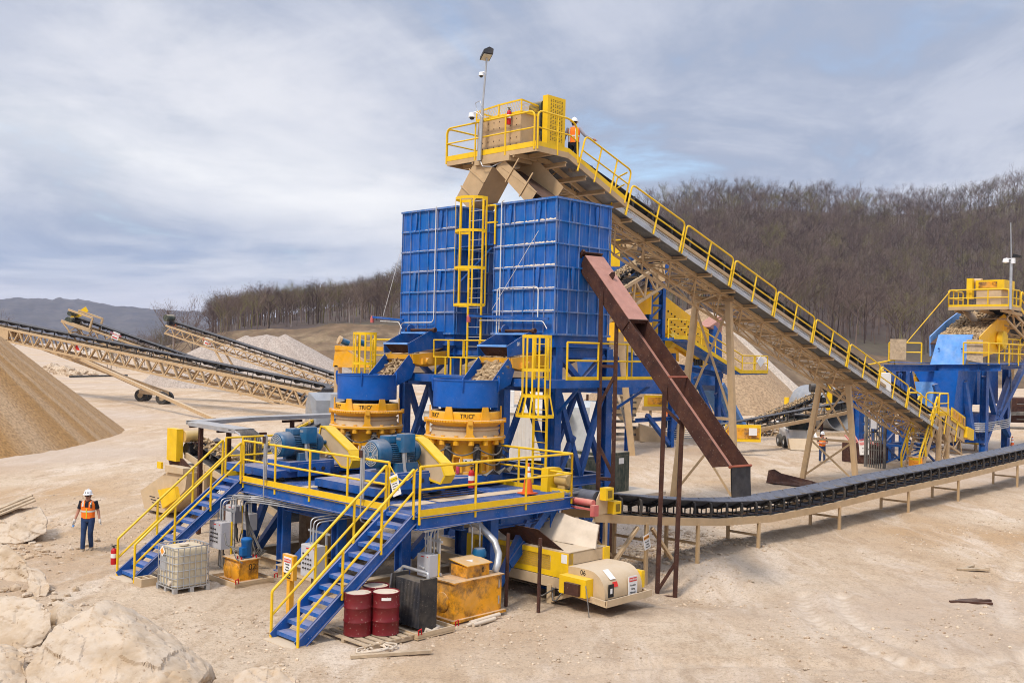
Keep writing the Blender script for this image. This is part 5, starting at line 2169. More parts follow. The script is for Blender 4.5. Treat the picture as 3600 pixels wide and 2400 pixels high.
 b.beam((9.5, 4.18, FZ + .07), (12.5, 4.18, zw(12.5) + .09), .014, .17, un)
 put('toe_board', b, 'yellow')
 # head box, mesh hood, tall drive guard, motor and gearbox
 b = B()
 b.box(8.22, 9.7, 5.12, 7.12, FZ + .03, FZ + 1.22)
 put('head_box', b, 'tan')
 b = B()
 for v in [5.3 + .26 * k for k in range(7)]:
  for z in (FZ + .25, FZ + .45, FZ + .85, FZ + 1.05):
   b.lathe((8.219, v, z), [(.02, 0), (.014, -.012), (0, -.014)], 8, axis='x')
 put('bolt_head', b, 'rust')
 b = B()
 h0, h1, h2 = FZ + 1.22, FZ + 1.40, FZ + 1.62
 yv = [(5.08, h2), (6.1, h2 - .02), (7.16, h1 + .12)]
 for (va, za), (vb, zb) in ((yv[0], yv[1]), (yv[1], yv[2])):
  b.beam((8.2, va, za), (8.2, vb, zb), .03, .05)
  b.beam((8.2, va, h0 + .02), (8.2, vb, h0 + .02), .03, .06)
 for v, z in yv:
  b.beam((8.2, v, h0), (8.2, v, z), .05, .03)
 for (ua, ub) in ((8.2, 9.7),):
  b.beam((ua, 5.08, h2), (ub, 5.08, h2 - .12), .03, .05)
  b.beam((ua, 5.08, h0 + .02), (ub, 5.08, h0 + .02), .03, .06)
  b.beam((ub, 5.08, h0), (ub, 5.08, h2 - .12), .05, .03)
  b.beam((ua, 7.16, h1 + .12), (ub, 7.16, h1 + .1), .03, .05)
 b.beam((9.7, 5.08, h2 - .12), (9.7, 7.16, h1 + .1), .03, .05)
 for k in range(28):
  v = 5.1 + k * .075
  z = np.interp(v, [5.08, 6.1, 7.16], [h2, h2 - .02, h1 + .12])
  b.beam((8.2, v, h0 + .03), (8.2, min(7.14, v + .12), z - .02), .006, .006)
  b.beam((8.2, min(7.14, v + .12), h0 + .03), (8.2, v, z - .02), .006, .006)
  u = 8.22 + k * .053
  b.beam((u, 5.08, h0 + .03), (min(9.68, u + .1), 5.08, h2 - .08), .006, .006)
  b.beam((min(9.68, u + .1), 5.08, h0 + .03), (u, 5.08, h2 - .08), .006, .006)
 put('mesh_hood', b, 'yellow')
 b = B()
 b.box(9.02, 9.88, 4.70, 4.92, FZ + .28, FZ + 1.88)
 put('drive_guard', b, 'yellow')
 b = B()
 for i in range(6):
  for j in range(30):
   if i in (0, 5) or j % 4 != 3:
    b.beam((9.16 + i * .105, 4.697, FZ + .45 + j * .045), (9.21 + i * .105, 4.697, FZ + .45 + j * .045), .006, .016)
 put('vent_slot', b, 'black')
 b = B()
 b.lathe((9.2, 4.98, FZ + 1.55), [(0, 0), (.22, 0), (.22, .5), (.18, .56), (0, .56)], 18, axis='y')
 b.box(9.0, 9.4, 5.0, 5.5, FZ + .9, FZ + 1.35)
 b.lathe((9.35, 4.98, FZ + .7), [(0, 0), (.26, 0), (.26, .25), (.16, .3), (.16, .6), (0, .6)], 18, axis='y')
 put('drive_motor', b, 'dkgreen', 40)
 # light mast with flood lamp and dome cameras
 return root, A

MC, MCA = main_conveyor()

t = thing('discharge_chute', 'tan two-legged chute splitting from the conveyor head to both bins', 'chute', (8.6, 6.1, 10.8))
b = B()
for s, vb, tone in ((1, 7.55, 0), (-1, 4.25, 0)):
 vt = CV - .05 + s * .38
 dv = vb - vt
 dz = -1.32
 w = .42
 nx = Vector((0, -dz, dv)).normalized() * w
 a, c = Vector((0, vt, 12.32)), Vector((0, vb, 12.32 + dz))
 for (u, tk) in ((8.05, .02), (9.05, .02)):
  if s < 0 and u < 8.5:
   b.prism([(u, *(a - nx * .0).yz), (u, *(c - nx * .2).yz), (u, *(c + nx).yz), (u, *(a + nx).yz)], (tk, 0, 0))
  else:
   b.prism([(u, *(a - nx).yz), (u, *(c - nx).yz), (u, *(c + nx).yz), (u, *(a + nx).yz)], (tk, 0, 0))
 for k in ((-1, 1) if s > 0 else (1,)):
  b.add([(8.05, *(a + nx * k).yz), (9.07, *(a + nx * k).yz), (9.07, *(c + nx * k).yz), (8.05, *(c + nx * k).yz)], [(0, 1, 2, 3)])
obj('duct', b, M['tan'], t)
b = B()
vt, vb = CV - .43, 4.1
b.add([(8.04, vt, 12.0), (9.0, vt, 12.0), (9.0, vb - .35, 10.75), (8.04, vb - .35, 10.75)], [(0, 1, 2, 3)])
obj('worn_liner', b, M['rust'], t)
b = B()
b.box(7.95, 9.15, CV - .85, CV + .75, 12.18, 12.36)
obj('collar', b, M['tan'], t)
b = B()
for f in (.35, .75):
 for s, vb in ((1, 7.55), (-1, 4.25)):
  vt = CV + s * .38
  v, z = vt + (vb - vt) * f, 12.32 - 1.32 * f
  nx = Vector((0, 1.32, vb - vt)).normalized()
  b.beam((8.03, v - nx.y * .45, z - nx.z * .45), (8.03, v + nx.y * .45, z + nx.z * .45), .03, .04)
each('flange', b, M['tan'], t)

t = thing('light_mast', 'galvanised mast with flood lamp and white dome cameras on the head platform rail', 'light mast', (7.9, 6.6, 12.4))
b = B()
b.cyl((7.88, 6.62, 12.3), (7.88, 6.55, 14.0), .055, n=10)
b.cyl((7.88, 6.70, 12.3), (7.88, 6.63, 13.6), .035, n=10)
b.cyl((7.88, 6.55, 14.0), (7.88, 6.40, 15.62), .032, n=10)
obj('mast', b, M['galv'], t, smooth=40)
b = B()
b.m = Matrix.Translation((7.86, 6.42, 15.72)) @ Matrix.Rotation(R(-20), 4, 'X') @ Matrix.Rotation(R(-25), 4, 'Z')
b.prism([(-.16, -.22, -.04), (.16, -.22, -.10), (.22, -.22, .08), (.10, -.22, .17), (-.12, -.22, .08)], (0, .44, 0))
b.m = None
obj('lamp_housing', b, M['black'], t)
b = B()
b.m = Matrix.Translation((7.86, 6.42, 15.72)) @ Matrix.Rotation(R(-20), 4, 'X') @ Matrix.Rotation(R(-25), 4, 'Z')
b.prism([(-.14, -.18, -.055), (.13, -.18, -.108), (.13, .18, -.108), (-.14, .18, -.055)], (-.012, 0, -.02))
b.m = None
obj('lamp_lens', b, M['lens'], t)
for (v, z, r, o) in ((6.98, 13.78, .11, .2), (6.58, 15.08, .08, .12)):
 b = B()
 b.lathe((7.82, v, z), [(r * .5, r * 1.3), (r * .95, r * 1.1), (r, 0), (r * 1.15, -.02), (0, -.02)], 16)
 b.tube([(7.84, v, z + r * 1.2), (7.86, v - o * .6, z + r * 1.3), (7.88, v - o * 1.4, z + r * .5)], .018, 6)
 obj('camera_body', b, M['hat'], t, smooth=40)
 b = B()
 b.lathe((7.82, v, z - .02), [(r * .8, 0), (r * .6, -r * .6), (0, -r * .8)], 14)
 obj('camera_dome', b, M['glass'], t, smooth=60)
b = B()
b.tube([(7.84, 6.5, 13.7), (7.8, 6.75, 14.0), (7.8, 6.8, 14.2), (7.82, 6.6, 14.25), (7.85, 6.55, 14.05)], .014, 6)
b.tube([(7.9, 6.64, 12.35), (7.9, 6.5, 12.1), (7.95, 6.1, 12.05), (8.1, 5.6, 12.25)], .02, 6)
obj('mast_cable', b, M['galv'], t, smooth=60)
extinguisher('small red extinguisher hanging on the tan head box rail', (8.08, 5.52, 13.35), .55, r=.07)

# trestles under the main conveyor
def trestle(u, label, zt, vb, vt, hz):
 t = thing('trestle', label, 'trestle', (u, CV, 0), group='tan trestles under the inclined conveyor')
 b = B()
 for i in (0, 1):
  b.beam((u, vb[i], -.1), (u, vt[i], zt), .24, .20, (1, 0, 0))
 each('leg', b, M['tan'], t)
 b = B()
 b.ib((u, vt[0] - .25, zt + .1), (u, vt[1] + .25, zt + .1), .24, .24)
 for v in vt:
  b.beam((u, v, zt + .2), (u, v, zw(u) - .15), .22, .18, (1, 0, 0))
 b.beam((u, (vb[0] + vt[0]) / 2, zt * .42), (u, (vb[1] + vt[1]) / 2, zt * .42), .10, .12)
 each('cross_beam', b, M['tan'], t)

 def V(i, f):
  return vb[i] + (vt[i] - vb[i]) * f
 b = B()
 for f0, f1 in ((.02, .42), (.42, .98)):
  b.beam((u - .04, V(0, f0), zt * f0), (u - .04, V(1, f1), zt * f1), .09, .05, (1, 0, 0))
  b.beam((u + .04, V(1, f0), zt * f0), (u + .04, V(0, f1), zt * f1), .09, .05, (1, 0, 0))
 each('brace', b, M['tan'], t)

trestle(21.1, 'taller tan trestle behind the end of the rusty chute', 8.35, (4.93, 8.0), (5.45, 7.05), .4)
trestle(32.1, 'shorter tan trestle beside the standing worker', 4.85, (5.0, 7.85), (5.5, 7.0), .4)

sign('maker_sign', 'white sign with a red triangle on the inclined conveyor side', tuple(s2w(14.9, 5.35, 11.0)), s2w(14.9, 5.38, zw(14.9) + .34), s2w(1, 0, SL) - s2w(0, 0, 0), s2w(.308, 0, 1) - s2w(0, 0, 0),
     1.15, .42, ['manufacturing &', 'supply, inc.'], site=False)
o = bpy.data.objects['maker_sign']
b = B()
cX, cY = (s2w(1, 0, SL) - s2w(0, 0, 0)).normalized(), (s2w(.308, 0, 1) - s2w(0, 0, 0)).normalized()
cc = s2w(14.9, 5.38, zw(14.9) + .34) - cX * .38
cZ = cX.cross(cY)
b.prism([cc + cX * x + cY * y + cZ * .008 for x, y in ((-.17, -.06), (.17, -.06), (0, .17))], cZ * .004)
b.prism([cc + cX * x + cY * y + cZ * .008 for x, y in ((-.17, -.18), (.17, -.18), (.17, -.09), (-.17, -.09))], cZ * .004)
obj('red_triangle', b, M['signred'], o)

# ================================================================ long transfer conveyor
CP_ = [(5.45, 1.74), (6.07, 1.66), (7.88, 1.40), (9.64, 1.20), (11.4, .99), (13.15, .85), (14.2, .79), (18, .78), (22.1, .86), (29.4, .90), (38.8, 1.07), (50, 1.35)]

def zc_(u):
 return float(np.interp(u, [p[0] for p in CP_], [p[1] for p in CP_]))

def transfer():
 t = thing('transfer_conveyor', 'long low conveyor with a black belt sweeping across to the right edge', 'conveyor', (12, 0, 0))
 b = B()
 us = [5.45, 7.9, 11.4, 14.4, 18, 22, 26, 30, 35, 40, 45, 50]
 for v in (-.56, .56):
  for a, c in zip(us[:-1], us[1:]):
   b.beam((a, v, zc_(a) + .11), (c, v, zc_(c) + .11), .05, .22)
   b.beam((a, v + (.03 if v < 0 else -.03), zc_(a) + .215), (c, v + (.03 if v < 0 else -.03), zc_(c) + .215), .09, .012)
 obj('side_channel', b, M['tan'], t)
 path = [(5.62, 0, zc_(5.6) + .78)]
 u = 6.0
 while u < 50:
  path.append((u, 0, zc_(u) + .62 + .17 * math.exp(-(u - 5.6) / 1.2)))
  u += .6
 b = B()
 n = len(path)
 lat = Vector((0, 1, 0))
 vs, fs = [], []
 for i, p in enumerate(path):
  tr = .02 if i < 1 else min(.17, .02 + .05 * i)
  for (a, h) in ((-.52, tr), (-.22, 0), (.22, 0), (.52, tr)):
   vs.append((p[0], a, p[2] + h - tr * .4))
 for i in range(n - 1):
  for k in range(3):
   fs.append((i * 4 + k, i * 4 + k + 1, i * 4 + 5 + k, i * 4 + 4 + k))
 b.add(vs, fs)
 b.add([(x, y, z - .022) for (x, y, z) in vs], [f[::-1] for f in fs])
 b.add([(x, y, z) for (x, y, z) in [(p[0], s * .52, p[2] + .1) for s in (-1, 1) for p in (path[0], path[0])]], [])
 # edge strips close the belt thickness
 for k in (0, 3):
  for i in range(n - 1):
   p, q = vs[i * 4 + k], vs[i * 4 + 4 + k]
   b.add([p, q, (q[0], q[1], q[2] - .022), (p[0], p[1], p[2] - .022)], [(0, 1, 2, 3)])
 b.lathe((5.6, -.53, zc_(5.6) + .58), [(.0, 0), (.215, 0), (.215, 1.06), (0, 1.06)], 28, axis='y')
 belt_strip(b, [(5.7, 0, zc_(5.7) + .36)] + [(u_, 0, zc_(u_) + .14) for u_ in us[1:]], (0, 1, 0), .95, 0)
 obj('belt', b, M['beltgrey'], t, smooth=35)
 me = None
 u = 6.6
 while u < 49:
  if me is None:
   ib = B()
   ib.beam((0, -.55, .0), (0, .55, .0), .10, .03)
   for s in (-1, 1):
    ib.tube([(0, s * .52, 0), (0, s * .545, .22), (.0, s * .53, .40), (-.03, s * .46, .46)], [.045, .045, .04, .03], 8)
    ib.cyl((0, s * .20, .26), (0, s * .50, .37), .065, n=10)
    ib.beam((0, s * .2, 0), (0, s * .2, .26), .03, .03)
   ib.cyl((0, -.2, .28), (0, .2, .28), .065, n=10)
   o = obj('idler', ib, M['black'], t, smooth=40, shift=Vector((0, 0, 0)))
   me = o.data
  else:
   o = link('idler', me)
   o.parent = t
  o.location = Vector((u, 0, zc_(u) + .24)) - BASE[t.name]
  u += .86
 b = B()
 for (u, g) in ((5.9, -.1), (7.7, -.35), (10.2, -.2), (13.6, -.15), (19.1, -.1), (25, -.1), (30.2, -.1), (37.8, -.1), (44, -.1)):
  for v in (-.56, .56):
   b.beam((u, v, g), (u, v, zc_(u) + .05), .09, .09)
   b.lock = 0
 each('leg', b, M['tan'], t)
 b = B()
 for (u, z) in ((7.7, .45), (7.7, 1.0), (10.2, .6), (13.6, .45), (19.1, .45), (25, .45), (30.2, .5), (37.8, .5)):
  b.beam((u, -.56, z), (u, .56, z), .06, .07)
 b.beam((5.95, -.56, .3), (7.3, -.56, 1.4), .10, .08)
 b.beam((8.9, -.56, .35), (7.95, -.56, 1.3), .10, .08)
 b.beam((6.1, .56, 1.5), (7.6, .56, .4), .10, .08)
 each('brace', b, M['tan'], t)
 b = B()
 b.beam((6.5, -.60, zc_(6.5) + .34), (50, -.60, zc_(50) + .34), .008, .008)
 u = 6.5
 pts = []
 while u < 50:
  pts.append((u, -.60, zc_(u) + .33))
  u += 2
 b = B()
 b.tube(pts, .006, 5)
 obj('pull_cord', b, M['rust'], t)
 # head: guard post, tan motor, red scraper, yellow bearing guards
 b = B()
 b.prism([(4.95, .72, .95), (5.35, .72, .95), (5.62, .72, 2.95), (5.5, .72, 3.02), (5.05, .72, 3.02)], (0, .24, 0))
 obj('drive_guard', b, M['yellow'], t)
 b = B()
 b.lathe((5.4, .28, 2.72), [(0, 0), (.15, 0), (.17, .03), (.17, .40), (.10, .44), (0, .44)], 18, axis='y')
 b.box(5.3, 5.5, .35, .6, 2.5, 2.6)
 obj('motor', b, mat('tan_gold_motor_paint', (.55, .37, .12), .45, dust=.5, gen=.15), t, smooth=40)
 b = B()
 for k in range(3):
  b.beam((5.1, .0 + .2 * k, 2.45), (5.75, .0 + .2 * k, 2.45), .04, .05)
 b.beam((5.15, .0, 2.4), (5.15, .65, 2.4), .04, .1)
 b.beam((5.7, .0, 2.4), (5.7, .65, 2.4), .04, .1)
 obj('motor_bracket', b, M['galv'], t)
 b = B()
 b.cyl((5.33, -.62, zc_(5.6) + .52), (5.33, .45, zc_(5.6) + .52), .09, n=10)
 b.beam((5.28, -.7, zc_(5.6) + .36), (5.28, .66, zc_(5.6) + .36), .05, .05)
 b.box(5.2, 5.4, -.74, -.62, zc_(5.6) + .2, zc_(5.6) + .48)
 obj('belt_scraper', b, M['pinkred'], t, smooth=40)
 for (u, z) in ((5.62, zc_(5.6) + .72), (5.95, zc_(5.6) + .34)):
  b = B()
  b.box(u - .02, u + .28, -.82, -.60, z - .14, z + .18)
  obj('bearing_guard', b, M['yellow'], t)
  b = B()
  for k in range(6):
   b.beam((u + .06 + .03 * k, -.823, z - .08), (u + .06 + .03 * k, -.823, z + .12), .006, .012)
  obj('guard_slot', b, M['black'], t)
 b = B()
 b.prism([(5.5, -.6, zc_(5.6) + .2), (5.5, -.6, zc_(5.6) + .6), (5.62, -.6, zc_(5.6) + .78), (5.8, -.6, zc_(5.6) + .78), (5.95, -.6, zc_(5.6) + .55), (5.95, -.6, zc_(5.6) + .2)], (0, .03, 0))
 obj('bearing_plate', b, M['tandusty'], t)
 return t

transfer()
o_ = sign('danger_sign', 'white danger sign hanging on a brace of the low black belt conveyor', (7.6, -.62, 1.0), (7.62, -.64, .98), (.97, 0, .25), (-.25, 0, .97), .28, .40,
          ['Possible', 'Falling', 'Material'], head='DANGER', headmat='signorange')

# ================================================================ discharge conveyor 06
def conv06():
 t = thing('discharge_conveyor', 'tan conveyor tail marked 06 with yellow mesh side guard under the crusher platform', 'conveyor', (4.3, -1, 0))
 u0, u1 = 3.62, 5.0
 b = B()
 b.beam((u0 - .02, 5, .52), (u0 - .02, -1.25, .52), .06, .24)
 b.beam((u1, 5, .52), (u1, -1.25, .52), .06, .24)
 b.beam((u0 - .1, -1.2, .42), (u0 - .1, -2.55, .33), .05, .12)
 b.prism([(u0 - .14, -2.62, .26), (u1 + .2, -2.62, .26), (u1 + .2, -2.62, .42), (u0 - .14, -2.62, .42)], (0, .03, 0))
 b.prism([(u0 - .14, -2.6, .28), (u1 + .2, -2.6, .28), (u1 + .2, -1.1, .40), (u0 - .14, -1.1, .40)], (0, 0, -.03))
 b.beam((u1 + .16, -1.2, .42), (u1 + .16, -2.55, .33), .05, .12)
 obj('frame', b, M['tandusty'], t)
 b = B()
 for (u, v) in ((u0, -.75), (u1, -.75), (u0, 2.8), (u1, 2.8)):
  b.beam((u, v, 0), (u, v, .45), .14, .14)
 each('leg', b, M['tandusty'], t)
 b = B()
 b.beam((u0, -.78, .08), (u0, -1.5, .36), .1, .1)
 obj('brace', b, M['tandusty'], t)
 # side guard: frame round two expanded-metal windows
 y0, y1, z0, z1 = -1.32, 2.25, .66, 1.27
 wins = [(-1.02, -.02 + .35), (.62, 1.85)]
 wins = [(-.75, .42), (.68, 1.95)]
 b = B()

 def pl(a, c, e, f):
  b.box(u0 - .03, u0 - .015, a, c, e, f)
 pl(y0, y1, z0, z0 + .13)
 pl(y0, y1, z1 - .12, z1)
 pl(y0, wins[0][0], z0 + .13, z1 - .12)
 pl(wins[0][1], wins[1][0], z0 + .13, z1 - .12)
 pl(wins[1][1], y1, z0 + .13, z1 - .12)
 b.box(u0 - .015, u0 + .15, y0, y0 + .02, z0, z1)
 obj('side_guard', b, M['yellow'], t)
 b = B()
 for (a, c) in wins:
  k = a - .36
  while k < c:
   for s in (1, -1):
    p0, p1 = (k, z0 + .13), (k + .36, z1 - .12)
    if s < 0:
     p0, p1 = (k, z1 - .12), (k + .36, z0 + .13)
    f0, f1 = max(0, (a - p0[0]) / .36), min(1, (c - p0[0]) / .36)
    if f1 > f0:
     q = lambda f: (u0 - .012, p0[0] + .36 * f, p0[1] + (p1[1] - p0[1]) * f)
     b.beam(q(f0), q(f1), .004, .011, (1, 0, 0))
   k += .045
 obj('guard_mesh', b, M['yellow'], t)
 b = B()
 b.box(u0 + .08, u1 - .1, y0 + .1, y1, z0, z1 - .05)
 obj('inner_skirt', b, M['tandusty'], t)
 b = B()
 b.box(u0 - .02, u1, -1.32, -.72, 1.0, 1.30)
 b.prism([(u0, y0, z1 - .01), (u0, y1, z1 - .01), (u1, y1, z1 - .01), (u1, y0, z1 - .01)], (0, 0, .025))
 obj('cover', b, M['tandusty'], t)
 b = B()
 b.box(u1 - .12, u1 + .12, -1.36, -1.0, .82, 1.28)
 obj('side_flap', b, M['yellow'], t)
 # rounded tail hood
 b = B()
 prof = [(-1.25, .42), (-1.25, .98), (-1.55, 1.0)]
 for k in range(7):
  a = R(90 - 15 * k)
  prof.append((-1.95 - .50 * math.cos(a), .50 + .50 * math.sin(a)))
 prof.append((-2.45, .38))
 b.prism([(u0 - .02, v, z) for v, z in prof], (u1 - u0 + .04, 0, 0))
 obj('tail_hood', b, M['tandusty'], t, smooth=25)
 b = B()
 b.box(u0 - .30, u0 - .025, -2.10, -1.28, .40, .82)
 obj('tail_guard', b, M['yellow'], t)
 b = B()
 b.box(u0 - .40, u0 - .303, -1.95, -1.52, .43, .70)
 obj('rust_box', b, M['rust'], t)
 b = B()
 b.box(u1 + .03, u1 + .16, -2.42, -2.1, .45, .85)
 obj('far_guard', b, M['yellow'], t)
 text('lettering', '06', t, M['signblack'], (u0 - .023, -1.78, .90), (0, -1, 0), (0, 0, 1), .17)
 b = B()
 b.tube([(u0 - .1, -1.3, .45), (u0 - .2, -1.1, .15), (u0 - .15, -.95, .12), (u0 - .05, -.85, .4)], .02, 6)
 b.tube([(u0 - .1, -1.0, .42), (u0 - .2, -.65, .18), (u0 - .15, -.5, .2), (u0 - .05, -.45, .45)], .02, 6)
 b.tube([(u0 - .32, -2.12, .7), (u0 - .36, -2.2, .5), (u0 - .34, -2.25, .1), (u0 - .34, -2.26, -.02)], .014, 6)
 obj('cable', b, M['hose'], t, smooth=60)
 for (v, z0_, z1_, m_) in ((-1.15, 1.03, 1.24, 'signwhite'),):
  b = B()
  b.box(u0 - .036, u0 - .032, v - .13, v + .05, z0_ - .0, z1_)
  obj('decal', b, M[m_], t)
 # decals on the hood's round end
 for (u, a, w, h, m_) in ((3.98, 52, .20, .30, 'signwhite'), (4.02, 22, .17, .12, 'signred')):
  b = B()
  aa = R(a)
  n = Vector((0, -math.cos(aa), math.sin(aa)))
  tt = Vector((0, math.sin(aa), math.cos(aa)))
  c = Vector((u, -1.95, .50)) + n * .505
  b.prism([c + Vector((x, 0, 0)) + tt * y for x, y in ((-w / 2, -h / 2), (w / 2, -h / 2), (w / 2, h / 2), (-w / 2, h / 2))], n * .004)
  obj('decal', b, M[m_], t)
 b = B()
 b.box(3.72, 3.92, -2.46, -2.452, .42, .72)
 obj('warning_plate', b, M['signblack'], t)
 b = B()
 b.box(3.79, 3.86, -2.466, -2.461, .50, .62)
 obj('decal', b, M['signwhite'], t)
 # dust-caked apron under the belt head
 b = B()
 n = 10
 vs, fs = [], []
 for i in range(n + 1):
  f = i / n
  v = .55 - .0 * f
  for j in range(n + 1):
   g = j / n
   u = 4.85 - .35 * f + .0 * g
   vv = .75 - 1.95 * g - .2 * f
   z = 1.92 - .62 * f + .06 * math.sin(g * 7) * (1 - abs(2 * f - 1)) + .05 * mnoise.noise(Vector((f * 4, g * 6, 1))) + .18 * (1 - f) * (.5 - g)
   vs.append((u, vv, z))
 for i in range(n):
  for j in range(n):
   k = i * (n + 1) + j
   fs.append((k, k + 1, k + n + 2, k + n + 1))
 b.add(vs, fs)
 b.add([(x + .03, y, z - .02) for x, y, z in vs], [f[::-1] for f in fs])
 obj('dusty_apron', b, M['drumtop'], t, smooth=60)
 return t

conv06()
sign('danger_sign', 'white danger sign on the round end of the 06 conveyor tail', (4.55, -2.5, .6), (4.62, -2.475, .58), (1, 0, 0), (0, 0, 1), .34, .46, ['Possible', 'Falling', 'Material'], head='DANGER', headmat='signred')

t = thing('deflector_plate', 'tilted rusty steel plate on two thin rusty posts beside the yellow mesh guard', 'plate', (3.2, 0, 0))
b = B()
b.plate([(3.36, 1.38, 1.78), (3.36, -.52, 1.78), (3.72, -1.05, 1.30), (3.72, .75, 1.30)], .015)
obj('plate', b, M['rust'], t)
b = B()
for (u, v, z) in ((3.1, .62, 1.95), (3.05, -.72, 1.8)):
 pass
b.cyl((2.55, -.28, 0), (3.28, .72, 1.72) if False else (2.62, -.24, 1.72), .045, n=9)
b.cyl((2.70, -1.20, 0), (2.78, -1.14, 1.72), .045, n=9)
each('post', b, M['rust'], t, smooth=40)

# ================================================================ ground equipment in front of the platform
def drum(u, v, label):
 t = thing('oil_drum', label, 'drum', (u, v, .1), group='dark red steel drums on the pallet')
 r, h = .29, .88
 b = B()
 prof = [(0, .0), (r, .0), (r + .008, .012), (r, .03), (r, .27), (r + .014, .285), (r + .014, .30), (r, .315), (r, .56), (r + .014, .575), (r + .014, .59), (r, .605), (r, h - .03), (r + .010, h - .015), (r + .006, h), (r - .015, h), (r - .02, h - .02)]
 b.lathe((u, v, .1), prof, 36)
 obj('body', b, M['drum'], t, smooth=45)
 b = B()
 b.lathe((u, v, .1), [(r - .018, h - .019), (0, h - .016)], 36)
 b.cyl((u + .15, v - .1, .1 + h - .02), (u + .15, v - .1, .1 + h + .005), .03, n=10)
 obj('lid', b, M['drumtop'], t)
 return t

drum(-1.70, -.10, 'front left red drum with tan splashes down its side')
d2 = drum(-1.22, -.42, 'front right red drum with a white sticker near its rim')
b = B()
n = Vector((-.66, -.75, 0)).normalized()
for k in range(5):
 a0 = math.atan2(n.y, n.x) + (k - 2.5) * .14 + .1
 a1 = a0 + .14
 r = .292
 b.add([(-1.22 + r * math.cos(a0), -.42 + r * math.sin(a0), .84), (-1.22 + r * math.cos(a1), -.42 + r * math.sin(a1), .84),
           (-1.22 + r * math.cos(a1), -.42 + r * math.sin(a1), .90), (-1.22 + r * math.cos(a0), -.42 + r * math.sin(a0), .90)], [(0, 1, 2, 3)])
obj('sticker', b, M['signwhite'], d2)
drum(-1.05, .15, 'rear red drum behind the other two')
t = thing('pallet', 'wooden pallet under the red drums', 'pallet', (-1.5, -.2, 0))
b = B()
for k in range(7):
 u = -2.12 + k * .2
 b.box(u, u + .13, -.95, .62, .075, .098)
for v in (-.93, -.2, .52):
 b.box(-2.12, -.75, v, v + .09, 0, .075)
obj('boards', b, M['wood'], t)
t = thing('hose_coil', 'loose coil of pale hose on the ground before the drums', 'hose', (-2.1, -1.0, 0))
b = B()
pts = []
for k in range(70):
 a = k * .32
 r = .26 + .05 * math.sin(k * .9)
 pts.append((-2.05 + r * math.cos(a) * 1.2 + .004 * k, -1.05 + r * math.sin(a) * .8, .03 + .012 * (k % 9) / 2))
b.tube(pts, .02, 6)
obj('hose_tube', b, M['drumtop'], t, smooth=60)

def tote():
 t = thing('liquid_tote', 'caged white plastic liquid tote stained tan beside the farther stair', 'tote', (-2.4, 6.1, 0))
 u0, u1, v0, v1 = -2.88, -1.92, 5.68, 6.6
 b = B()
 b.bbox(u0 + .03, u1 - .03, v0 + .03, v1 - .03, .16, 1.10, .09)
 obj('tank', b, M['plastic'], t, smooth=30)
 b = B()
 b.lathe(((u0 + u1) / 2, (v0 + v1) / 2, 1.10), [(.12, -.005), (.12, .035), (0, .035)], 18)
 b.lathe((u0 + .02, v0 + .2, .26), [(.06, 0), (.06, -.06), (0, -.06)], 10, axis='x')
 obj('cap', b, M['drumtop'], t, smooth=40)
 b = B()
 c = .09

 def ring(z, r=.013):
  pts = [(u0 + c, v0, z), (u1 - c, v0, z), (u1, v0 + c, z), (u1, v1 - c, z), (u1 - c, v1, z), (u0 + c, v1, z), (u0, v1 - c, z), (u0, v0 + c, z)]
  b.tube(pts, r, 6, closed=True)
 for z in (.2, .38, .56, .74, .92, 1.12):
  ring(z, .016 if z > 1.1 else .011)
 for k in range(6):
  f = .1 + .8 * k / 5
  for (p, q) in (((u0 + (u1 - u0) * f, v0), None), ((u0 + (u1 - u0) * f, v1), None), ((u0, v0 + (v1 - v0) * f), None), ((u1, v0 + (v1 - v0) * f), None)):
   b.tube([(p[0], p[1], .14), (p[0], p[1], 1.12)], .011, 6)
 obj('wire_cage', b, M['galv'], t, smooth=50)
 b = B()
 b.box(u0, u1, v0, v1, .12, .15)
 for v in (v0, (v0 + v1) / 2 - .05, v1 - .1):
  for u in (u0, (u0 + u1) / 2 - .05, u1 - .1):
   b.box(u, u + .1, v, v + .1, 0, .12)
 obj('pallet_base', b, M['galv'], t)
 b = B()
 b.box(u0 + .0, u0 + .012, v0 + .45, v0 + .75, .5, .86)
 obj('label_plate', b, M['galv'], t)
 b = B()
 b.prism([(u0 - .006, 6.30 + .14 * x, .98 + .14 * y) for x, y in ((-1, 0), (0, -1), (1, 0), (0, 1))], (-.006, 0, 0))
 obj('warning_diamond', b, M['signwhite'], t)
 b = B()
 b.prism([(u0 - .013, 6.30 + .1 * x, .98 + .1 * y) for x, y in ((-.9, -.1), (.1, -.9), (.9, .1), (-.1, .9))], (-.003, 0, 0))
 obj('diamond_stripe', b, M['signorange'], t)

tote()
t = thing('concrete_block', 'hollow concrete block at the foot of the farther stair', 'block', (-2.9, 7.2, 0))
b = B()
for (a, c, e, f) in ((-3.12, -2.7, 6.9, 6.94), (-3.12, -2.7, 7.26, 7.3), (-3.12, -3.08, 6.94, 7.26), (-2.93, -2.89, 6.94, 7.26), (-2.74, -2.7, 6.94, 7.26)):
 b.box(a, c, e, f, 0, .2)
obj('block_shell', b, M['tandusty'], t)

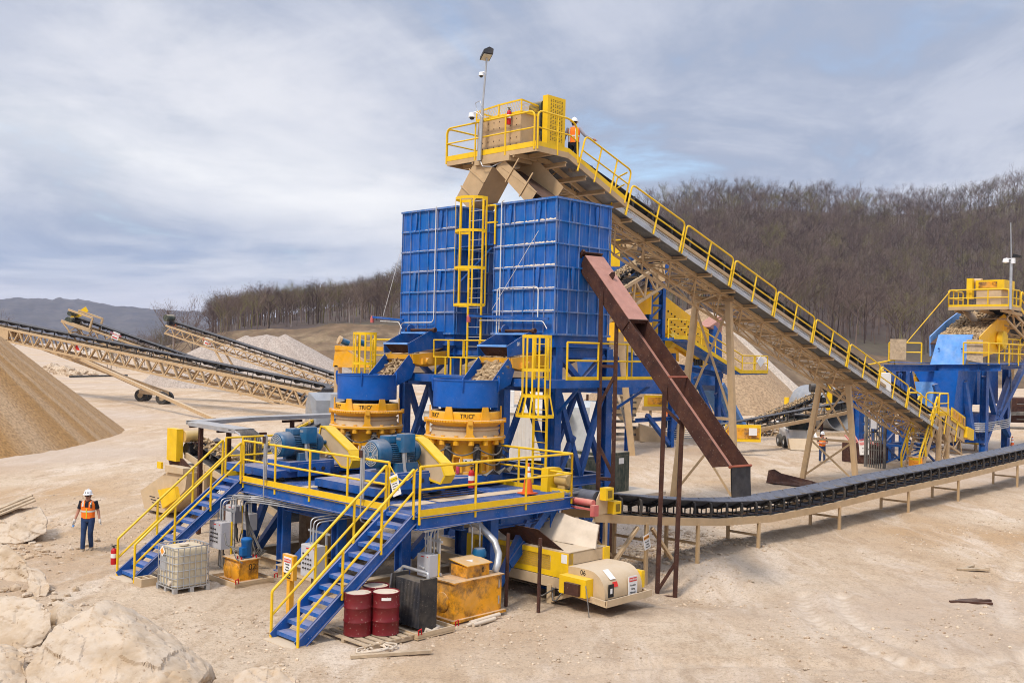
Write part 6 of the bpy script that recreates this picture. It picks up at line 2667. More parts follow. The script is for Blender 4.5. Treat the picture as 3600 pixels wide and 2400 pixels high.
def pump_unit(u0, u1, v0, v1, h, label, number, big=False):
 """hydraulic power unit standing in a drip tray"""
 t = thing('hydraulic_unit', label, 'hydraulic tank', ((u0 + u1) / 2, (v0 + v1) / 2, 0), group='orange yellow hydraulic power units')
 m_ = M['tank']
 b = B()
 b.box(u0, u1, v0, v1, .1, h)
 obj('tank', b, m_, t)
 b = B()
 b.box(u0 - .05, u1 + .05, v0 - .05, v1 + .05, h + .001, h + .03)
 b.box(u0 - .1, u1 + .1, v0 - .08, v1 + .08, .04, .1)
 each('lid_plate', b, m_, t)
 b = B()
 for f in ((.5,) if big else (.28, .74)):
  b.lathe((u0 - .001, v0 + (v1 - v0) * f, .1 + (h - .1) * .42), [(0, -.03), (.20, -.03), (.22, -.02), (.22, 0)], 22, axis='x')
 obj('manhole_cover', b, m_, t, smooth=35)
 return t

t = pump_unit(-1.15, -.62, 5.58, 6.35, .60, 'small orange hydraulic unit marked 02 with a blue pump motor', '02')
text('lettering', '02', t, M['signblack'], (-.80, 5.578, .42), (1, 0, 0), (0, 0, 1), .22)
b = B()
b.lathe((-.84, 5.82, .64), [(.15, 0), (.15, .02), (.12, .03), (.13, .06), (.13, .36), (.145, .38), (.145, .46), (.10, .50), (0, .51)], 22)
b.box(-1.04, -.90, 5.68, 5.84, .71, .91)
obj('pump_motor', b, mat('mid_blue_motor', (.008, .11, .33), .4), t, smooth=40)
b = B()
b.tube([(-.95, 5.9, .64), (-1.1, 5.85, .85), (-1.2, 6.2, .95), (-1.15, 6.4, 1.2)], .022, 6)
b.tube([(-1.0, 5.7, .64), (-1.15, 5.5, .58), (-1.25, 5.6, .68), (-1.2, 5.9, .9)], .018, 6)
obj('hose', b, M['hose'], t, smooth=60)
b = B()
for (u, v) in ((-.66, 5.63), (-.68, 5.75), (-1.08, 5.65), (-1.1, 5.8)):
 b.cyl((u, v, .63), (u, v, .70), .02, n=8)
obj('red_fitting', b, M['red'], t)

def tray(u0, u1, v0, v1, label, h=.13):
 t = thing('drip_tray', label, 'tray', ((u0 + u1) / 2, (v0 + v1) / 2, 0), group='tan steel drip trays')
 b = B()
 b.box(u0, u1, v0, v1, .03, .045)
 obj('tray_floor', b, M['tandusty'], t)
 b = B()
 for (a, c, e, f) in ((u0, u1, v0, v0 + .03), (u0, u1, v1 - .03, v1), (u0, u0 + .03, v0 + .03, v1 - .03), (u1 - .03, u1, v0 + .03, v1 - .03)):
  b.box(a, c, e, f, 0, h)
 obj('tray_rim', b, M['tandusty'], t)
 b = B()
 for (u, v) in ((u0, v0), (u1, v0)):
  b.tube([(u + .02, v - .01, h - .02), (u + .0, v - .02, h + .08), (u + .08, v - .02, h + .1), (u + .1, v - .01, h - .02)], .016, 6)
 each('red_shackle', b, M['red'], t)

tray(-1.42, -.3, 5.35, 6.65, 'tan drip tray under the small 02 hydraulic unit')
tray(-.85, .2, -1.05, .35, 'tan drip tray under the black oil cooler')

t = pump_unit(.52, 2.0, -.66, .12, .90, 'large stained orange hydraulic tank right of the oil cooler', None, True)
b = B()
b.prism([(1.0, -.55, .935), (1.7, -.55, .935), (1.7, -.55, 1.19), (1.0, -.55, 1.19)], (0, .55, 0))
obj('top_box', b, M['tank'], t)
b = B()
b.prism([(.96, -.60, 1.20), (1.75, -.60, 1.20), (1.75, .04, 1.28), (.96, .04, 1.28)], (0, 0, .02))
obj('hatch', b, M['orange'], t)
b = B()
b.prism([(1.3, -.40, 1.246), (1.42, -.28, 1.262), (1.24, -.24, 1.266)], (0, 0, .004))
obj('decal', b, M['signwhite'], t)
b = B()
b.lathe((1.85, -.05, .935), [(.17, 0), (.17, .03), (.14, .05), (.14, .30), (.17, .32), (.17, .42), (.13, .50), (0, .51)], 20)
obj('pump_motor', b, M['motor'], t, smooth=40)
b = B()
b.tube([(2.0, -.45, .95), (2.02, -.5, 1.12), (2.2, -.35, 1.3), (2.3, -.1, 1.55), (2.15, .3, 1.9), (1.6, .9, 2.25), (1.2, 1.5, 2.3)], .085, 10)
obj('suction_hose', b, M['galv'], t, smooth=60)
b = B()
b.tube([(.5, .0, .8), (.3, .1, .5), (.35, .0, .3), (.48, -.1, .55)], .02, 6)
obj('hose', b, M['hose'], t, smooth=60)
text('lettering', '0', t, M['signblack'], (1.5, -.555, 1.06), (1, 0, 0), (0, 0, 1), .16)
b = B()
for z in (.25, .62):
 b.box(1.90, 1.93, -.672, -.661, z, z + .18)
obj('sight_gauge', b, M['galv'], t)

t = thing('oil_cooler', 'black finned oil cooler radiator standing in a tan tray', 'radiator', (-.5, -.4, .05))
u0, u1, v0, v1 = -.62, -.22, -.92, .12
b = B()
b.box(u0 + .04, u1 - .04, v0 + .1, v1 - .1, .12, 1.12)
b.box(u0, u1, v0, v0 + .1, .06, 1.2)
b.box(u0, u1, v1 - .1, v1, .06, 1.2)
obj('core', b, M['black'], t)
b = B()
k = .14
while k < 1.12:
 b.box(u0 + .025, u0 + .04, v0 + .1, v1 - .1, k, k + .008)
 k += .022
obj('fins', b, mat('dusty_fins', (.06, .06, .07), .6, gen=.3, speck=.4), t)
b = B()
b.tube(fillet([(-.42, -.85, 1.2), (-.42, -.85, 1.3), (-.42, .0, 1.32), (-.42, .05, 1.25)], .1), .035, 9)
b.tube([(-.42, .05, 1.25), (-.5, .25, 1.1), (-.5, .3, .8)], .05, 9)
obj('pipe', b, M['galv'], t, smooth=60)
b = B()
b.tube([(-.55, -.95, .15), (-.4, -1.0, .08), (-.1, -.85, .1), (-.05, -.6, .1), (-.15, -.5, .14), (-.3, -.6, .2)], .05, 9)
obj('return_hose', b, M['drumtop'], t, smooth=60)
t = thing('pipe_bundle', 'two pale pipes lying on the ground before the orange tank', 'pipe', (1.1, -1.0, 0))
b = B()
b.cyl((.75, -.95, .06), (1.75, -.86, .06), .05, n=10)
b.cyl((.72, -1.08, .05), (1.45, -1.02, .05), .045, n=10)
b.cyl((.6, -1.0, .04), (.9, -.98, .05), .04, n=10)
each('pipe', b, M['drumtop'], t, smooth=40)

# control cabinets on strut frames
def cabinet(u, v, z, w, h, dp, label, buttons=0, posts=True, handle=False, group='grey electrical cabinets on strut frames'):
 """front faces -u, w along v, dp along u, z is the bottom"""
 t = thing('control_cabinet', label, 'electrical cabinet', (u, v, z), group=group)
 b = B()
 b.bbox(u - dp, u, v - w / 2, v + w / 2, z, z + h, .015)
 obj('enclosure', b, M['panelgrey'], t)
 b = B()
 b.box(u - dp - .006, u - dp + .0, v - w / 2 + .02, v + w / 2 - .02, z + .02, z + h - .02)
 obj('door', b, M['panelgrey'], t)
 b = B()
 b.box(u - dp - .010, u - dp - .007, v - .05, v + .07, z + h * .88, z + h * .92)
 b.box(u - dp - .010, u - dp - .007, v - w * .42, v - w * .34, z + h * .90, z + h * .93)
 each('red_label', b, M['signred'], t)
 if buttons:
  b = B()
  for r_ in range(buttons):
   for c in range(4 if r_ else 3):
    vv, zz = v + w * .28 - c * w * .17, z + h * (.72 - r_ * .15)
    b.cyl((u - dp - .006, vv, zz), (u - dp - .035, vv, zz), .022, n=9)
  each('push_button', b, M['black'], t)
 if handle:
  b = B()
  b.beam((u - dp - .02, v + .1, z + h * .45), (u - dp - .02, v - .08, z + h * .38), .02, .03)
  obj('switch_handle', b, M['signwhite'], t)
  b = B()
  b.box(u - dp - .010, u - dp - .007, v - w * .38, v - w * .22, z + h * .12, z + h * .3)
  obj('decal', b, M['motor'], t)
 if posts:
  b = B()
  for s in (-1, 1):
   b.beam((u + .04, v + s * w * .46, .0), (u + .04, v + s * w * .46, z + h + .35), .045, .045, (1, 0, 0))
  b.beam((u + .02, v - w * .75, z + h + .28), (u + .02, v + w * .75, z + h + .28), .03, .05)
  b.beam((u + .02, v - w * .75, z + .05), (u + .02, v - w * .3, z + .05), .03, .05)
  each('strut_post', b, M['galv'], t)
  b = B()
  b.box(u + .0, u + .03, v - w / 2 - .03, v - w / 2 + .02, z - .3, z + h)
  obj('yellow_post', b, M['yellow'], t)
 b = B()
 for k in range(3):
  vv = v - w * .2 + k * w * .2
  b.tube(fillet([(u - dp * .5, vv, z + h), (u - dp * .5, vv, z + h + .55 + .04 * k), (u + 1.0, vv - .2, z + h + .62 + .04 * k)], .14), .018, 7)
 each('conduit', b, M['galv'], t, smooth=50)
 b = B()
 b.tube([(u - .1, v - .1, z), (u - .15, v - .2, z - .4), (u - .05, v - .1, z - .55), (u + .02, v + .05, z - .2)], .022, 6)
 b.tube([(u - .1, v + .1, z), (u - .12, v + .1, z - .5), (u + .05, v + .0, z - .62), (u + .1, v - .1, z - .2)], .018, 6)
 obj('cable', b, M['hose'], t, smooth=60)
 return t

cabinet(-.55, 7.42, .62, .62, .72, .3, 'grey push button cabinet behind the liquid tote', 4)
cabinet(-.15, 3.62, .45, .62, .78, .3, 'grey push button cabinet behind the near stair and caution post', 4)
cabinet(.35, 7.45, 1.0, .36, .46, .26, 'small grey switch box on the blue column above the 02 unit', 0, False, True)
cabinet(.62, .22, .95, .42, .5, .28, 'small grey switch box left of the large orange tank', 0, True, True)
cabinet(.75, 9.0, .95, .5, .5, .26, 'grey switch box half hidden behind the farther stair', 0, True, False)
cabinet(1.15, 1.75, .75, .36, .6, .26, 'grey switch box seen between the treads of the near stair', 0, False, False)

t = thing('sign_post', 'yellow post with white danger and black caution signs between the stairs', 'sign post', (-1.72, 2.42, 0))
b = B()
b.box(-1.78, -1.66, 2.36, 2.48, 0, 1.0)
obj('post', b, M['orange'], t)
b = B()
b.box(-1.80, -1.70, 2.20, 2.64, .80, 1.36)
obj('sign_board', b, M['orange'], t)
b = B()
b.box(-1.808, -1.802, 2.27, 2.58, .95, 1.31)
obj('danger_plate', b, M['signwhite'], t)
b = B()
b.box(-1.814, -1.810, 2.30, 2.55, 1.19, 1.27)
obj('danger_header', b, M['signred'], t)
text('lettering', 'DANGER', t, M['signwhite'], (-1.816, 2.425, 1.23), (0, -1, 0), (0, 0, 1), .055)
for k, s_ in enumerate(('Possible', 'Falling', 'Material')):
 text('lettering', s_, t, M['signblack'], (-1.812, 2.425, 1.145 - .065 * k), (0, -1, 0), (0, 0, 1), .05)
b = B()
b.box(-1.812, -1.804, 2.30, 2.55, .835, .935)
obj('caution_plate', b, M['signblack'], t)
text('lettering', 'CAUTION', t, M['signyellow'], (-1.815, 2.425, .885), (0, -1, 0), (0, 0, 1), .058)

# conduits and a thick pipe slung below the near deck edge
t = thing('conduit_run', 'bent grey conduits and hose slung under the left edge of the platform', 'conduit', (-.1, 5, 1.8))
b = B()
for k in range(4):
 z = 2.02 - .05 * k
 b.tube(fillet([(-.45 + .08 * k, 7.3 - .1 * k, 1.6), (-.45 + .08 * k, 7.3 - .1 * k, z), (-.1, 6.6 - .1 * k, z + .02), (.3, 3.4, z + .05)], .12), .018, 7)
each('conduit', b, M['galv'], t, smooth=50)
b = B()
b.cyl((-.05, 6.9, 1.92), (.45, 5.2, 2.08), .075, n=12)
obj('sleeve', b, M['galv'], t, smooth=40)
b = B()
for k in range(5):
 b.tube([(-.05 + .02 * k, 6.9, 1.92), (-.2 + .02 * k, 7.05 + .02 * k, 1.75), (-.15 + .03 * k, 7.0 + .01 * k, 1.2), (-.1 + .05 * k, 6.95 - .1 * k, .5 + .1 * (k % 2)), (-.05 + .03 * k, 6.9, .25), (.1, 6.8 - .1 * k, .6)], .02, 6)
each('cable', b, M['hose'], t, smooth=60)
t = thing('conduit_run', 'three bent grey conduits dropping under the right deck edge to the large orange tank', 'conduit', (1.2, .2, 1.8))
b = B()
for k in range(3):
 b.tube(fillet([(.55 + .1 * k, .2, 1.45), (.55 + .1 * k, .2, 1.98 + .03 * k), (1.15 + .1 * k, .1, 2.02 + .03 * k), (1.15 + .1 * k, 1.2, 2.05)], .14), .02, 7)
for k in range(2):
 b.tube(fillet([(1.75 + .25 * k, .1, 1.25), (1.75 + .25 * k, .1, 1.98), (1.75 + .25 * k, .9, 2.02)], .16), .02, 7)
each('conduit', b, M['galv'], t, smooth=50)
b = B()
b.beam((.2, .05, 2.0), (2.2, .05, 2.1), .04, .05)
b.beam((.6, .05, 2.0), (.6, .05, 2.3), .02, .02)
b.beam((1.9, .05, 2.1), (1.9, .05, 2.3), .02, .02)
each('strut', b, M['galv'], t)
# vertical strut with lamp pipe on the deck rail (two)
for v, lab in ((6.25, 'grey strut post on the deck rail before the farther motor'), (2.0, 'grey strut post on the deck rail before the nearer motor')):
 t = thing('strut_post', lab, 'strut post', (-.1, v, 2.2), group='grey strut posts on the deck rail')
 b = B()
 b.beam((-.10, v, 2.55), (-.10, v, 3.72), .06, .05, (1, 0, 0))
 b.beam((-.10, v - .07, 2.55), (-.10, v - .07, 3.7), .03, .05, (1, 0, 0))
 obj('strut', b, M['galv'], t)
 b = B()
 b.tube(fillet([(-.13, v - .03, 3.55), (-.13, v - .03, 2.0), (.25, v - .05, 1.9)], .1), .018, 7)
 obj('conduit', b, M['galv'], t, smooth=50)
 b = B()
 b.box(-.15, -.128, v - .06, v + .06, 3.5, 3.68)
 obj('receptacle', b, M['rust'], t)

extinguisher('red extinguisher hanging at the foot of the farther stair rail', (-3.10, 8.56, .30), .5)
extinguisher('red extinguisher with yellow tag on the platform rail before the nearer crusher', (1.68, .1, 2.85), .5)

def cone(p, h, label, site=True):
 t = thing('traffic_cone', label, 'traffic cone', p, site, group='orange traffic cones')
 x, y, z = p
 b = B()
 b.box(x - h * .24, x + h * .24, y - h * .24, y + h * .24, z, z + .03)
 b.lathe((x, y, z + .03), [(h * .18, 0), (h * .04, h - .03), (0, h - .03)], 20)
 obj('cone_body', b, M['conered'], t, smooth=40)
 b = B()
 f = lambda q: h * (.18 - .14 * q) + .004
 b.lathe((x, y, z + .03), [(f(.52), h * .52), (f(.66), h * .66)], 20)
 b.lathe((x, y, z + .03), [(f(.72), h * .72), (f(.86), h * .86)], 20)
 obj('white_band', b, M['signwhite'], t, smooth=40)

cone((4.25, .7, 2.43), .78, 'orange cone with white bands standing on the crusher platform')

# boxes hanging under the crushers (discharge hoppers) and dark skirting deep below the deck
for (u, v, lab) in ((4.55, 3.5, 'dusty discharge hopper under the nearer crusher'), (4.5, 7.9, 'dusty discharge hopper under the farther crusher')):
 t = thing('discharge_hopper', lab, 'hopper', (u, v, 1), group='discharge hoppers below the crushers')
 b = B()
 top = [(u - .85, v - .85, 2.3), (u + .85, v - .85, 2.3), (u + .85, v + .85, 2.3), (u - .85, v + .85, 2.3)]
 bot = [(u - .6, v - .6, 1.25), (u + .6, v - .6, 1.25), (u + .6, v + .6, 1.25), (u - .6, v + .6, 1.25)]
 b.add(top + bot, [(0, 1, 5, 4), (1, 2, 6, 5), (2, 3, 7, 6), (3, 0, 4, 7)])
 obj('hopper_wall', b, M['tandusty'], t)
t = thing('sump_tank', 'dirty brown tank standing between the blue columns under the platform', 'tank', (2.0, 6.6, 0))
b = B()
b.bbox(1.7, 2.9, 5.7, 7.3, .1, 1.5, .04)
obj('tank_body', b, mat('dirty_brown_tank', (.17, .10, .05), .8, gen=.5, dust=.8), t)
b = B()
b.tube([(1.6, 6.9, 1.55), (1.4, 6.2, 1.65), (1.5, 5.5, 1.75)], .09, 10)
obj('fat_hose', b, M['hose'], t, smooth=60)
b = B()
b.lathe((1.69, 6.3, 1.1), [(0, -.02), (.12, -.02), (.12, 0)], 16, axis='x')
obj('round_cover', b, M['rust'], t)
# ================================================================ left: conveyor 07 and the cable tray
def conv07():
 t = thing('belt_conveyor', 'short belt conveyor carrying crushed stone behind the farther stair, yellow guard at its head', 'conveyor', (3.1, 13, 0))
 lat = Vector((-1, 0, 0))
 A, Bp = Vector((3.1, 9.0, 1.1)), Vector((3.1, 15.6, 2.55))
 b = B()
 for u in (2.5, 3.7):
  b.beam(A + Vector((u - 3.1, 0, -.35)), Bp + Vector((u - 3.1, 0, -.35)), .08, .2)
 for u in (2.5, 3.7):
  b.beam((u, 14.2, 0), (u, 14.2, 2.0), .1, .1)
  b.beam((u, 11, 0), (u, 11, 1.2), .1, .1)
 b.box(2.4, 3.8, 14.6, 16.2, 1.55, 1.8)
 obj('frame', b, M['tandusty'], t)
 b = B()
 belt_strip(b, [A.lerp(Bp, k / 6) for k in range(7)], lat, 1.15, .22)
 belt_strip(b, [A.lerp(Bp, k / 6) + Vector((0, 0, -.35)) for k in range(7)], lat, 1.1, 0)
 b.cyl((2.55, 15.65, 2.38), (3.65, 15.65, 2.38), .25, n=16)
 obj('belt', b, M['belt'], t)
 b = B()
 rr = random.Random(9)
 for k in range(900):
  f = rr.random()
  a = rr.gauss(0, .17)
  p = A.lerp(Bp, f)
  b.rock((p.x + a, p.y, p.z + .10 + .18 * max(0, 1 - abs(a) / .42) * rr.random()), rr.uniform(.03, .06), k, (1, 1, .8))
 obj('rock_load', b, M['rockload'], t)
 b = B()
 for k in range(6):
  p = A.lerp(Bp, (k + .5) / 6)
  b.beam(p + Vector((-.6, 0, -.3)), p + Vector((.6, 0, -.3)), .06, .05)
  for s in (-1, 1):
   b.cyl(p + Vector((s * .2, 0, -.1)), p + Vector((s * .56, 0, .08)), .06, n=8)
 each('idler', b, M['black'], t)
 b = B()
 b.box(2.1, 2.35, 15.50, 16.20, 2.0, 3.12)
 obj('drive_guard', b, M['yellow'], t)
 b = B()
 b.lathe((2.36, 15.5, 2.86), [(0, 0), (.2, 0), (.21, .05), (.21, .55), (.17, .6), (0, .6)], 18, axis='x')
 obj('motor', b, bpy.data.materials['tan_gold_motor_paint'], t, smooth=40)
 b = B()
 b.prism([(2.25, 16.5, 2.15), (2.25, 15.3, 2.1), (2.25, 14.7, 1.85), (2.25, 16.2, 1.72)], (.03, 0, 0))
 b.box(2.6, 3.6, 15.2, 15.3, 2.6, 2.66)
 obj('rust_skirt', b, M['rust'], t)
 # hooded transfer box 07 under the head
 b = B()
 prof = [(17.95, .72), (15.6, 1.75), (14.5, 1.70), (14.6, 1.15), (16.0, .15), (17.6, .12)]
 b.prism([(2.0, v, z) for v, z in prof], (1.5, 0, 0))
 b.prism([(1.9, 15.9, 1.62), (1.9, 14.6, 1.66), (1.9, 14.6, 1.86), (1.9, 15.9, 1.86)], (1.7, 0, 0))
 obj('transfer_hood', b, M['tandusty'], t)
 b = B()
 for k in range(4):
  b.beam((2.35, 17.95 + .012 - .0 * k, .62 - .11 * k), (2.85, 17.93 + .012, .60 - .11 * k), .01, .025)
 for k in range(4):
  f = .25 + .2 * k
  b.beam((1.995, 17.2 - .1 * k, .62 - .1 * k), (1.995, 16.8 - .1 * k, .62 - .1 * k), .01, .03)
  b.beam((1.995, 16.6 - .05 * k, .62 - .1 * k), (1.995, 16.35, .62 - .1 * k), .01, .03)
 for f in (.2, .5, .8):
  for uu in (2.3, 2.9):
   v, z = 17.95 - 2.35 * f, .72 + 1.03 * f + .012
   b.beam((uu, v, z), (uu + .12, v - .2, z + .09), .02, .008)
 obj('slot', b, M['black'], t)
 text('lettering', '07', t, M['signblack'], (1.996, 15.05, 1.38), (0, -1, .0), (0, 0, 1), .2)
 b = B()
 b.prism([(1.85, 16.3, .95), (1.85, 15.1, 1.2), (1.85, 14.9, .8), (1.85, 15.9, .35)], (.15, 0, 0))
 b.box(1.8, 1.88, 16.0, 16.3, 1.72, 1.95)
 obj('yellow_guard', b, M['yellow'], t)
 return t

conv07()
sign('danger_sign', 'white danger sign on the dusty 07 conveyor frame behind the farther stair', (2.4, 13.2, 1.3), (2.42, 13.2, 1.3), (0, -1, .35), (.0, .35, 1), .3, .45, ['Falling', 'Material'], head='DANGER', headmat='signorange')

t = thing('cable_tray', 'grey cable tray on brown posts bending down onto the platform behind the farther stair', 'cable tray', (1.5, 12, 0))
b = B()

def tray_run(p, q, w=.6):
 p, q = Vector(p), Vector(q)
 d = (q - p).normalized()
 l = d.cross(Vector((0, 0, 1))).normalized() * w / 2
 b.beam(p + l, q + l, .03, .12)
 b.beam(p - l, q - l, .03, .12)
 b.beam(p + Vector((0, 0, .06)), q + Vector((0, 0, .06)), w, .012)
 n = int((q - p).length / .3)
 for k in range(n):
  c = p.lerp(q, k / n)
  b.beam(c - l, c + l, .03, .03)

tray_run((.9, 9.0, 3.58), (1.1, 12.2, 3.58))
tray_run((1.1, 12.5, 3.58), (3.6, 13.1, 3.6))
tray_run((3.6, 13.1, 3.6), (8.5, 13.2, 3.6))
for k in range(2):
 s = (-.3, .3)[k]
 b.tube([(.9 + s, 9.0, 3.58), (.9 + s, 8.75, 3.52), (.9 + s, 8.6, 3.35), (.9 + s, 8.55, 2.6)], .03, 6)
obj('tray', b, M['galv'], t)
b = B()
for k in range(11):
 u = .62 + k * .055
 b.tube([(u, 9.4, 3.6), (u, 8.95, 3.6), (u, 8.65, 3.5), (u, 8.52, 3.2), (u, 8.5, 2.45)], .024, 6)
obj('cable', b, M['cable'], t, smooth=60)
b = B()
for (u, v) in ((1.45, 12.6), (1.25, 10.5), (1.35, 9.2), (5.2, 13.1)):
 b.beam((u, v, 0), (u, v, 3.5), .12, .12, (1, 0, 0))
 b.lock = 1
 b.beam((u - .4, v, 3.46), (u + .4, v, 3.46), .08, .08)
 b.lock = 0
each('post', b, M['rust'], t)

# ================================================================ distant stackers on the left
def at2(x, y, d):
 return tuple(at(x, y, d))

st1, P1 = conveyor('stacker_conveyor', 'longest tan stacker conveyor with a white sign, crossing above the tan gravel pile', at(-60, 737, 118), at(752, 905, 84), w=1.1, depth=1.35, pitch=2.1, idl=2.4,
                   chord=.20, diag=.13, trough=.25, lift=.55, width=1.6, group='tan stacker conveyors over the gravel piles')
L1 = (at(752, 905, 84) - at(-60, 737, 118)).length

def local(root, b):
 return b

def part_w(root, name, b, m, smooth=None, each_=False):
 """part of a world-set thing"""
 (each if each_ else obj)(name, b, M[m], root, smooth=smooth)

b = B()
b.plate([P1(0, -.85, 0), P1(9.5, -.85, 0), P1(9.5, -.85, -1.2), P1(0, -.85, -.75)], .05)
b.plate([P1(0, .85, 0), P1(9.5, .85, 0), P1(9.5, .85, -1.2), P1(0, .85, -.75)], .05)
part_w(st1, 'head_plate', b, 'tan')
w1, w2 = gp(323, 921), gp(372, 928)
q1 = P1(17.5, 0, -1.35)
b = B()
for s in (-.8, .8):
 b.beam(P1(16.6, s, -1.35), (w1.x + s * .5 + .6, w1.y + .5, 1.2), .22, .22)
 b.beam(P1(19.2, s, -1.35), (w2.x + s * .5, w2.y + .5, 1.2), .18, .18)
e1 = gp(492, 966)
b.beam(P1(18.0, -.8, -1.4), (e1.x, e1.y, .1), .28, .28)
b.beam((w1.x, w1.y, 1.0), (w2.x + .4, w2.y, 1.0), .5, .4)
part_w(st1, 'support_leg', b, 'tan', each_=True)
for p in (w1, w2):
 for s in (0, 1.0):
  b = B()
  b.lathe((p.x + s * .25, p.y + s * .8, .62), [(.28, -.22), (.58, -.22), (.64, -.1), (.64, .1), (.58, .22), (.28, .22)], 20, axis='y')
  part_w(st1, 'tyre', b, 'tyre', 40)
  b = B()
  b.lathe((p.x + s * .25, p.y + s * .8, .62), [(0, -.1), (.3, -.16), (.3, .16), (0, .1)], 14, axis='y')
  part_w(st1, 'wheel_rim', b, 'tandusty', 40)

def maker(label, p, q, h, site=False):
 """white company board with a red triangle, between two world points"""
 p, q = Vector(p), Vector(q)
 X = (q - p).normalized()
 Z = X.cross(Vector((0, 0, 1))).normalized()
 Y = Z.cross(X)
 c = (p + q) / 2
 w = (q - p).length
 t = thing('maker_sign', label, 'sign', tuple(c), False, 'white maker boards on the conveyors')
 b = B()
 b.prism([c + X * x + Y * y for x, y in ((-w / 2, -h / 2), (w / 2, -h / 2), (w / 2, h / 2), (-w / 2, h / 2))], Z * .03)
 obj('plate', b, M['signwhite'], t)
 b = B()
 f = c - X * w * .28 + Z * .034
 b.prism([f + X * x + Y * y for x, y in ((-w * .2, -h * .3), (w * .2, -h * .3), (0, h * .38))], Z * .01)
 obj('red_triangle', b, M['signred'], t)
 b = B()
 for k in range(3):
  y = h * (.22 - .2 * k)
  b.prism([c + Z * .034 + X * x + Y * yy for x, yy in ((w * (-.02 + .05 * k), y), (w * .4, y), (w * .4, y + h * .07), (w * (-.02 + .05 * k), y + h * .07))], Z * .006)
 obj('text_line', b, M['signblack'], t)

def safety(label, p, q, h):
 p, q = Vector(p), Vector(q)
 X = (q - p).normalized()
 Z = X.cross(Vector((0, 0, 1))).normalized()
 Y = Z.cross(X)
 c = (p + q) / 2
 w = (q - p).length
 t = thing('danger_sign', label, 'sign', tuple(c), False, 'small white and red boards on the short stackers')
 b = B()
 b.prism([c + X * x + Y * y for x, y in ((-w / 2, -h / 2), (w / 2, -h / 2), (w / 2, h / 2), (-w / 2, h / 2))], Z * .03)
 obj('plate', b, M['signwhite'], t)
 text('lettering', 'NAFRA' if False else 'DANGER', t, M['signred'], c + Y * h * .16 + Z * .036, X, Y, h * .42)
 b = B()
 b.prism([c + Z * .034 + X * x + Y * y for x, y in ((-w * .38, -h * .36), (w * .38, -h * .36), (w * .38, -h * .2), (-w * .38, -h * .2))], Z * .006)
 obj('text_line', b, M['signred'], t)

dd = lambda x: float(1 / np.interp(x, [-60, 752], [1 / 118, 1 / 84]))
maker('white board with a red triangle on the longest stacker', at(168, 796, dd(168) - 1.0), at(208, 804, dd(208) - 1.0), .85)

st2, P2 = conveyor('stacker_conveyor', 'middle stacker conveyor with a drive and yellow guard at its raised head', at(172, 742, 108), at(700, 925, 104), w=1.1, depth=1.0, pitch=1.9, idl=2.2,
                   chord=.16, diag=.10, trough=.25, lift=.5, width=1.5, group='tan stacker conveyors over the gravel piles')
b = B()
b.lathe(P2(-.6, 0, .9), [(0, -.7), (.28, -.7), (.28, .7), (0, .7)], 16, axis='y')
b.cyl(P2(-.3, -.9, .15), P2(-.3, .9, .15), .42, n=16)
part_w(st2, 'head_drive', b, 'dkgreen', 40)
b = B()
b.beam(P2(-1.2, -.95, .0), P2(0.3, -.95, 1.75), .12, .6)
part_w(st2, 'drive_guard', b, 'yellow')
b = B()
for s in (-.95, .95):
 b.beam(P2(-1.0, s, -.1), P2(2.6, s, -.1), .15, .3)
 b.beam(P2(-.6, s, 1.3), P2(2.4, s, 1.3), .18, .2)
 b.beam(P2(2.4, s, 1.3), P2(2.4, s, 0), .18, .18)
 b.beam(P2(-.8, s, -.2), P2(2.0, s, -2.0), .12, .14)
 b.beam(P2(2.0, s, -2.0), P2(6, s, -1.3), .12, .14)
part_w(st2, 'head_frame', b, 'tan', each_=True)
safety('white and red board on the middle stacker', at(258, 768, 105.5), at(273, 774, 105.5), .75)

st3, P3 = conveyor('stacker_conveyor', 'farthest small stacker conveyor over the pale grey pile', at(392, 748, 127), at(778, 876, 112), w=1.0, depth=1.0, pitch=1.9, idl=2.6,
                   chord=.16, diag=.09, trough=.25, lift=.5, width=1.5, group='tan stacker conveyors over the gravel piles')
b = B()
b.cyl(P3(-.5, -.6, .9), P3(-.5, .6, .9), .45, n=14)
part_w(st3, 'head_drive', b, 'dkgreen', 40)
b = B()
b.beam(P3(-.6, -.8, .2), P3(-.1, -.8, .2), .3, .7)
part_w(st3, 'drive_guard', b, 'conered')
b = B()
e3 = gp(548, 868, 2.5)
for s in (-.7, .7):
 b.beam(P3(9.5, s, -1.0), P3(17, s, -6.5), .2, .2)
part_w(st3, 'support_leg', b, 'tan', each_=True)
safety('white and red board on the farthest stacker', at(470, 782, 122.5), at(487, 787, 122.5), .9)

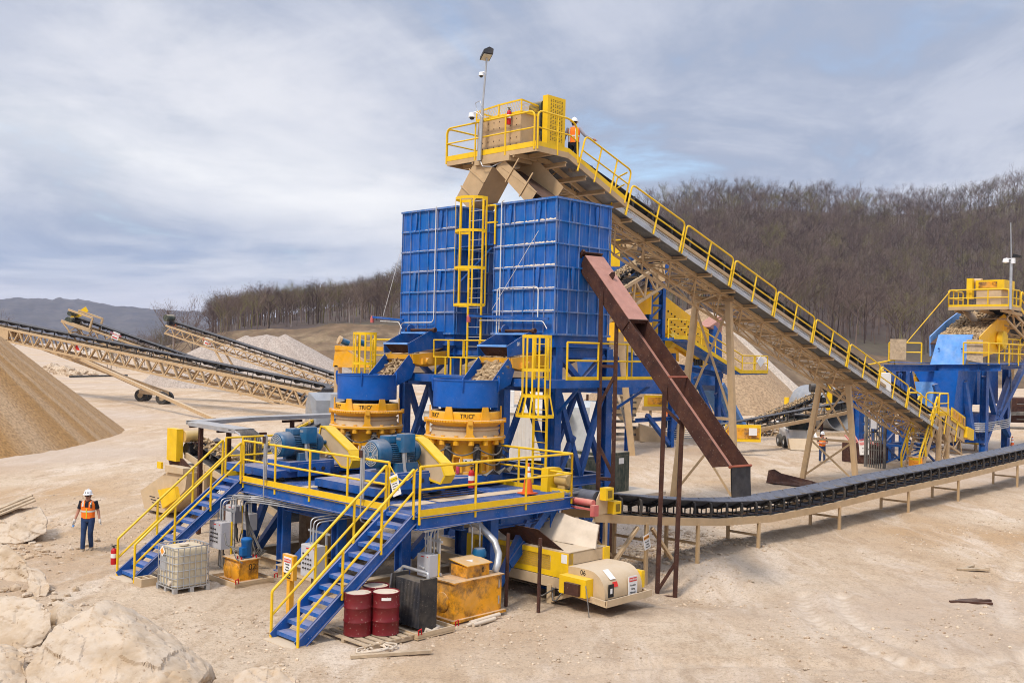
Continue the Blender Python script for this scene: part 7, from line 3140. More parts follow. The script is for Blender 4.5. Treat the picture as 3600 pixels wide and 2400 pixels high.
# odds and ends on the far left flat
rr = random.Random(5)
for k, (x, y, r) in enumerate(((118, 838, 1.6), (132, 842, 1.3), (148, 846, 1.5), (170, 850, 1.1), (190, 846, .9), (213, 848, .8))):
 p = gp(x, y + 14)
 b = B()
 b.rock((p.x, p.y, r * .35), r, 50 + k, (1.2, 1, .7), 2)
 solo('boulder', b, M['stone'], ('pale far boulder left of the stackers, %s' % ('largest of the row', 'second of the row', 'third and widest of the row', 'fourth of the row', 'small one near the row end', 'smallest at the row end')[k]), 'boulder', (p.x, p.y, 0), False, 'pale boulders beyond the tan pile')
b = B()
p, q = gp(160, 868), gp(292, 865)
b.cyl((p.x, p.y, .25), (q.x, q.y, .25), .16, n=8)
solo('ground_pipe', b, M['black'], 'black pipe lying on the pale flat beyond the tan pile', 'pipe', (p.x, p.y, 0), False)
for (x, y, h, r, lab) in ((620, 905, 1.2, 3.2, 'low brown spill heap at the foot of the middle stacker'), (690, 905, 1.0, 3.4, 'low brown spill heap under the longest stacker tail')):
 p = gp(x, y)
 pile('gravel_heap', lab, p.x, p.y, h, r, r, M['pileB'], seed=x, nr=16, na=30, base=-.1)

# orange feeder behind the farther bowl
t = thing('screen_feeder', 'orange vibrating feeder with two small motors behind the farther crusher bowl', 'feeder', tuple(gp(795, 960)), False)
p0 = at(764, 842, 60)
cx, cy = p0.x, p0.y
b = B()
b.prism([(cx, cy, 4.9), (cx + .15, cy, 6.2), (cx + .4, cy, 6.2), (cx + 2.4, cy, 4.9)], (0, 1.6, 0))
b.beam((cx + .1, cy, 6.05), (cx + 2.8, cy + .2, 6.05), .15, .25)
b.beam((cx + .1, cy + 1.6, 6.05), (cx + 2.8, cy + 1.6, 6.05), .15, .25)
obj('body', b, M['orange'], t)
b = B()
for k in range(2):
 b.cyl((cx + .45 + 1.0 * k, cy + .3, 6.5), (cx + .85 + 1.0 * k, cy + .5, 6.35), .19, n=12)
each('motor', b, M['motor'], t, smooth=40)
b = B()
for k in range(2):
 b.cyl((cx + .28 + 1.0 * k, cy + .2, 6.55), (cx + .40 + 1.0 * k, cy + .27, 6.5), .26, n=14)
each('motor_cover', b, M['tan'], t, smooth=40)
b = B()
for (x, y) in ((cx + .2, cy + .1), (cx + 2.3, cy + .1), (cx + .2, cy + 1.5), (cx + 2.3, cy + 1.5)):
 b.beam((x, y, 0), (x, y, 5.0), .2, .2)
each('leg', b, M['tan'], t)

# ================================================================ white control house and galvanised housings behind the crushers
t = thing('control_house', 'long dirty white cabin with flat roof units behind the crushers', 'cabin', (-1, 54, 0), False)
b = B()
b.box(-4.9, 3.1, 54, 57.2, .2, 2.75)
obj('wall', b, M['whitedirty'], t)
b = B()
k = -4.9
while k < 3.1:
 b.box(k, k + .03, 53.985, 53.998, .25, 2.7)
 k += .22
obj('siding_ridges', b, M['whitedirty'], t)
b = B()
b.box(-5.0, 3.25, 53.9, 57.3, 2.76, 3.05)
obj('roof', b, M['white'], t)
for (x0, x1, h) in ((-4.6, -2.3, 3.85), (-2.2, .2, 3.95), (.5, 2.9, 3.8)):
 b = B()
 b.bbox(x0, x1, 54.2, 56.8, 3.06, h, .04)
 obj('roof_unit', b, M['white'], t)
t = thing('round_tank', 'upright pale grey tank beside the white cabin behind the blue tower', 'tank', (4.0, 56, 0), False)
b = B()
b.lathe((4.0, 56, 0), [(1.5, 0), (1.5, 3.1), (1.2, 3.35), (0, 3.4)], 36)
obj('tank_shell', b, mat('pale_grey_tank', (.47, .50, .50), .5, gen=.1), t, smooth=40)
t = thing('leaning_panel', 'tall cream steel panel standing beside the pale tank', 'panel', tuple(at(1366, 900, 52)), False)
b = B()
p = at(1362, 905, 52)
b.prism([(p.x - .35, 52, .3), (p.x + .45, 52, .3), (p.x + .55, 52, 3.3), (p.x - .1, 52, 3.6)], (0, .12, 0))
obj('panel_plate', b, M['white'], t)

t = thing('duct_housing', 'galvanised angular duct housing behind the farther crusher', 'duct', tuple(at(735, 945, 44)), False)
p = at(702, 925, 44)
b = B()
b.prism([(p.x, 44, 2.4), (p.x + .55, 43.6, 2.4), (p.x + .55, 43.6, 3.75), (p.x + .2, 43.6, 4.1), (p.x, 44, 3.55)], (2.6, 1.2, 0))
b.box(p.x + 1.2, p.x + 3.4, 43.4, 45, 3.0, 4.05)
obj('housing', b, M['galv'], t)
t = thing('steel_shed', 'grey steel cabinet row under the cable tray behind the farther motor', 'cabinet', tuple(at(735, 1000, 42)), False)
p = at(700, 985, 42)
b = B()
b.box(p.x, p.x + 3.2, 42, 43.2, .1, 2.6)
obj('cabinet_body', b, M['galv'], t)
b = B()
for k in range(3):
 b.box(p.x + .1 + k * 1.05, p.x + 1.05 + k * 1.05, 41.97, 41.99, .3, 2.5)
each('door', b, M['panelgrey'], t)
t = thing('ramp_conveyor', 'black belt with yellow edge rising behind the cable tray', 'conveyor', tuple(gp(640, 1075)), False)
p, q = at(560, 1055, 39), at(800, 930, 47)
b = B()
b.beam(p, q, .9, .12)
obj('belt', b, M['belt'], t)
b = B()
b.beam(p + Vector((0, -.5, .12)), q + Vector((0, -.5, .12)), .06, .10)
obj('edge_rail', b, M['yellow'], t)
b = B()
for k in range(300):
 f = rr.random() * .9
 c = p.lerp(q, f)
 b.rock((c.x + rr.uniform(-.1, .1), c.y + rr.gauss(0, .18), c.z + .12 + rr.random() * .1), rr.uniform(.05, .09), k)
obj('rock_load', b, M['rockload'], t)
b = B()
for f in (.15, .85):
 c = p.lerp(q, f)
 b.beam(c, (c.x, c.y, 0), .14, .14)
each('leg', b, M['tandusty'], t)

# green transformer cabinets on a slab
t = thing('transformer_cabinet', 'dark green transformer cabinets on a concrete slab behind the blue tower', 'cabinet', (18.4, 10.4, 0))
b = B()
b.bbox(16.6, 18.2, 9.9, 11.6, .15, 1.75, .03)
b.bbox(18.5, 20.2, 9.7, 11.5, .15, 1.85, .03)
obj('cabinet_body', b, M['dkgreen'], t)
b = B()
b.box(16.55, 16.59, 10.2, 11.4, .3, 1.6)
b.box(16.8, 18.1, 9.87, 9.89, .3, 1.6)
b.box(18.6, 20.1, 9.67, 9.69, .3, 1.7)
each('door', b, M['dkgreen'], t)
b = B()
b.box(17.1, 17.4, 9.862, 9.866, 1.2, 1.5)
b.box(19.4, 19.75, 9.662, 9.666, 1.35, 1.6)
each('warning_label', b, M['signwhite'], t)
b = B()
b.box(14.5, 21.4, 8.6, 12, -.05, .14)
solo('concrete_slab', b, M['drumtop'], 'concrete slab under the dark green cabinets', 'slab', (18, 10, 0))
t = thing('steel_rack', 'stack of grey pipes and rails on a rusty post frame behind the blue tower', 'rack', tuple(gp(1395, 1010)), False)
p = gp(1395, 1010)
b = B()
for k in range(6):
 b.beam((p.x - 2.2, p.y, .4 + .45 * k), (p.x + 2.0, p.y + .4, .42 + .45 * k), .5, .16)
obj('stacked_bars', b, M['hose'], t)
b = B()
for s in (-1.5, .4, 1.6):
 b.beam((p.x + s, p.y - .4, 0), (p.x + s, p.y - .4, 3.2), .16, .16)
each('post', b, M['rust'], t)

# ================================================================ first screening plant (behind the rusty chute)
SVv = 21.5
t = thing('screening_plant', 'yellow inclined vibrating screen on blue steel with yellow railed walkways behind the rusty chute', 'screen', (41, 21.5, 0))
b = B()
b.prism([(36.2, SVv + .6, 10.3), (38.6, SVv + .6, 10.3), (39.4, SVv + .6, 10.1), (45.0, SVv + .6, 7.9), (45.2, SVv + .6, 5.6), (44.4, SVv + .6, 5.2), (38.2, SVv + .6, 7.5), (36.2, SVv + .6, 8.3)], (0, .05, 0))
b.prism([(36.2, SVv + 3.2, 10.3), (39.4, SVv + 3.2, 10.1), (45.0, SVv + 3.2, 7.9), (45.2, SVv + 3.2, 5.6), (38.2, SVv + 3.2, 7.5), (36.2, SVv + 3.2, 8.3)], (0, .05, 0))
obj('screen_side', b, M['screenyellow'], t)
b = B()
b.prism([(36.0, SVv - 1.0, 10.0), (36.0, SVv + 3.4, 10.0), (36.0, SVv + 3.4, 8.6), (36.0, SVv - 1.0, 8.6)], (.1, 0, 0))
b.prism([(36.1, SVv - 1.0, 8.1), (36.1, SVv + 3.4, 8.1), (36.1, SVv + 3.4, 6.9), (36.1, SVv - 1.0, 6.9)], (.1, 0, 0))
obj('feed_end_plate', b, M['screenyellow'], t)
b = B()
for k in range(15):
 f = k / 14
 u, z = 39.3 + 5.5 * f, 9.3 - 2.2 * f
 for dz in (0, -.55, -1.0):
  b.cyl((u, SVv + .59, z + dz), (u, SVv + .55, z + dz), .06, n=8)
obj('bolt_row', b, M['signblack'], t)
b = B()
b.cyl((40.0, SVv + .6, 7.4), (43.2, SVv + .2, 6.2), .42, n=18)
b.cyl((39.6, SVv + .3, 7.0), (40.1, SVv + .3, 7.0), .5, n=18)
obj('vibrator_tube', b, M['yellow'], t, smooth=40)
b = B()
for k in range(4):
 b.beam((43.2 + .28 * k, SVv + .5, 6.4), (43.2 + .28 * k, SVv + .5, 5.4), .12, .12, (1, 0, 0))
obj('spring', b, M['black'], t)
b = B()
for (u, v, zt) in ((37.2, SVv, 10.9), (38.6, SVv, 10.9), (37.2, SVv + 3.5, 10), (39.86, SVv, 6.2), (45.4, SVv, 5.0), (45.4, SVv + 3.5, 5.0), (36.6, SVv + 3.5, 8), (35.3, SVv, 6.2)):
 b.ib((u, v, 0 if u > 39 or u < 36 else 5.8), (u, v, zt), .32, .34, (0, 1, 0), .03)
each('column', b, M['blue'], t)
b = B()
b.ib((36.4, SVv, 10.9), (39.4, SVv, 10.9), .4, .3)
b.box(36.4, 39.0, SVv - .3, SVv + 3, 11.1, 12.3)
for k in range(5):
 z = 6.4 + k * .95
 b.beam((37.2, SVv, z), (38.6, SVv, z + .0), .14, .14)
 b.beam((37.2, SVv, z), (38.6, SVv, z + .95), .10, .10)
b.ib((35.3, SVv, 5.9), (46, SVv, 4.7), .3, .34)
b.ib((35.3, SVv + 3.5, 5.9), (46, SVv + 3.5, 4.7), .3, .34)
b.ib((36.0, SVv, 1.9), (39.8, SVv, 1.9), .25, .25)
b.beam((37.2, SVv, 2.2), (39.7, SVv, .2), .25, .25)
b.beam((39.9, SVv, 1.0), (42.0, SVv, 4.2), .25, .25)
b.beam((45.3, SVv, 1.0), (42.6, SVv, 4.6), .25, .25)
b.beam((45.3, SVv + .1, 3.5), (47.5, SVv + .1, .2), .25, .25)
each('brace', b, M['blue'], t)
b = B()
b.prism([(38.0, SVv - 1.4, 7.2), (39.4, SVv - 1.4, 7.2), (46, SVv - 1.4, 5.0), (49.6, SVv - 1.4, 5.0), (49.6, SVv - 1.4, 4.85), (46, SVv - 1.4, 4.8), (39.4, SVv - 1.4, 7.0), (38, SVv - 1.4, 7.0)], (0, 1.2, 0))
k = 0
while k < 14:
 u = 39.6 + .45 * k
 z = 7.0 - (u - 39.4) * .333
 b.box(u, u + .3, SVv - 1.3, SVv - .3, z, z + .06)
 k += 1
obj('walkway_floor', b, M['bluewalk'], t)
b = B()
rail_run(b, [(37.4, SVv - 1.4, 7.25), (39.4, SVv - 1.4, 7.25), (46.2, SVv - 1.4, 5.05), (49.6, SVv - 1.4, 5.05), (49.6, SVv - .3, 5.05)], h=1.1, rr=.045)
obj('handrail', b, M['yellow'], t, smooth=40)
b = B()
toe(b, [(38.0, SVv - 1.43, 7.1), (39.4, SVv - 1.43, 7.1), (46, SVv - 1.43, 4.9), (49.6, SVv - 1.43, 4.9)], .25, .03)
obj('toe_board', b, M['yellow'], t)
b = B()
b.prism([(33.2, SVv - .6, 5.9), (37.9, SVv - .6, 5.9), (38.3, SVv - .6, 3.6), (33.6, SVv - .6, 3.6)], (0, 3.2, 0))
obj('under_hopper', b, M['blue'], t)
b = B()
b.prism([(45.4, SVv + .3, 8.2), (46.2, SVv + .3, 7.6), (46.4, SVv + .3, 3.6), (45.5, SVv + .3, 4.0)], (0, 2.4, 0))
obj('discharge_box', b, M['blue'], t)
b = B()
b.prism([(44.9, SVv + .5, 8.1), (46.6, SVv + .4, 8.9), (46.3, SVv + .4, 7.7)], (0, 1.2, 0))
obj('rust_lip', b, M['rustlid'], t)
b = B()
b.prism([(48.0, SVv - 1.47, 5.75), (48.55, SVv - 1.47, 6.15), (49.1, SVv - 1.47, 5.75), (48.55, SVv - 1.47, 5.35)], (0, .03, 0))
obj('white_diamond', b, M['signwhite'], t)
b = B()
b.prism([(46.3, SVv + .2, 4.0), (46.3, SVv + 2.2, 4.0), (49.4, SVv + 2.2, .9), (49.4, SVv + .2, .9)], (.2, 0, .2))
obj('side_chute', b, M['bluelight'], t)

c2, PC2 = conveyor('feed_conveyor', 'tan truss conveyor loaded with stone feeding the yellow screen behind the rusty chute', at(1502, 606, 64), at(1296, 730, 56), w=1.2, depth=1.35, pitch=1.5, idl=1.3, chord=.16, diag=.11, trough=.3, lift=.4, width=1.5)
b = B()
rr = random.Random(3)
for k in range(420):
 s = .2 + rr.random() * 8
 a = rr.gauss(0, .25)
 p = PC2(s, a, .62 + .25 * rr.random() * max(0, 1 - abs(a) / .6))
 b.rock(p, rr.uniform(.05, .1), k)
part_w(c2, 'rock_load', b, 'rockload')
b = B()
b.box(*(lambda p: (p.x - .2, p.x + .55, p.y - 1.1, p.y - .8, p.z - 1.2, p.z - .0))(PC2(0, 0, 0)))
part_w(c2, 'head_plate', b, 'tan')
b = B()
b.beam(PC2(1.5, .9, -1.4), PC2(-1.6, .9, -4.6), .3, .25)
part_w(c2, 'strut', b, 'galv')
b = B()
p = at(1412, 575, 63)
b.box(p.x - .5, p.x + .35, p.y, p.y + .5, p.z - 1.0, p.z + .75)
part_w(c2, 'drive_guard', b, 'yellow')
b = B()
b.cyl((p.x + .5, p.y + .1, p.z + .3), (p.x + 1.4, p.y + .1, p.z + .3), .35, n=14)
part_w(c2, 'motor', b, 'tan', 40)
b = B()
for (x, y) in ((1452, 1045), (1404, 1005)):
 g = gp(x, y)
 tp = PC2(5.0 if x > 1430 else 7.5, 0, -1.3)
 b.beam((g.x, g.y, -.1), (g.x - .9, g.y, 7.4), .42, .36, (1, 0, 0))
b.beam((gp(1452, 1045).x - .1, gp(1452, 1045).y, .8), (gp(1404, 1005).x, gp(1404, 1005).y, 4.5), .16, .12)
part_w(c2, 'leg', b, 'tan', each_=True)

t = thing('tan_hopper', 'dusty tan hopper and transfer boxes with a yellow mesh guard below the first screen', 'hopper', tuple(gp(1440, 1000)), False)
p = gp(1440, 1005)
X0, Y0 = p.x, p.y
b = B()
top = [(X0 - 1.4, Y0 - .6, 3.0), (X0 + 1.0, Y0 - .6, 3.0), (X0 + 1.0, Y0 + 1.6, 3.0), (X0 - 1.4, Y0 + 1.6, 3.0)]
bot = [(X0 - .5, Y0 - .2, 1.3), (X0 + .4, Y0 - .2, 1.3), (X0 + .4, Y0 + .8, 1.3), (X0 - .5, Y0 + .8, 1.3)]
b.add(top + bot, [(0, 1, 5, 4), (1, 2, 6, 5), (2, 3, 7, 6), (3, 0, 4, 7)])
b.box(X0 - 1.5, X0 + 1.2, Y0 - .65, Y0 + 1.65, 3.0, 3.3)
obj('hopper_wall', b, M['tandusty'], t)
b = B()
b.box(X0 + 1.1, X0 + 5.2, Y0 - .7, Y0 - .55, 2.35, 3.15)
obj('mesh_guard', b, M['yellow'], t)
b = B()
for k in range(3):
 b.box(X0 + 1.35 + 1.25 * k, X0 + 2.45 + 1.25 * k, Y0 - .72, Y0 - .705, 2.5, 3.0)
each('mesh_window', b, bpy.data.materials['stained_orange_tank_paint'], t)
b = B()
b.beam((X0 + 1.0, Y0 - .6, 2.2), (X0 + 5.4, Y0 - .6, 2.3), .2, .3)
for x in (1.6, 3.6):
 b.beam((X0 + x, Y0 - .5, 0), (X0 + x, Y0 - .5, 2.1), .16, .16)
each('frame', b, M['tandusty'], t)
b = B()
b.cyl((X0 + 1.6, Y0 + .2, 3.55), (X0 + 2.9, Y0 + .2, 3.5), .35, n=14)
b.box(X0 + 3.0, X0 + 4.6, Y0, Y0 + .8, 3.2, 3.9)
obj('feeder_drive', b, M['tandusty'], t, smooth=40)
b = B()
b.bbox(X0 - .2, X0 + 1.5, Y0 - 2.0, Y0 - .6, 0, .95, .1)
b.prism([(X0 + .6, Y0 - 3.0, 0), (X0 + 2.6, Y0 - 3.0, .0), (X0 + 2.5, Y0 - 3.0, .7), (X0 + .6, Y0 - 3.0, 1.2)], (0, 1.4, 0))
obj('tail_box', b, M['tandusty'], t)
for s in (-1, 1):
 pass
b = B()
p = gp(1560, 1010)
k = 0
for k in range(5):
 b.beam((p.x - 1.6, p.y, .12 + .14 * k), (p.x + 1.2, p.y + .4, .12 + .14 * k), .05, .05)
for x in (-1.5, 1.1):
 b.beam((p.x + x, p.y, 0), (p.x + x, p.y, .8), .07, .07)
solo('steel_fence', b, M['galv'], 'low grey steel rail fence on the ground below the first screen', 'fence', (p.x, p.y, 0), False)

# ================================================================ middle distance right
# small stacker with stone, its chassis, and the long thin belt in front
cs, PS = conveyor('portable_conveyor', 'small portable conveyor carrying stone with a yellow guard and motor at its head', at(1882, 924, 82), at(1724, 992, 77), w=1.2, depth=.75, pitch=1.3, idl=1.0, chord=.14, diag=.08, trough=.3, lift=.45, width=1.6)
b = B()
rr = random.Random(8)
Ls = (at(1882, 911, 82) - at(1724, 975, 77)).length
for k in range(420):
 a = rr.gauss(0, .22)
 b.rock(PS(rr.random() * Ls, a, .65 + .25 * rr.random()), rr.uniform(.05, .1), k)
part_w(cs, 'rock_load', b, 'rockload')
b = B()
p = PS(-.3, -.2, .3)
b.bbox(p.x - .05, p.x + .4, p.y - 1.2, p.y - .9, p.z - .9, p.z + 1.35, .08)
part_w(cs, 'drive_guard', b, 'yellow')
b = B()
b.cyl((p.x - 1.4, p.y - 1, p.z + .85), (p.x - .1, p.y - 1, p.z + .85), .36, n=14)
part_w(cs, 'motor', b, 'black', 40)
g = gp(1775, 1003)
b = B()
b.lathe((g.x + 1.3, g.y, .62), [(.3, -.22), (.6, -.22), (.66, -.1), (.66, .1), (.6, .22), (.3, .22)], 22, axis='y')
part_w(cs, 'tyre', b, 'tyre', 40)
b = B()
b.lathe((g.x + 1.3, g.y, .62), [(0, -.1), (.32, -.2), (.32, .16), (0, .1)], 16, axis='y')
part_w(cs, 'wheel_rim', b, 'tandusty', 40)
b = B()
b.beam((g.x - 3, g.y + .3, .8), (g.x + 1.3, g.y + .3, .7), .3, .3)
b.beam((g.x - 1.5, g.y + .3, .8), PS(Ls * .5, 0, -.8), .18, .18)
b.beam((g.x + 1.0, g.y + .3, .8), PS(Ls * .3, 0, -.8), .18, .18)
part_w(cs, 'chassis', b, 'tandusty', each_=True)
safety('white and red board on the small portable conveyor', PS(Ls * .55, -.85, -.25) + Vector((0, -.15, 0)), PS(Ls * .38, -.85, -.25) + Vector((0, -.15, 0)), .5)

cb, PB = conveyor('low_conveyor', 'long thin black belt rising towards the blue lattice frame', at(1652, 1000, 62), at(2036, 926, 73), w=.5, depth=.12, pitch=4, idl=1.9, chord=.11, diag=.06, trough=.08, lift=.62, width=.6)
b = B()
p = at(1695, 992, 61.6)
b.box(p.x - .9, p.x + 1.3, p.y - .5, p.y - .4, p.z - .55, p.z + .5)
part_w(cb, 'skirt_guard', b, 'yellow')
b = B()
b.box(p.x - .8, p.x + 1.2, p.y - .52, p.y - .505, p.z - .35, p.z + .3)
part_w(cb, 'guard_mesh', b, 'tank')
b = B()
b.box(p.x + .55, p.x + 1.05, p.y - .535, p.y - .524, p.z - .15, p.z + .3)
part_w(cb, 'danger_plate', b, 'signwhite')
b = B()
for s in (1.0, 10.5):
 q = PB(s, 0, -.2)
 b.beam(q, (q.x, q.y, 0), .16, .16)
part_w(cb, 'leg', b, 'rust', each_=True)
b = B()
q = PB(3.2, -.6, .0)
b.box(q.x - .15, q.x + .2, q.y - .15, q.y, q.z - .3, q.z + .25)
part_w(cb, 'switch_box', b, 'panelgrey')

# skid steer loader
t = thing('skid_steer_loader', 'white and tan skid steer loader with dark cab and raised dusty bucket, facing the camera', 'loader', tuple(gp(1842, 1032)), False)
p = gp(1842, 1032)
X0, Y0 = p.x, p.y
b = B()
b.bbox(X0 - .75, X0 + .75, Y0 + .9, Y0 + 3.0, .4, 1.3, .1)
b.box(X0 - .8, X0 - .55, Y0 + .3, Y0 + 2.8, .55, 1.25)
b.box(X0 + .55, X0 + .8, Y0 + .3, Y0 + 2.8, .55, 1.25)
obj('body', b, M['white'], t)
b = B()
b.bbox(X0 - .62, X0 + .62, Y0 + .8, Y0 + 2.3, 1.25, 2.15, .12)
obj('cab', b, M['glass'], t)
b = B()
for s in (-.64, .64):
 b.beam((X0 + s, Y0 + .75, .6), (X0 + s, Y0 + .95, 2.15), .10, .10)
 b.beam((X0 + s, Y0 + 2.3, 1.2), (X0 + s, Y0 + 2.3, 2.15), .10, .10)
b.box(X0 - .7, X0 + .7, Y0 + .75, Y0 + 2.4, 2.15, 2.25)
obj('cab_frame', b, M['black'], t)
b = B()
for s in (-.92, .92):
 b.beam((X0 + s, Y0 + 2.9, 1.55), (X0 + s, Y0 + .5, 1.15), .16, .28)
 b.beam((X0 + s, Y0 + .5, 1.15), (X0 + s, Y0 - .25, .35), .16, .28)
each('lift_arm', b, M['white'], t)
b = B()
b.prism([(X0 - 1.0, Y0 - .2, .1), (X0 - 1.0, Y0 - 1.0, .05), (X0 - 1.0, Y0 - .85, .12), (X0 - 1.0, Y0 - .3, .75), (X0 - 1.0, Y0 - .15, .75)], (2.0, 0, 0))
obj('bucket', b, M['tandusty'], t)
for s in (-.86, .86):
 for dy in (.95, 2.3):
  b = B()
  b.lathe((X0 + s, Y0 + dy, .42), [(.2, -.15), (.4, -.15), (.43, 0), (.4, .15), (.2, .15)], 18, axis='x')
  obj('tyre', b, M['tyre'], t, smooth=40)
  b = B()
  b.lathe((X0 + s, Y0 + dy, .42), [(0, -.08), (.2, -.12), (.2, .12), (0, .08)], 12, axis='x')
  obj('wheel_rim', b, M['white'], t, smooth=40)

# big steel pipe
t = thing('culvert_pipe', 'large corrugated steel culvert pipe lying behind the standing worker', 'pipe', tuple(gp(1930, 985)), False)
p = at(1934, 945, 84)
dr = Vector((-.42, .91, 0))
q = p + dr * 4.5
p.z = q.z = 1.85
b = B()
n = 36
pts = [p.lerp(q, k / 24) for k in range(25)]
b.tube(pts, [1.85 + .03 * (k % 2) for k in range(25)], n, cap=False)
b.tube(pts, [1.78] * 25, n, cap=False)
i0 = 0
nn = 25 * n
for k in range(n):
 b.F.append((k, (k + 1) % n, nn + (k + 1) % n, nn + k))
obj('pipe_shell', b, M['steelpipe'], t, smooth=50)
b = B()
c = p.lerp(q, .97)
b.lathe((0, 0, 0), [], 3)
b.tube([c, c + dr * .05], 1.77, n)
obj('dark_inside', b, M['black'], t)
b = B()
p = gp(1905, 1001)
b.box(p.x - 3.0, p.x + 4.5, p.y, p.y + .35, 0, .3)
solo('timber_beam', b, M['wood'], 'long pale beam on the ground before the culvert pipe', 'beam', (p.x, p.y, 0), False)
for (x, y) in ((1806, 960), (1893, 958), (1868, 958)):
 if x == 1868:
  continue
 p = gp(x, y)
 b = B()
 b.cyl((p.x, p.y, 0), (p.x, p.y, 2.1), .25, n=12)
 solo('bollard', b, M['yellow'], 'yellow bollard %s the culvert pipe' % ('well left of' if x == 1806 else 'just behind'), 'bollard', (p.x, p.y, 0), False, 'yellow bollards', 40)

# wheel loader far off behind the conveyor
t = thing('wheel_loader', 'yellow wheel loader parked far behind the end of the inclined conveyor', 'loader', tuple(gp(2010, 925)), False)
p = gp(1990, 915)
X0, Y0 = p.x, p.y
b = B()
b.bbox(X0 + .5, X0 + 6, Y0 + .8, Y0 + 2.6, 1.4, 3.0, .1)
b.bbox(X0 + 3.2, X0 + 5.0, Y0 + .9, Y0 + 2.5, 3.0, 4.6, .1)
obj('body', b, M['yellow'], t)
b = B()
b.box(X0 + 3.3, X0 + 4.9, Y0 + .85, Y0 + .89, 3.3, 4.4)
obj('cab_window', b, M['glass'], t)
for dx in (-.2, 4.6):
 b = B()
 b.lathe((X0 + dx, Y0 + .5, 1.1), [(.5, -.35), (1.0, -.35), (1.1, 0), (1.0, .35), (.5, .35)], 22, axis='y')
 obj('tyre', b, M['tyre'], t, smooth=40)
 b = B()
 b.lathe((X0 + dx, Y0 + .5, 1.1), [(0, -.2), (.5, -.3), (.5, .3), (0, .2)], 14, axis='y')
 obj('wheel_rim', b, M['tandusty'], t, smooth=40)
b = B()
b.beam((X0 + .5, Y0 + 1.6, 1.8), (X0 - 2.2, Y0 + 1.6, 1.0), .6, .5)
b.prism([(X0 - 2.0, Y0 + .2, .2), (X0 - 3.4, Y0 + .2, .2), (X0 - 2.4, Y0 + .2, 1.6)], (0, 2.8, 0))
obj('bucket', b, M['yellow'], t)

for (x, y, lab) in ((1882, 884, 'tiny orange cone on the far road, left one'), (1917, 888, 'tiny orange cone on the far road, right one')):
 p = gp(x, y)
 cone((p.x, p.y, 0), 1.0, lab, False)

# bucket lying on the ground and the rusty bin
t = thing('loader_bucket', 'rusty open scoop bucket lying on the ground left of the shorter trestle', 'bucket', (29.2, 6.6, 0))
b = B()
b.prism([(28.7, 7.9, 0), (30.4, 7.9, 0), (30.4, 7.9, .25), (29.4, 7.9, .62), (28.9, 7.9, .6)], (0, .04, 0))
b.prism([(28.7, 5.6, 0), (29.9, 5.6, 0), (29.9, 5.6, .10), (28.95, 5.6, .3)], (0, .04, 0))
b.plate([(28.7, 5.6, .03), (28.7, 7.9, .03), (28.9, 7.9, .6), (28.9, 5.6, .32)], .04)
b.plate([(28.7, 5.6, .03), (28.7, 7.9, .03), (31.0, 7.6, .03), (29.6, 4.3, .03)], .04)
obj('bucket_shell', b, M['rust'], t)
b = B()
b.prism([(29.0, 5.4, .06), (29.1, 7.6, .06), (30.4, 7.4, .06), (29.7, 4.6, .06)], (0, 0, .05))
obj('dust_fill', b, M['drumtop'], t)
t = thing('scrap_bin', 'rusty open steel bin with scrap on top beside the cable rack', 'bin', (42.3, 9.3, 0))
b = B()
for (a, c, e, f) in ((41.3, 43.4, 8.4, 8.45), (41.3, 43.4, 10.2, 10.25), (41.3, 41.35, 8.45, 10.2), (43.35, 43.4, 8.45, 10.2)):
 b.box(a, c, e, f, .05, 1.15)
b.box(41.35, 43.35, 8.45, 10.2, .05, .9)
obj('bin_wall', b, M['rust'], t)
b = B()
rr = random.Random(4)
for k in range(12):
 u, v = rr.uniform(41.5, 43.2), rr.uniform(8.6, 10)
 b.beam((u, v, 1.0), (u + rr.uniform(-.8, .8), v + rr.uniform(-.8, .8), rr.uniform(1.1, 1.6)), .1, .06)
obj('scrap', b, M['pinkred'], t)
sign('danger_sign', 'white danger sign tied to the rusty scrap bin', (41.2, 8.9, 1.0), (41.2, 8.85, .95), (0, -1, .12), (0, .12, 1), .6, .8, ['Keep', 'Clear'], head='DANGER', headmat='signred')

# cable rack, blue lattice frames
t = thing('cable_rack', 'dusty brown rack of vertical conduits and cables beside the blue lattice frame', 'rack', (40.1, 7.7, 0))
b = B()
for v in (8.2, 7.1):
 b.beam((40.0, v, 0), (40.0, v, 4.3), .13, .13, (1, 0, 0))
for k in range(8):
 b.beam((40.0, 8.2, .5 + .5 * k), (40.0, 7.1, .5 + .5 * k), .05, .06)
each('rack_frame', b, M['hose'], t)
b = B()
for k in range(7):
 v = 8.05 - .13 * k
 b.tube([(39.9, v, 0), (39.9, v + .02 * math.sin(k), 2.2), (39.9, v, 4.2), (40.6, v, 4.5)], .035, 6)
each('conduit', b, M['hose'], t, smooth=50)
b = B()
b.box(39.7, 39.9, 7.45, 7.8, 2.2, 2.75)
obj('junction_box', b, M['panelgrey'], t)
extinguisher('red extinguisher on the blue lattice frame behind the cable rack', (53.4, 14.2, 2.1), .8)

BF = (53.6, 55.4, 14.0, 15.6)

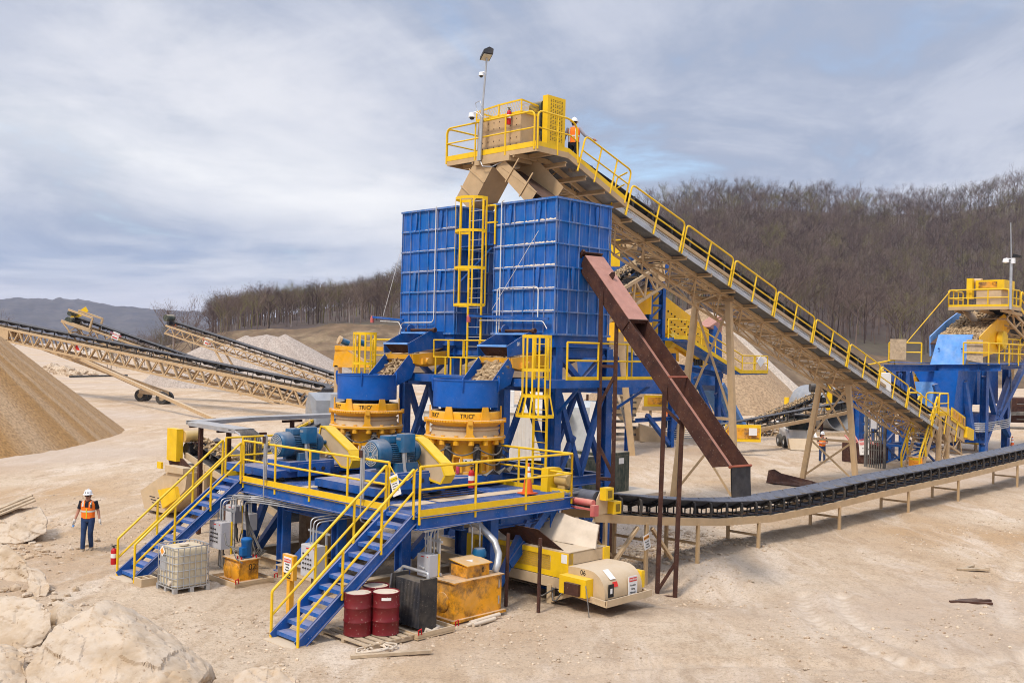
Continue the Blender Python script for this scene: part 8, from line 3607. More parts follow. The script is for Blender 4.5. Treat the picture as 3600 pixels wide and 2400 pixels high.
def blue_frame(u0, u1, v0, v1, h, label, lattice=True):
 t = thing('lattice_frame', label, 'frame', ((u0 + u1) / 2, (v0 + v1) / 2, 0), group='blue steel frames at the conveyor foot')
 b = B()
 for u in (u0, u1):
  for v in (v0, v1):
   b.beam((u, v, 0), (u, v, h), .18, .18, (1, 0, 0))
 each('leg', b, M['blue'], t)
 b = B()
 for z in (h * .33, h * .66, h):
  for u in (u0, u1):
   b.beam((u, v0, z), (u, v1, z), .12, .14)
  for v in (v0, v1):
   b.beam((u0, v, z), (u1, v, z), .12, .14)
 n = 3
 for k in range(n):
  z0, z1 = h * k / n, h * (k + 1) / n
  for u in (u0, u1):
   b.beam((u, v0 if k % 2 else v1, z0), (u, v1 if k % 2 else v0, z1), .10, .10)
  for v in (v0, v1):
   b.beam((u0 if k % 2 else u1, v, z0), (u1 if k % 2 else u0, v, z1), .10, .10)
 each('brace', b, M['blue'], t)

blue_frame(*BF, 4.5, 'blue lattice frame carrying the end of the thin black belt')
blue_frame(42.9, 45.2, 6.2, 8.4, 3.3, 'blue braced frame under the foot of the inclined conveyor')

# yellow and tan access stair at the conveyor foot
t = thing('access_stair', 'tan stair with yellow rails at the foot of the inclined conveyor', 'staircase', (41, 5.4, 0))
A_, B_ = Vector((39.75, 0, -.1)), Vector((42.1, 0, 3.1))
b = B()
for v in (4.98, 5.92):
 b.beam(A_ + Vector((0, v, 0)), B_ + Vector((0, v, 0)), .05, .3, (1, 0, 0))
each('stringer', b, M['tan'], t)
b = B()
for k in range(13):
 p = A_.lerp(B_, (k + .6) / 13)
 b.box(p.x - .1, p.x + .18, 5.0, 5.9, p.z, p.z + .04)
each('tread', b, M['white'], t)
b = B()
for v in (4.95, 5.95):
 for (f0, f1) in ((0, .30), (.31, .62), (.63, 1.0)):
  p, q = A_.lerp(B_, f0) + Vector((-.1, v, 0)), A_.lerp(B_, f1) + Vector((-.1, v, 0))
  b.tube(fillet([p, p + Vector((-.15, 0, 1.05)), q + Vector((-.15, 0, 1.05)), q], .15, 3), .055, 7)
  b.tube([p + Vector((-.1, 0, .55)), q + Vector((-.1, 0, .55))], .035, 7)
b.tube(fillet([(42.1, 5.95, 3.1), (42.1, 5.95, 4.25), (42.1, 7.3, 4.25), (42.1, 7.3, 3.1)], .2, 3), .045, 7)
b.tube(fillet([(43.4, 4.95, 3.1), (43.4, 4.95, 4.25), (42.1, 4.95, 4.25), (42.1, 4.95, 3.1)], .2, 3), .045, 7)
b.tube([(42.1, 4.95, 3.7), (43.4, 4.95, 3.7)], .035, 7)
b.tube(fillet([(43.4, 4.95, 4.25), (43.4, 6.2, 4.25), (43.4, 6.2, 3.1)], .2, 3), .045, 7)
obj('handrail', b, M['yellow'], t, smooth=40)
b = B()
b.box(42.1, 43.45, 4.95, 6.4, 3.0, 3.08)
obj('landing', b, M['greydeck'], t)
b = B()
b.beam((42.1, 4.93, 3.1), (43.45, 4.93, 3.1), .03, .22)
b.beam((43.47, 4.93, 3.1), (43.47, 6.4, 3.1), .03, .22)
obj('toe_board', b, M['yellow'], t)
b = B()
for (u, v) in ((42.2, 4.98), (43.4, 4.98), (43.4, 6.3)):
 b.beam((u, v, 0), (u, v, 3.0), .24, .2, (1, 0, 0))
for z0, z1 in ((0.2, 1.5), (1.5, 2.9)):
 b.beam((42.2, 4.98, z0), (43.4, 4.98, z1), .07, .07)
 b.beam((43.4, 4.98, z0), (42.2, 4.98, z1), .07, .07)
each('leg', b, M['tan'], t)
sign('caution_sign', 'orange caution sign across the foot of the tan access stair', (39.7, 5.2, .6), (39.62, 5.2, .55), (0, -1, 0), (0, 0, 1), .75, .55, ['hearing', 'protection'], head='CAUTION', headmat='signyellow', back='signorange')

t = thing('skirt_box', 'tan tail box with stepped yellow mesh guards under the second screen', 'conveyor tail', (47, 6, 0))
b = B()
b.prism([(44.9, 5.5, 3.4), (47.4, 5.5, 2.2), (48.4, 5.5, 1.4), (45.2, 5.5, 1.35), (44.9, 5.5, 1.8)], (0, 1.4, 0))
obj('tail_casing', b, M['tandusty'], t)
b = B()
b.prism([(45.2, 5.40, 3.4), (47.3, 5.40, 2.75), (47.3, 5.40, 2.0), (45.2, 5.40, 2.65)], (0, .06, 0))
b.prism([(47.4, 5.3, 2.2), (48.5, 5.3, 1.95), (48.4, 5.3, 1.3), (47.3, 5.3, 1.55)], (0, .2, 0))
each('mesh_guard', b, M['yellow'], t)
b = B()
for k in range(4):
 u = 45.35 + .5 * k
 z = 3.4 - (u - 45.2) * .31
 b.prism([(u, 5.39, z - .12), (u + .36, 5.39, z - .22), (u + .36, 5.39, z - .66), (u, 5.39, z - .56)], (0, -.012, 0))
each('mesh_window', b, M['tank'], t)
t = thing('orange_grizzly', 'orange yellow feeder box with open grid behind the conveyor foot', 'feeder', tuple(gp(2080, 985)), False)
p = at(2080, 880, 66)
b = B()
b.prism([(p.x - .9, p.y, p.z - .3), (p.x + .6, p.y, p.z - .55), (p.x + 1.5, p.y, p.z - .1), (p.x + 1.3, p.y, p.z + .4), (p.x - 1.0, p.y, p.z + .45)], (0, 1.8, 0))
obj('feeder_box', b, M['orange'], t)
b = B()
for k in range(8):
 b.beam((p.x + .6 + .17 * k, p.y + .1, p.z + .0), (p.x + .7 + .17 * k, p.y + .1, p.z + .65), .06, .06)
for k in range(4):
 b.beam((p.x + .6, p.y + .1, p.z + .1 + .15 * k), (p.x + 2.0, p.y + .1, p.z + .1 + .15 * k), .05, .05)
obj('grid', b, M['yellow'], t)
b = B()
for dx in (-.7, .9):
 b.beam((p.x + dx, p.y + .5, 0), (p.x + dx, p.y + .5, p.z - .3), .25, .25)
each('leg', b, M['tan'], t)
t = thing('white_switch_box', 'white box on the lower end of the inclined conveyor', 'box', tuple(s2w(35.8, 5.5, 4.6)), False)
b = B()
p = s2w(36.3, 5.6, zw(36.3) + .9)
b.bbox(p.x - .35, p.x + .35, p.y - .2, p.y + .2, p.z - .55, p.z + .55, .03)
obj('box_shell', b, M['white'], t)

# ================================================================ second screening plant (right edge)
t = thing('screening_plant', 'blue screening plant with yellow screen box and pale blue plate at the right edge', 'screen', (54, 8.5, 0))
V0, V1 = 6.9, 10.6
b = B()
for (u, v, zt) in ((54.7, V0, 5.6), (59.5, V0 + .2, 5.6), (54.7, V1, 5.6), (59.5, V1, 5.6), (47.0, 9.0, 5.4), (45.0, 9.0, 5.4), (47.0, 12, 5.4)):
 b.ib((u, v, 0), (u, v, zt), .5, .42, (0, 1, 0), .04)
each('column', b, M['blue'], t)
b = B()
b.ib((44, 9.0, 5.6), (52, 9.0, 5.6), .35, .4)
b.ib((52, 12.2, 5.55), (52, 5.0, 5.75), .4, .42)
b.ib((51.8, V0 - .6, 5.75), (60, V0 - .6, 5.9), .3, .42)
b.beam((45, 9, 3.2), (46.2, 9, 5.3), .3, .3)
b.beam((47, 9, 3.4), (45.8, 9, 5.3), .3, .3)
b.beam((54.7, V0, 5.2), (57.0, V0, 2.2), .32, .32)
b.beam((59.5, V0, 1.0), (57.0, V0, 2.8), .32, .32)
b.beam((54.7, V0, .5), (57.0, V0, 2.8), .32, .32)
b.beam((57.0, V0, 2.0), (62.5, V0 - .3, 6.6), .34, .34)
b.beam((59.5, V0, 5.0), (57.2, V0, 2.6), .32, .32)
b.beam((52.2, V1 - .2, 3.0), (50.2, V1 - .5, 5.4), .3, .3)
b.beam((51.0, 7.4, 1.0), (50.0, 8.3, 4.6), .32, .32)
b.beam((53.6, 7.2, 1.0), (52.5, 7.4, 4.8), .32, .32)
b.ib((54.7, V0, 1.2), (54.7, V1, 1.2), .3, .36)
b.ib((54.7, V0, .9), (52.2, V1, .9), .3, .36)
each('brace', b, M['blue'], t)
b = B()
b.prism([(51.2, 10.2, 5.4), (51.2, 7.3, 5.5), (51.2, 7.6, 2.6), (51.2, 8.8, 2.6), (51.2, 9.7, 4.6)], (3.2, 0, 0))
b.prism([(55.0, 10.6, 5.4), (55.0, 7.5, 5.5), (55.4, 7.6, 3.2), (55.4, 9.2, 3.2)], (4.0, 0, 0))
b.prism([(51.4, 8.8, 2.6), (51.4, 7.5, 2.6), (51.6, 7.6, 1.6), (51.6, 8.5, 1.6)], (6.5, 0, 0))
obj('hopper', b, M['bowl'], t)  # bowl blue, brighter than the steelwork, paints skylight onto the hopper
b = B()
b.prism([(50.9, 10.0, 4.7), (50.9, 8.7, 4.7), (50.9, 8.9, 2.6), (50.9, 9.5, 2.6)], (.25, 0, 0))
obj('pale_side_chute', b, M['bluelight'], t)
b = B()
b.add([(52.6, 9.15, 7.85), (52.6, 6.95, 7.85), (52.0, 7.24, 5.80), (52.0, 9.45, 5.80), (52.7, 9.15, 7.85), (52.7, 6.95, 7.85), (52.1, 7.24, 5.80), (52.1, 9.45, 5.80)], [(0, 1, 2, 3), (7, 6, 5, 4), (0, 4, 5, 1), (1, 5, 6, 2), (2, 6, 7, 3), (3, 7, 4, 0)])
obj('front_plate', b, M['bluelight'], t)
b = B()
for v in (8.95, 7.45):
 b.lathe((52.2, v, 6.9), [(.06, 0), (.06, -.1), (0, -.1)], 8, axis='x')
each('plate_lug', b, M['blue'], t)
b = B()
b.prism([(53.9, 6.95, 7.75), (56.6, 6.95, 8.85), (59.3, 6.95, 9.75), (59.5, 6.95, 8.3), (58.6, 6.95, 7.9), (58.2, 6.95, 6.9), (54.5, 6.95, 6.4), (53.9, 6.95, 6.4)], (0, .08, 0))
obj('screen_side', b, M['screenyellow'], t)
b = B()
b.prism([(53.9, 10.2, 7.75), (56.6, 10.2, 8.85), (59.3, 10.2, 9.75), (59.5, 10.2, 8.3), (54.0, 10.2, 6.4)], (0, .08, 0))
obj('screen_far_side', b, M['bluelight'], t)
b = B()
b.lathe((57.3, 6.95, 7.6), [(0, -.45), (.55, -.45), (.62, -.4), (.62, -.12), (.5, 0), (.5, .02)], 26, axis='y')
obj('drive_cover', b, M['yellow'], t, smooth=35)
b = B()
b.prism([(53.9, 7.05, 7.3), (59.4, 7.05, 9.3), (59.4, 10.2, 9.3), (53.9, 10.2, 7.3)], (0, 0, -.1))
obj('screen_deck', b, M['rust'], t)
b = B()
rr = random.Random(6)
for k in range(900):
 f = rr.random()
 b.rock((54.0 + 5.3 * f, rr.uniform(7.1, 9.9), 7.42 + 2.0 * f + rr.random() * .2), rr.uniform(.08, .16), k, (1, 1, .7))
obj('rock_load', b, M['rockload'], t)
b = B()
b.box(51.6, 60.4, 5.6, 6.85, 5.96, 6.02)
b.box(51.6, 53.4, 9.8, 12.2, 5.9, 5.96)
obj('walkway_floor', b, M['bluewalk'], t)
b = B()
rail_run(b, [(51.7, 7.2, 6.0), (51.7, 5.65, 6.0), (59.0, 5.6, 6.0), (61, 5.5, 6.9)], h=1.3, rr=.05)
rail_run(b, [(51.7, 12.1, 5.95), (51.7, 9.9, 5.95)], h=1.3, rr=.05)
rail_run(b, [(57.5, 6.6, 6.3), (60.6, 6.6, 6.3), (63, 6.6, 7.8)], h=1.4, rr=.05)
rail_run(b, [(51.9, 11.8, 4.9), (50, 13.4, 4.4)], h=1.2, rr=.05)
each('handrail', b, M['yellow'], t, smooth=40)
b = B()
b.plate([(51.65, 12.0, 6.1), (51.65, 10.9, 6.1), (51.65, 10.9, 7.5), (51.65, 12.0, 7.5)], .05)
b.plate([(51.75, 7.0, 6.2), (51.75, 6.0, 6.0), (51.95, 6.1, 7.5), (51.95, 7.1, 7.5)], .05)
each('plywood_sheet', b, M['wood'], t)
b = B()
for k in range(5):
 z = 1.5 + .13 * k
 b.tube(fillet([(52.2, 10.2, z), (54.2, 6.75, z), (58.8, 6.65, z + .15), (59.2, 6.7, z + .6), (59.2, 6.7, 5.4)], .25), .04, 6)
each('conduit', b, M['galv'], t, smooth=50)

# its head platform, conveyor and mast
t = thing('head_platform', 'yellow railed platform with tan head box over the second screen', 'platform', (57, 7.8, 9.8))
b = B()
b.box(55.4, 57.6, 5.7, 9.6, 9.72, 9.8)
b.beam((55.4, 5.7, 9.7), (55.4, 9.6, 9.7), .08, .22)
b.beam((55.4, 5.68, 9.7), (57.6, 5.68, 9.7), .08, .22)
for v in (6.2, 7.6, 9.2):
 b.beam((55.5, v, 9.55), (59.5, v, 9.4), .12, .2)
b.prism([(56.0, 8.9, 9.6), (58.5, 8.9, 9.5), (58.0, 8.5, 8.9), (56.6, 8.5, 8.9)], (0, .1, 0))
obj('floor', b, M['tan'], t)
b = B()
for p, q in (((55.4, 9.6), (55.4, 5.7)), ((55.4, 5.7), (57.6, 5.7)), ((55.4, 9.6), (58, 9.6))):
 p, q = Vector((*p, 9.8)), Vector((*q, 9.8))
 b.tube(fillet([p, p + Vector((0, 0, 1.15)), q + Vector((0, 0, 1.15)), q], .2, 3), .05, 7)
 b.tube([p + Vector((0, 0, .6)), q + Vector((0, 0, .6))], .04, 7)
 for f in (.33, .66):
  b.tube([p.lerp(q, f), p.lerp(q, f) + Vector((0, 0, 1.15))], .045, 7)
 b.beam(p + Vector((-.02, 0, .06)), q + Vector((-.02, 0, .06)), .02, .18)
for (u, z, u2, z2) in ((57.7, 9.8, 60.5, 8.6), (60.6, 8.55, 63.5, 7.3)):
 p, q = Vector((u, 5.7, z)), Vector((u2, 5.7, z2))
 b.tube(fillet([p, p + Vector((.2, 0, 1.15)), q + Vector((.2, 0, 1.15)), q], .2, 3), .05, 7)
 b.tube([p + Vector((.1, 0, .6)), q + Vector((.1, 0, .6))], .04, 7)
 b.beam(p, q, .03, .2)
obj('handrail', b, M['yellow'], t, smooth=40)
b = B()
b.box(55.9, 57.8, 6.35, 7.95, 9.82, 10.95)
obj('head_box', b, M['tandusty'], t)
b = B()
b.box(55.85, 57.85, 6.15, 8.0, 10.96, 11.62)
b.box(55.6, 55.95, 8.12, 8.5, 10.35, 11.75)
each('yellow_guard', b, M['yellow'], t)
b = B()
b.box(55.835, 55.848, 6.6, 7.8, 11.1, 11.5)
obj('guard_mesh', b, M['tank'], t)
b = B()
b.cyl((56.2, 8.5, 11.55), (56.2, 7.7, 11.55), .22, n=14)
obj('motor', b, M['tan'], t, smooth=40)
cz, PZ = conveyor('feed_conveyor', 'tan feed conveyor running off the right edge from the second screen', s2w(57.5, 7.2, 9.9), s2w(74, 7.2, 4.6), w=1.1, depth=.9, pitch=2, idl=1.5, chord=.14, diag=.09, trough=.25, lift=.4, width=1.5)
b = B()
for (u, v, z) in ((63.5, 6.4, 7.4), (63.5, 8.0, 7.4)):
 q = s2w(u, v, z)
 g = s2w(u, v + (-.5 if v < 7 else .5), -.1)
 b.beam(q, g, .4, .34, (1, 0, 0))
part_w(cz, 'leg', b, 'tan', each_=True)
t = thing('light_mast', 'tall thin mast with a white camera and dark lamp at the right edge', 'light mast', (55.3, 5.55, 9.7))
b = B()
b.cyl((55.25, 5.55, 9.6), (55.25, 5.55, 12.8), .09, n=8)
b.cyl((55.25, 5.55, 12.8), (55.25, 5.62, 15.3), .03, n=6)
obj('mast', b, M['galv'], t, smooth=40)
b = B()
b.lathe((55.15, 5.85, 12.75), [(0, .22), (.14, .2), (.2, .05), (.2, -.06), (0, -.12)], 14)
b.cyl((55.2, 5.55, 12.9), (55.15, 5.85, 12.95), .04, n=6)
b.box(55.1, 55.3, 5.3, 5.5, 12.6, 12.95)
obj('camera', b, M['hat'], t, smooth=40)
b = B()
b.prism([(55.2, 5.5, 13.0), (55.2, 5.0, 12.95), (55.2, 4.95, 13.1), (55.2, 5.4, 13.25)], (.3, 0, 0))
obj('lamp', b, M['black'], t)
t = B()
t.cyl((51.8, 12.0, 6.0), (55.4, 9.5, 10.9), .035, n=5)
solo('stay_cable', t, M['yellow'], 'yellow stay rope from the far walkway up to the head platform', 'rope', (51.8, 12.0, 6.0))
# yellow drum feeder below
t = thing('drum_feeder', 'rounded dusty yellow feeder casing on the ground below the second screen', 'feeder', tuple(gp(2220, 1027)), False)
p = gp(2188, 1028)
q = gp(2255, 1036)
b = B()
p.z = q.z = .95
b.tube([p, q], .55, 10)
b.beam(p + Vector((0, 0, -.3)), q + Vector((0, 0, -.3)), 1.2, .3)
obj('casing', b, M['yellow'], t, smooth=20)
b = B()
for f in (.2, .8):
 c = p.lerp(q, f)
 b.beam((c.x, c.y, .5), (c.x, c.y, 0), .15, .15)
each('leg', b, M['tandusty'], t)
cone((gp(2325, 1033).x, gp(2325, 1033).y, 0), .95, 'orange cone on the ground beside the second screening plant', False)
t = thing('tank_trailer', 'rusty brown tank and grey steps at the right edge behind the black belt', 'trailer', tuple(gp(2335, 985)), False)
p = gp(2330, 985)
b = B()
b.bbox(p.x - .4, p.x + 4, p.y, p.y + 2, .6, 2.9, .1)
obj('tank_body', b, M['rust'], t)
b = B()
for z in (.9, 1.6, 2.3):
 b.tube([(p.x + .1, p.y - .2, z), (p.x + 1.2, p.y - .2, z), (p.x + 1.2, p.y - .2, z + .5)], .04, 6)
b.beam((p.x - 2.2, p.y - .3, 1.3), (p.x + 3, p.y - .3, 1.6), .3, .3)
obj('rails', b, M['hose'], t)
# ================================================================ limestone boulders in the foreground
def limestone():
 m = mat('limestone_boulder', (.43, .315, .20), .9, var=.2, vscale=1.6, col2=(.53, .425, .31), c2=.5, c2scale=1.1, gen=.3, dustcol=(.50, .43, .355), bump=1.0, bscale=6)
 nt = m.node_tree
 N, L = nt.nodes, nt.links
 bs = N['Principled BSDF']
 src = bs.inputs['Base Color'].links[0].from_socket
 geo = N.new('ShaderNodeNewGeometry')
 v = N.new('ShaderNodeTexNoise')
 v.inputs['Scale'].default_value = 9
 v.inputs['Detail'].default_value = 6
 v.inputs['Roughness'].default_value = .75
 L.new(geo.outputs['Position'], v.inputs['Vector'])
 r = N.new('ShaderNodeMapRange')
 r.inputs['From Min'].default_value = .60
 r.inputs['From Max'].default_value = .70
 L.new(v.outputs['Fac'], r.inputs['Value'])
 x = N.new('ShaderNodeMix')
 x.data_type = 'RGBA'
 x.inputs[7].default_value = (.21, .12, .06, 1)
 L.new(r.outputs[0], x.inputs[0])
 L.new(src, x.inputs[6])
 L.new(x.outputs[2], bs.inputs['Base Color'])
 return m

M['limestone'] = limestone()

def hull_rock(pts, label, amp=.07, cuts=5, seed=0, group='big limestone boulders in the foreground'):
 import bmesh
 bm = bmesh.new()
 c = sum((Vector(p) for p in pts), Vector()) / len(pts)
 base = Vector((c.x, c.y, 0))
 for p in pts:
  bm.verts.new(Vector(p) - base)
 r = bmesh.ops.convex_hull(bm, input=bm.verts)
 bmesh.ops.delete(bm, geom=[v for v in bm.verts if not v.link_faces], context='VERTS')
 bmesh.ops.bevel(bm, geom=list(bm.edges), offset=.03, segments=1, affect='EDGES')
 bmesh.ops.triangulate(bm, faces=bm.faces)
 for k in range(cuts):
  ed = [e for e in bm.edges if e.calc_length() > .055]
  if not ed:
   break
  bmesh.ops.subdivide_edges(bm, edges=ed, cuts=1)
  bmesh.ops.triangulate(bm, faces=bm.faces)
 bm.normal_update()
 o = Vector((seed * 7.7, seed * 3.1, 0))
 mv = []
 for v in bm.verts:
  q = v.co
  s = mnoise.fractal(q * 1.3 + o, .75, 2.2, 6) * amp * .5
  # broken bedding steps
  s += amp * .8 * (mnoise.cell(Vector((q.x * 1.6 + q.z * .8, q.y * 1.3, q.z * 4.2 + q.x)) + o) - .5) * .6
  pit = mnoise.noise(q * 9 + o)
  s -= max(0, pit - .16) * amp * 1.1
  s += mnoise.noise(q * 5 + o) * amp * .28
  s -= abs(mnoise.noise(q * 2.3 + o * 2)) * amp * .5
  mv.append(v.normal * s)
 for v, d in zip(bm.verts, mv):
  v.co += d
 me = bpy.data.meshes.new('boulder')
 bm.to_mesh(me)
 bm.free()
 me.polygons.foreach_set('use_smooth', [True] * len(me.polygons))
 me.set_sharp_from_angle(angle=R(28))
 me.materials.append(M['limestone'])
 ob = link('boulder', me)
 ob.location = base
 return tag(ob, label, 'boulder', group)

def A(x, y, d):
 return at(x, y, d)

hull_rock([A(185, 1398, 16.8), A(215, 1384, 17.0), A(258, 1374, 17.3), A(300, 1392, 17.6), A(492, 1522, 17.0), A(470, 1556, 16.0), A(395, 1640, 14.9), A(60, 1660, 14.6), A(52, 1536, 15.6), A(118, 1440, 16.4),
           A(320, 1440, 18.6), A(505, 1560, 17.6), A(140, 1500, 17.8), A(300, 1610, 15.0), A(340, 1500, 15.9)], 'largest wedge shaped limestone boulder at the bottom left corner', .055, 7, 1)
p = gp(48, 1492)
q = Vector((p.x, p.y + .6, 0))
hull_rock([A(-60, 1372, 20.6), A(20, 1362, 20.9), A(85, 1372, 20.6), A(118, 1400, 20.2), A(120, 1440, 19.9), A(95, 1480, 19.7), A(20, 1498, 19.5), A(-70, 1490, 19.6), A(60, 1420, 21.6), A(-60, 1400, 21.6), A(100, 1470, 21.0)],
          'pale flat topped limestone boulder left of the largest one', .055, 6, 2)
hull_rock([A(-90, 1250, 26.2), A(20, 1252, 26.2), A(62, 1290, 25.8), A(72, 1330, 25.4), A(66, 1372, 25.0), A(-90, 1390, 24.8), A(0, 1240, 27), A(70, 1350, 26.6)],
          'rounded tan limestone boulder at the left edge below the planks', .055, 6, 3)
hull_rock([A(-60, 1172, 30.8), A(30, 1166, 31.2), A(92, 1162, 31.2), A(110, 1190, 30.6), A(107, 1222, 30.2), A(78, 1240, 29.9), A(40, 1252, 29.6), A(-70, 1242, 29.8), A(40, 1178, 32.0), A(100, 1210, 31.8)],
          'dark pitted limestone boulder with grey planks lying on it', .055, 6, 4)
hull_rock([A(528, 1560, 17.0), A(570, 1528, 17.2), A(640, 1522, 17.2), A(690, 1560, 17.0), A(660, 1620, 16.3), A(540, 1630, 16.2), A(610, 1540, 17.8)], 'low limestone rock cut by the bottom edge right of the largest boulder', .06, 6, 5)
hull_rock([A(-70, 1470, 18.6), A(20, 1478, 18.8), A(60, 1500, 18.4), A(75, 1560, 17.6), A(40, 1620, 17.0), A(-80, 1640, 16.8), A(0, 1490, 19.4), A(-60, 1560, 17.2)], 'broken limestone block in the corner left of the largest boulder', .08, 6, 6)
hull_rock([A(128, 1392, 20.6), A(165, 1384, 20.8), A(190, 1400, 20.6), A(196, 1440, 20.0), A(150, 1462, 19.8), A(122, 1440, 20.2), A(160, 1400, 21.2)], 'brown limestone block filling the gap behind the largest boulder', .07, 6, 7)
hull_rock([A(60, 1300, 24.6), A(100, 1312, 24.6), A(122, 1345, 24.2), A(110, 1372, 23.8), A(60, 1378, 23.8), A(80, 1310, 25.2)], 'low broken limestone block right of the rounded boulder', .07, 6, 8)
for k, (x, y, d, r, lab) in enumerate(((160, 1455, 18.6, .30, 'small limestone chunk behind the largest boulder'), (210, 1480, 18.2, .24, 'small limestone chunk leaning on the largest boulder'),
                                       (150, 1372, 21.5, .34, 'brown limestone lump between the two left boulders'), (235, 1400, 20.6, .26, 'limestone lump just above the largest boulder'))):
 p = at(x, y, d)
 b = B()
 b.rock((p.x, p.y, r * .4), r, 70 + k, (1.25, 1, .75), 3)
 solo('rock', b, M['limestone'], lab, 'rock', (p.x, p.y, 0), False, 'small limestone chunks among the boulders', 50)
t = thing('planks', 'three grey planks lying on the dark pitted boulder', 'planks', tuple(A(30, 1165, 31)), False)
b = B()
for k, (x0, y0, x1, y1) in enumerate(((0, 1166, 72, 1136), (0, 1172, 76, 1142), (0, 1180, 80, 1148))):
 p, q = A(x0 - 30, y0 + 12, 30.6 - .12 * k), A(x1, y1, 31.6 - .2 * k)
 b.beam(p, q, .26, .045)
each('plank', b, M['wood'], t)
b = B()
for (x, y, w) in ((2238, 1310, 1.0), (2232, 1385, 1.1)):
 p = gp(x, y)
 bb = B()
 rr = random.Random(x)
 for k in range(4):
  a = rr.uniform(-.3, .3)
  bb.beam((p.x - w / 2 + .1 * k, p.y + .05 * k, .03), (p.x + w / 2 - .1 * k, p.y + .12 * k + a, .05), .09, .05)
 solo('scrap_wood', bb, M['rust'] if y > 1350 else M['wood'], 'flattened %s scrap on the bare ground at the lower right' % ('rusty brown' if y > 1350 else 'grey brown splintered'), 'scrap', (p.x, p.y, 0), False)
b = B()
p, q = gp(805, 1512), gp(990, 1500)
b.beam((p.x, p.y, .04), (q.x, q.y, .05), .10, .06)
solo('timber', b, M['wood'], 'thin weathered board on the ground before the drum pallet', 'board', (p.x, p.y, 0), False)

# ================================================================ people
def loft(b, rings, n=16, cap=True):
 """rings: (centre, rx, ry[, axis]) lofted into one skin"""
 vs, fs = [], []
 for i, rg in enumerate(rings):
  c, rx, ry = Vector(rg[0]), rg[1], rg[2]
  if len(rg) > 3:
   d = Vector(rg[3]).normalized()
  else:
   p0, p1 = Vector(rings[max(0, i - 1)][0]), Vector(rings[min(len(rings) - 1, i + 1)][0])
   d = (p1 - p0).normalized()
  x = Vector((1, 0, 0))
  x = (x - d * x.dot(d)).normalized()
  y = d.cross(x)
  for k in range(n):
   a = 2 * math.pi * k / n
   vs.append(c + x * rx * math.cos(a) + y * ry * math.sin(a))
 for i in range(len(rings) - 1):
  for k in range(n):
   l = (k + 1) % n
   fs.append((i * n + k, i * n + l, i * n + n + l, i * n + n + k))
 if cap:
  fs.append(tuple(range(n - 1, -1, -1)))
  fs.append(tuple(range(len(rings) * n - n, len(rings) * n)))
 return b.add(vs, fs)

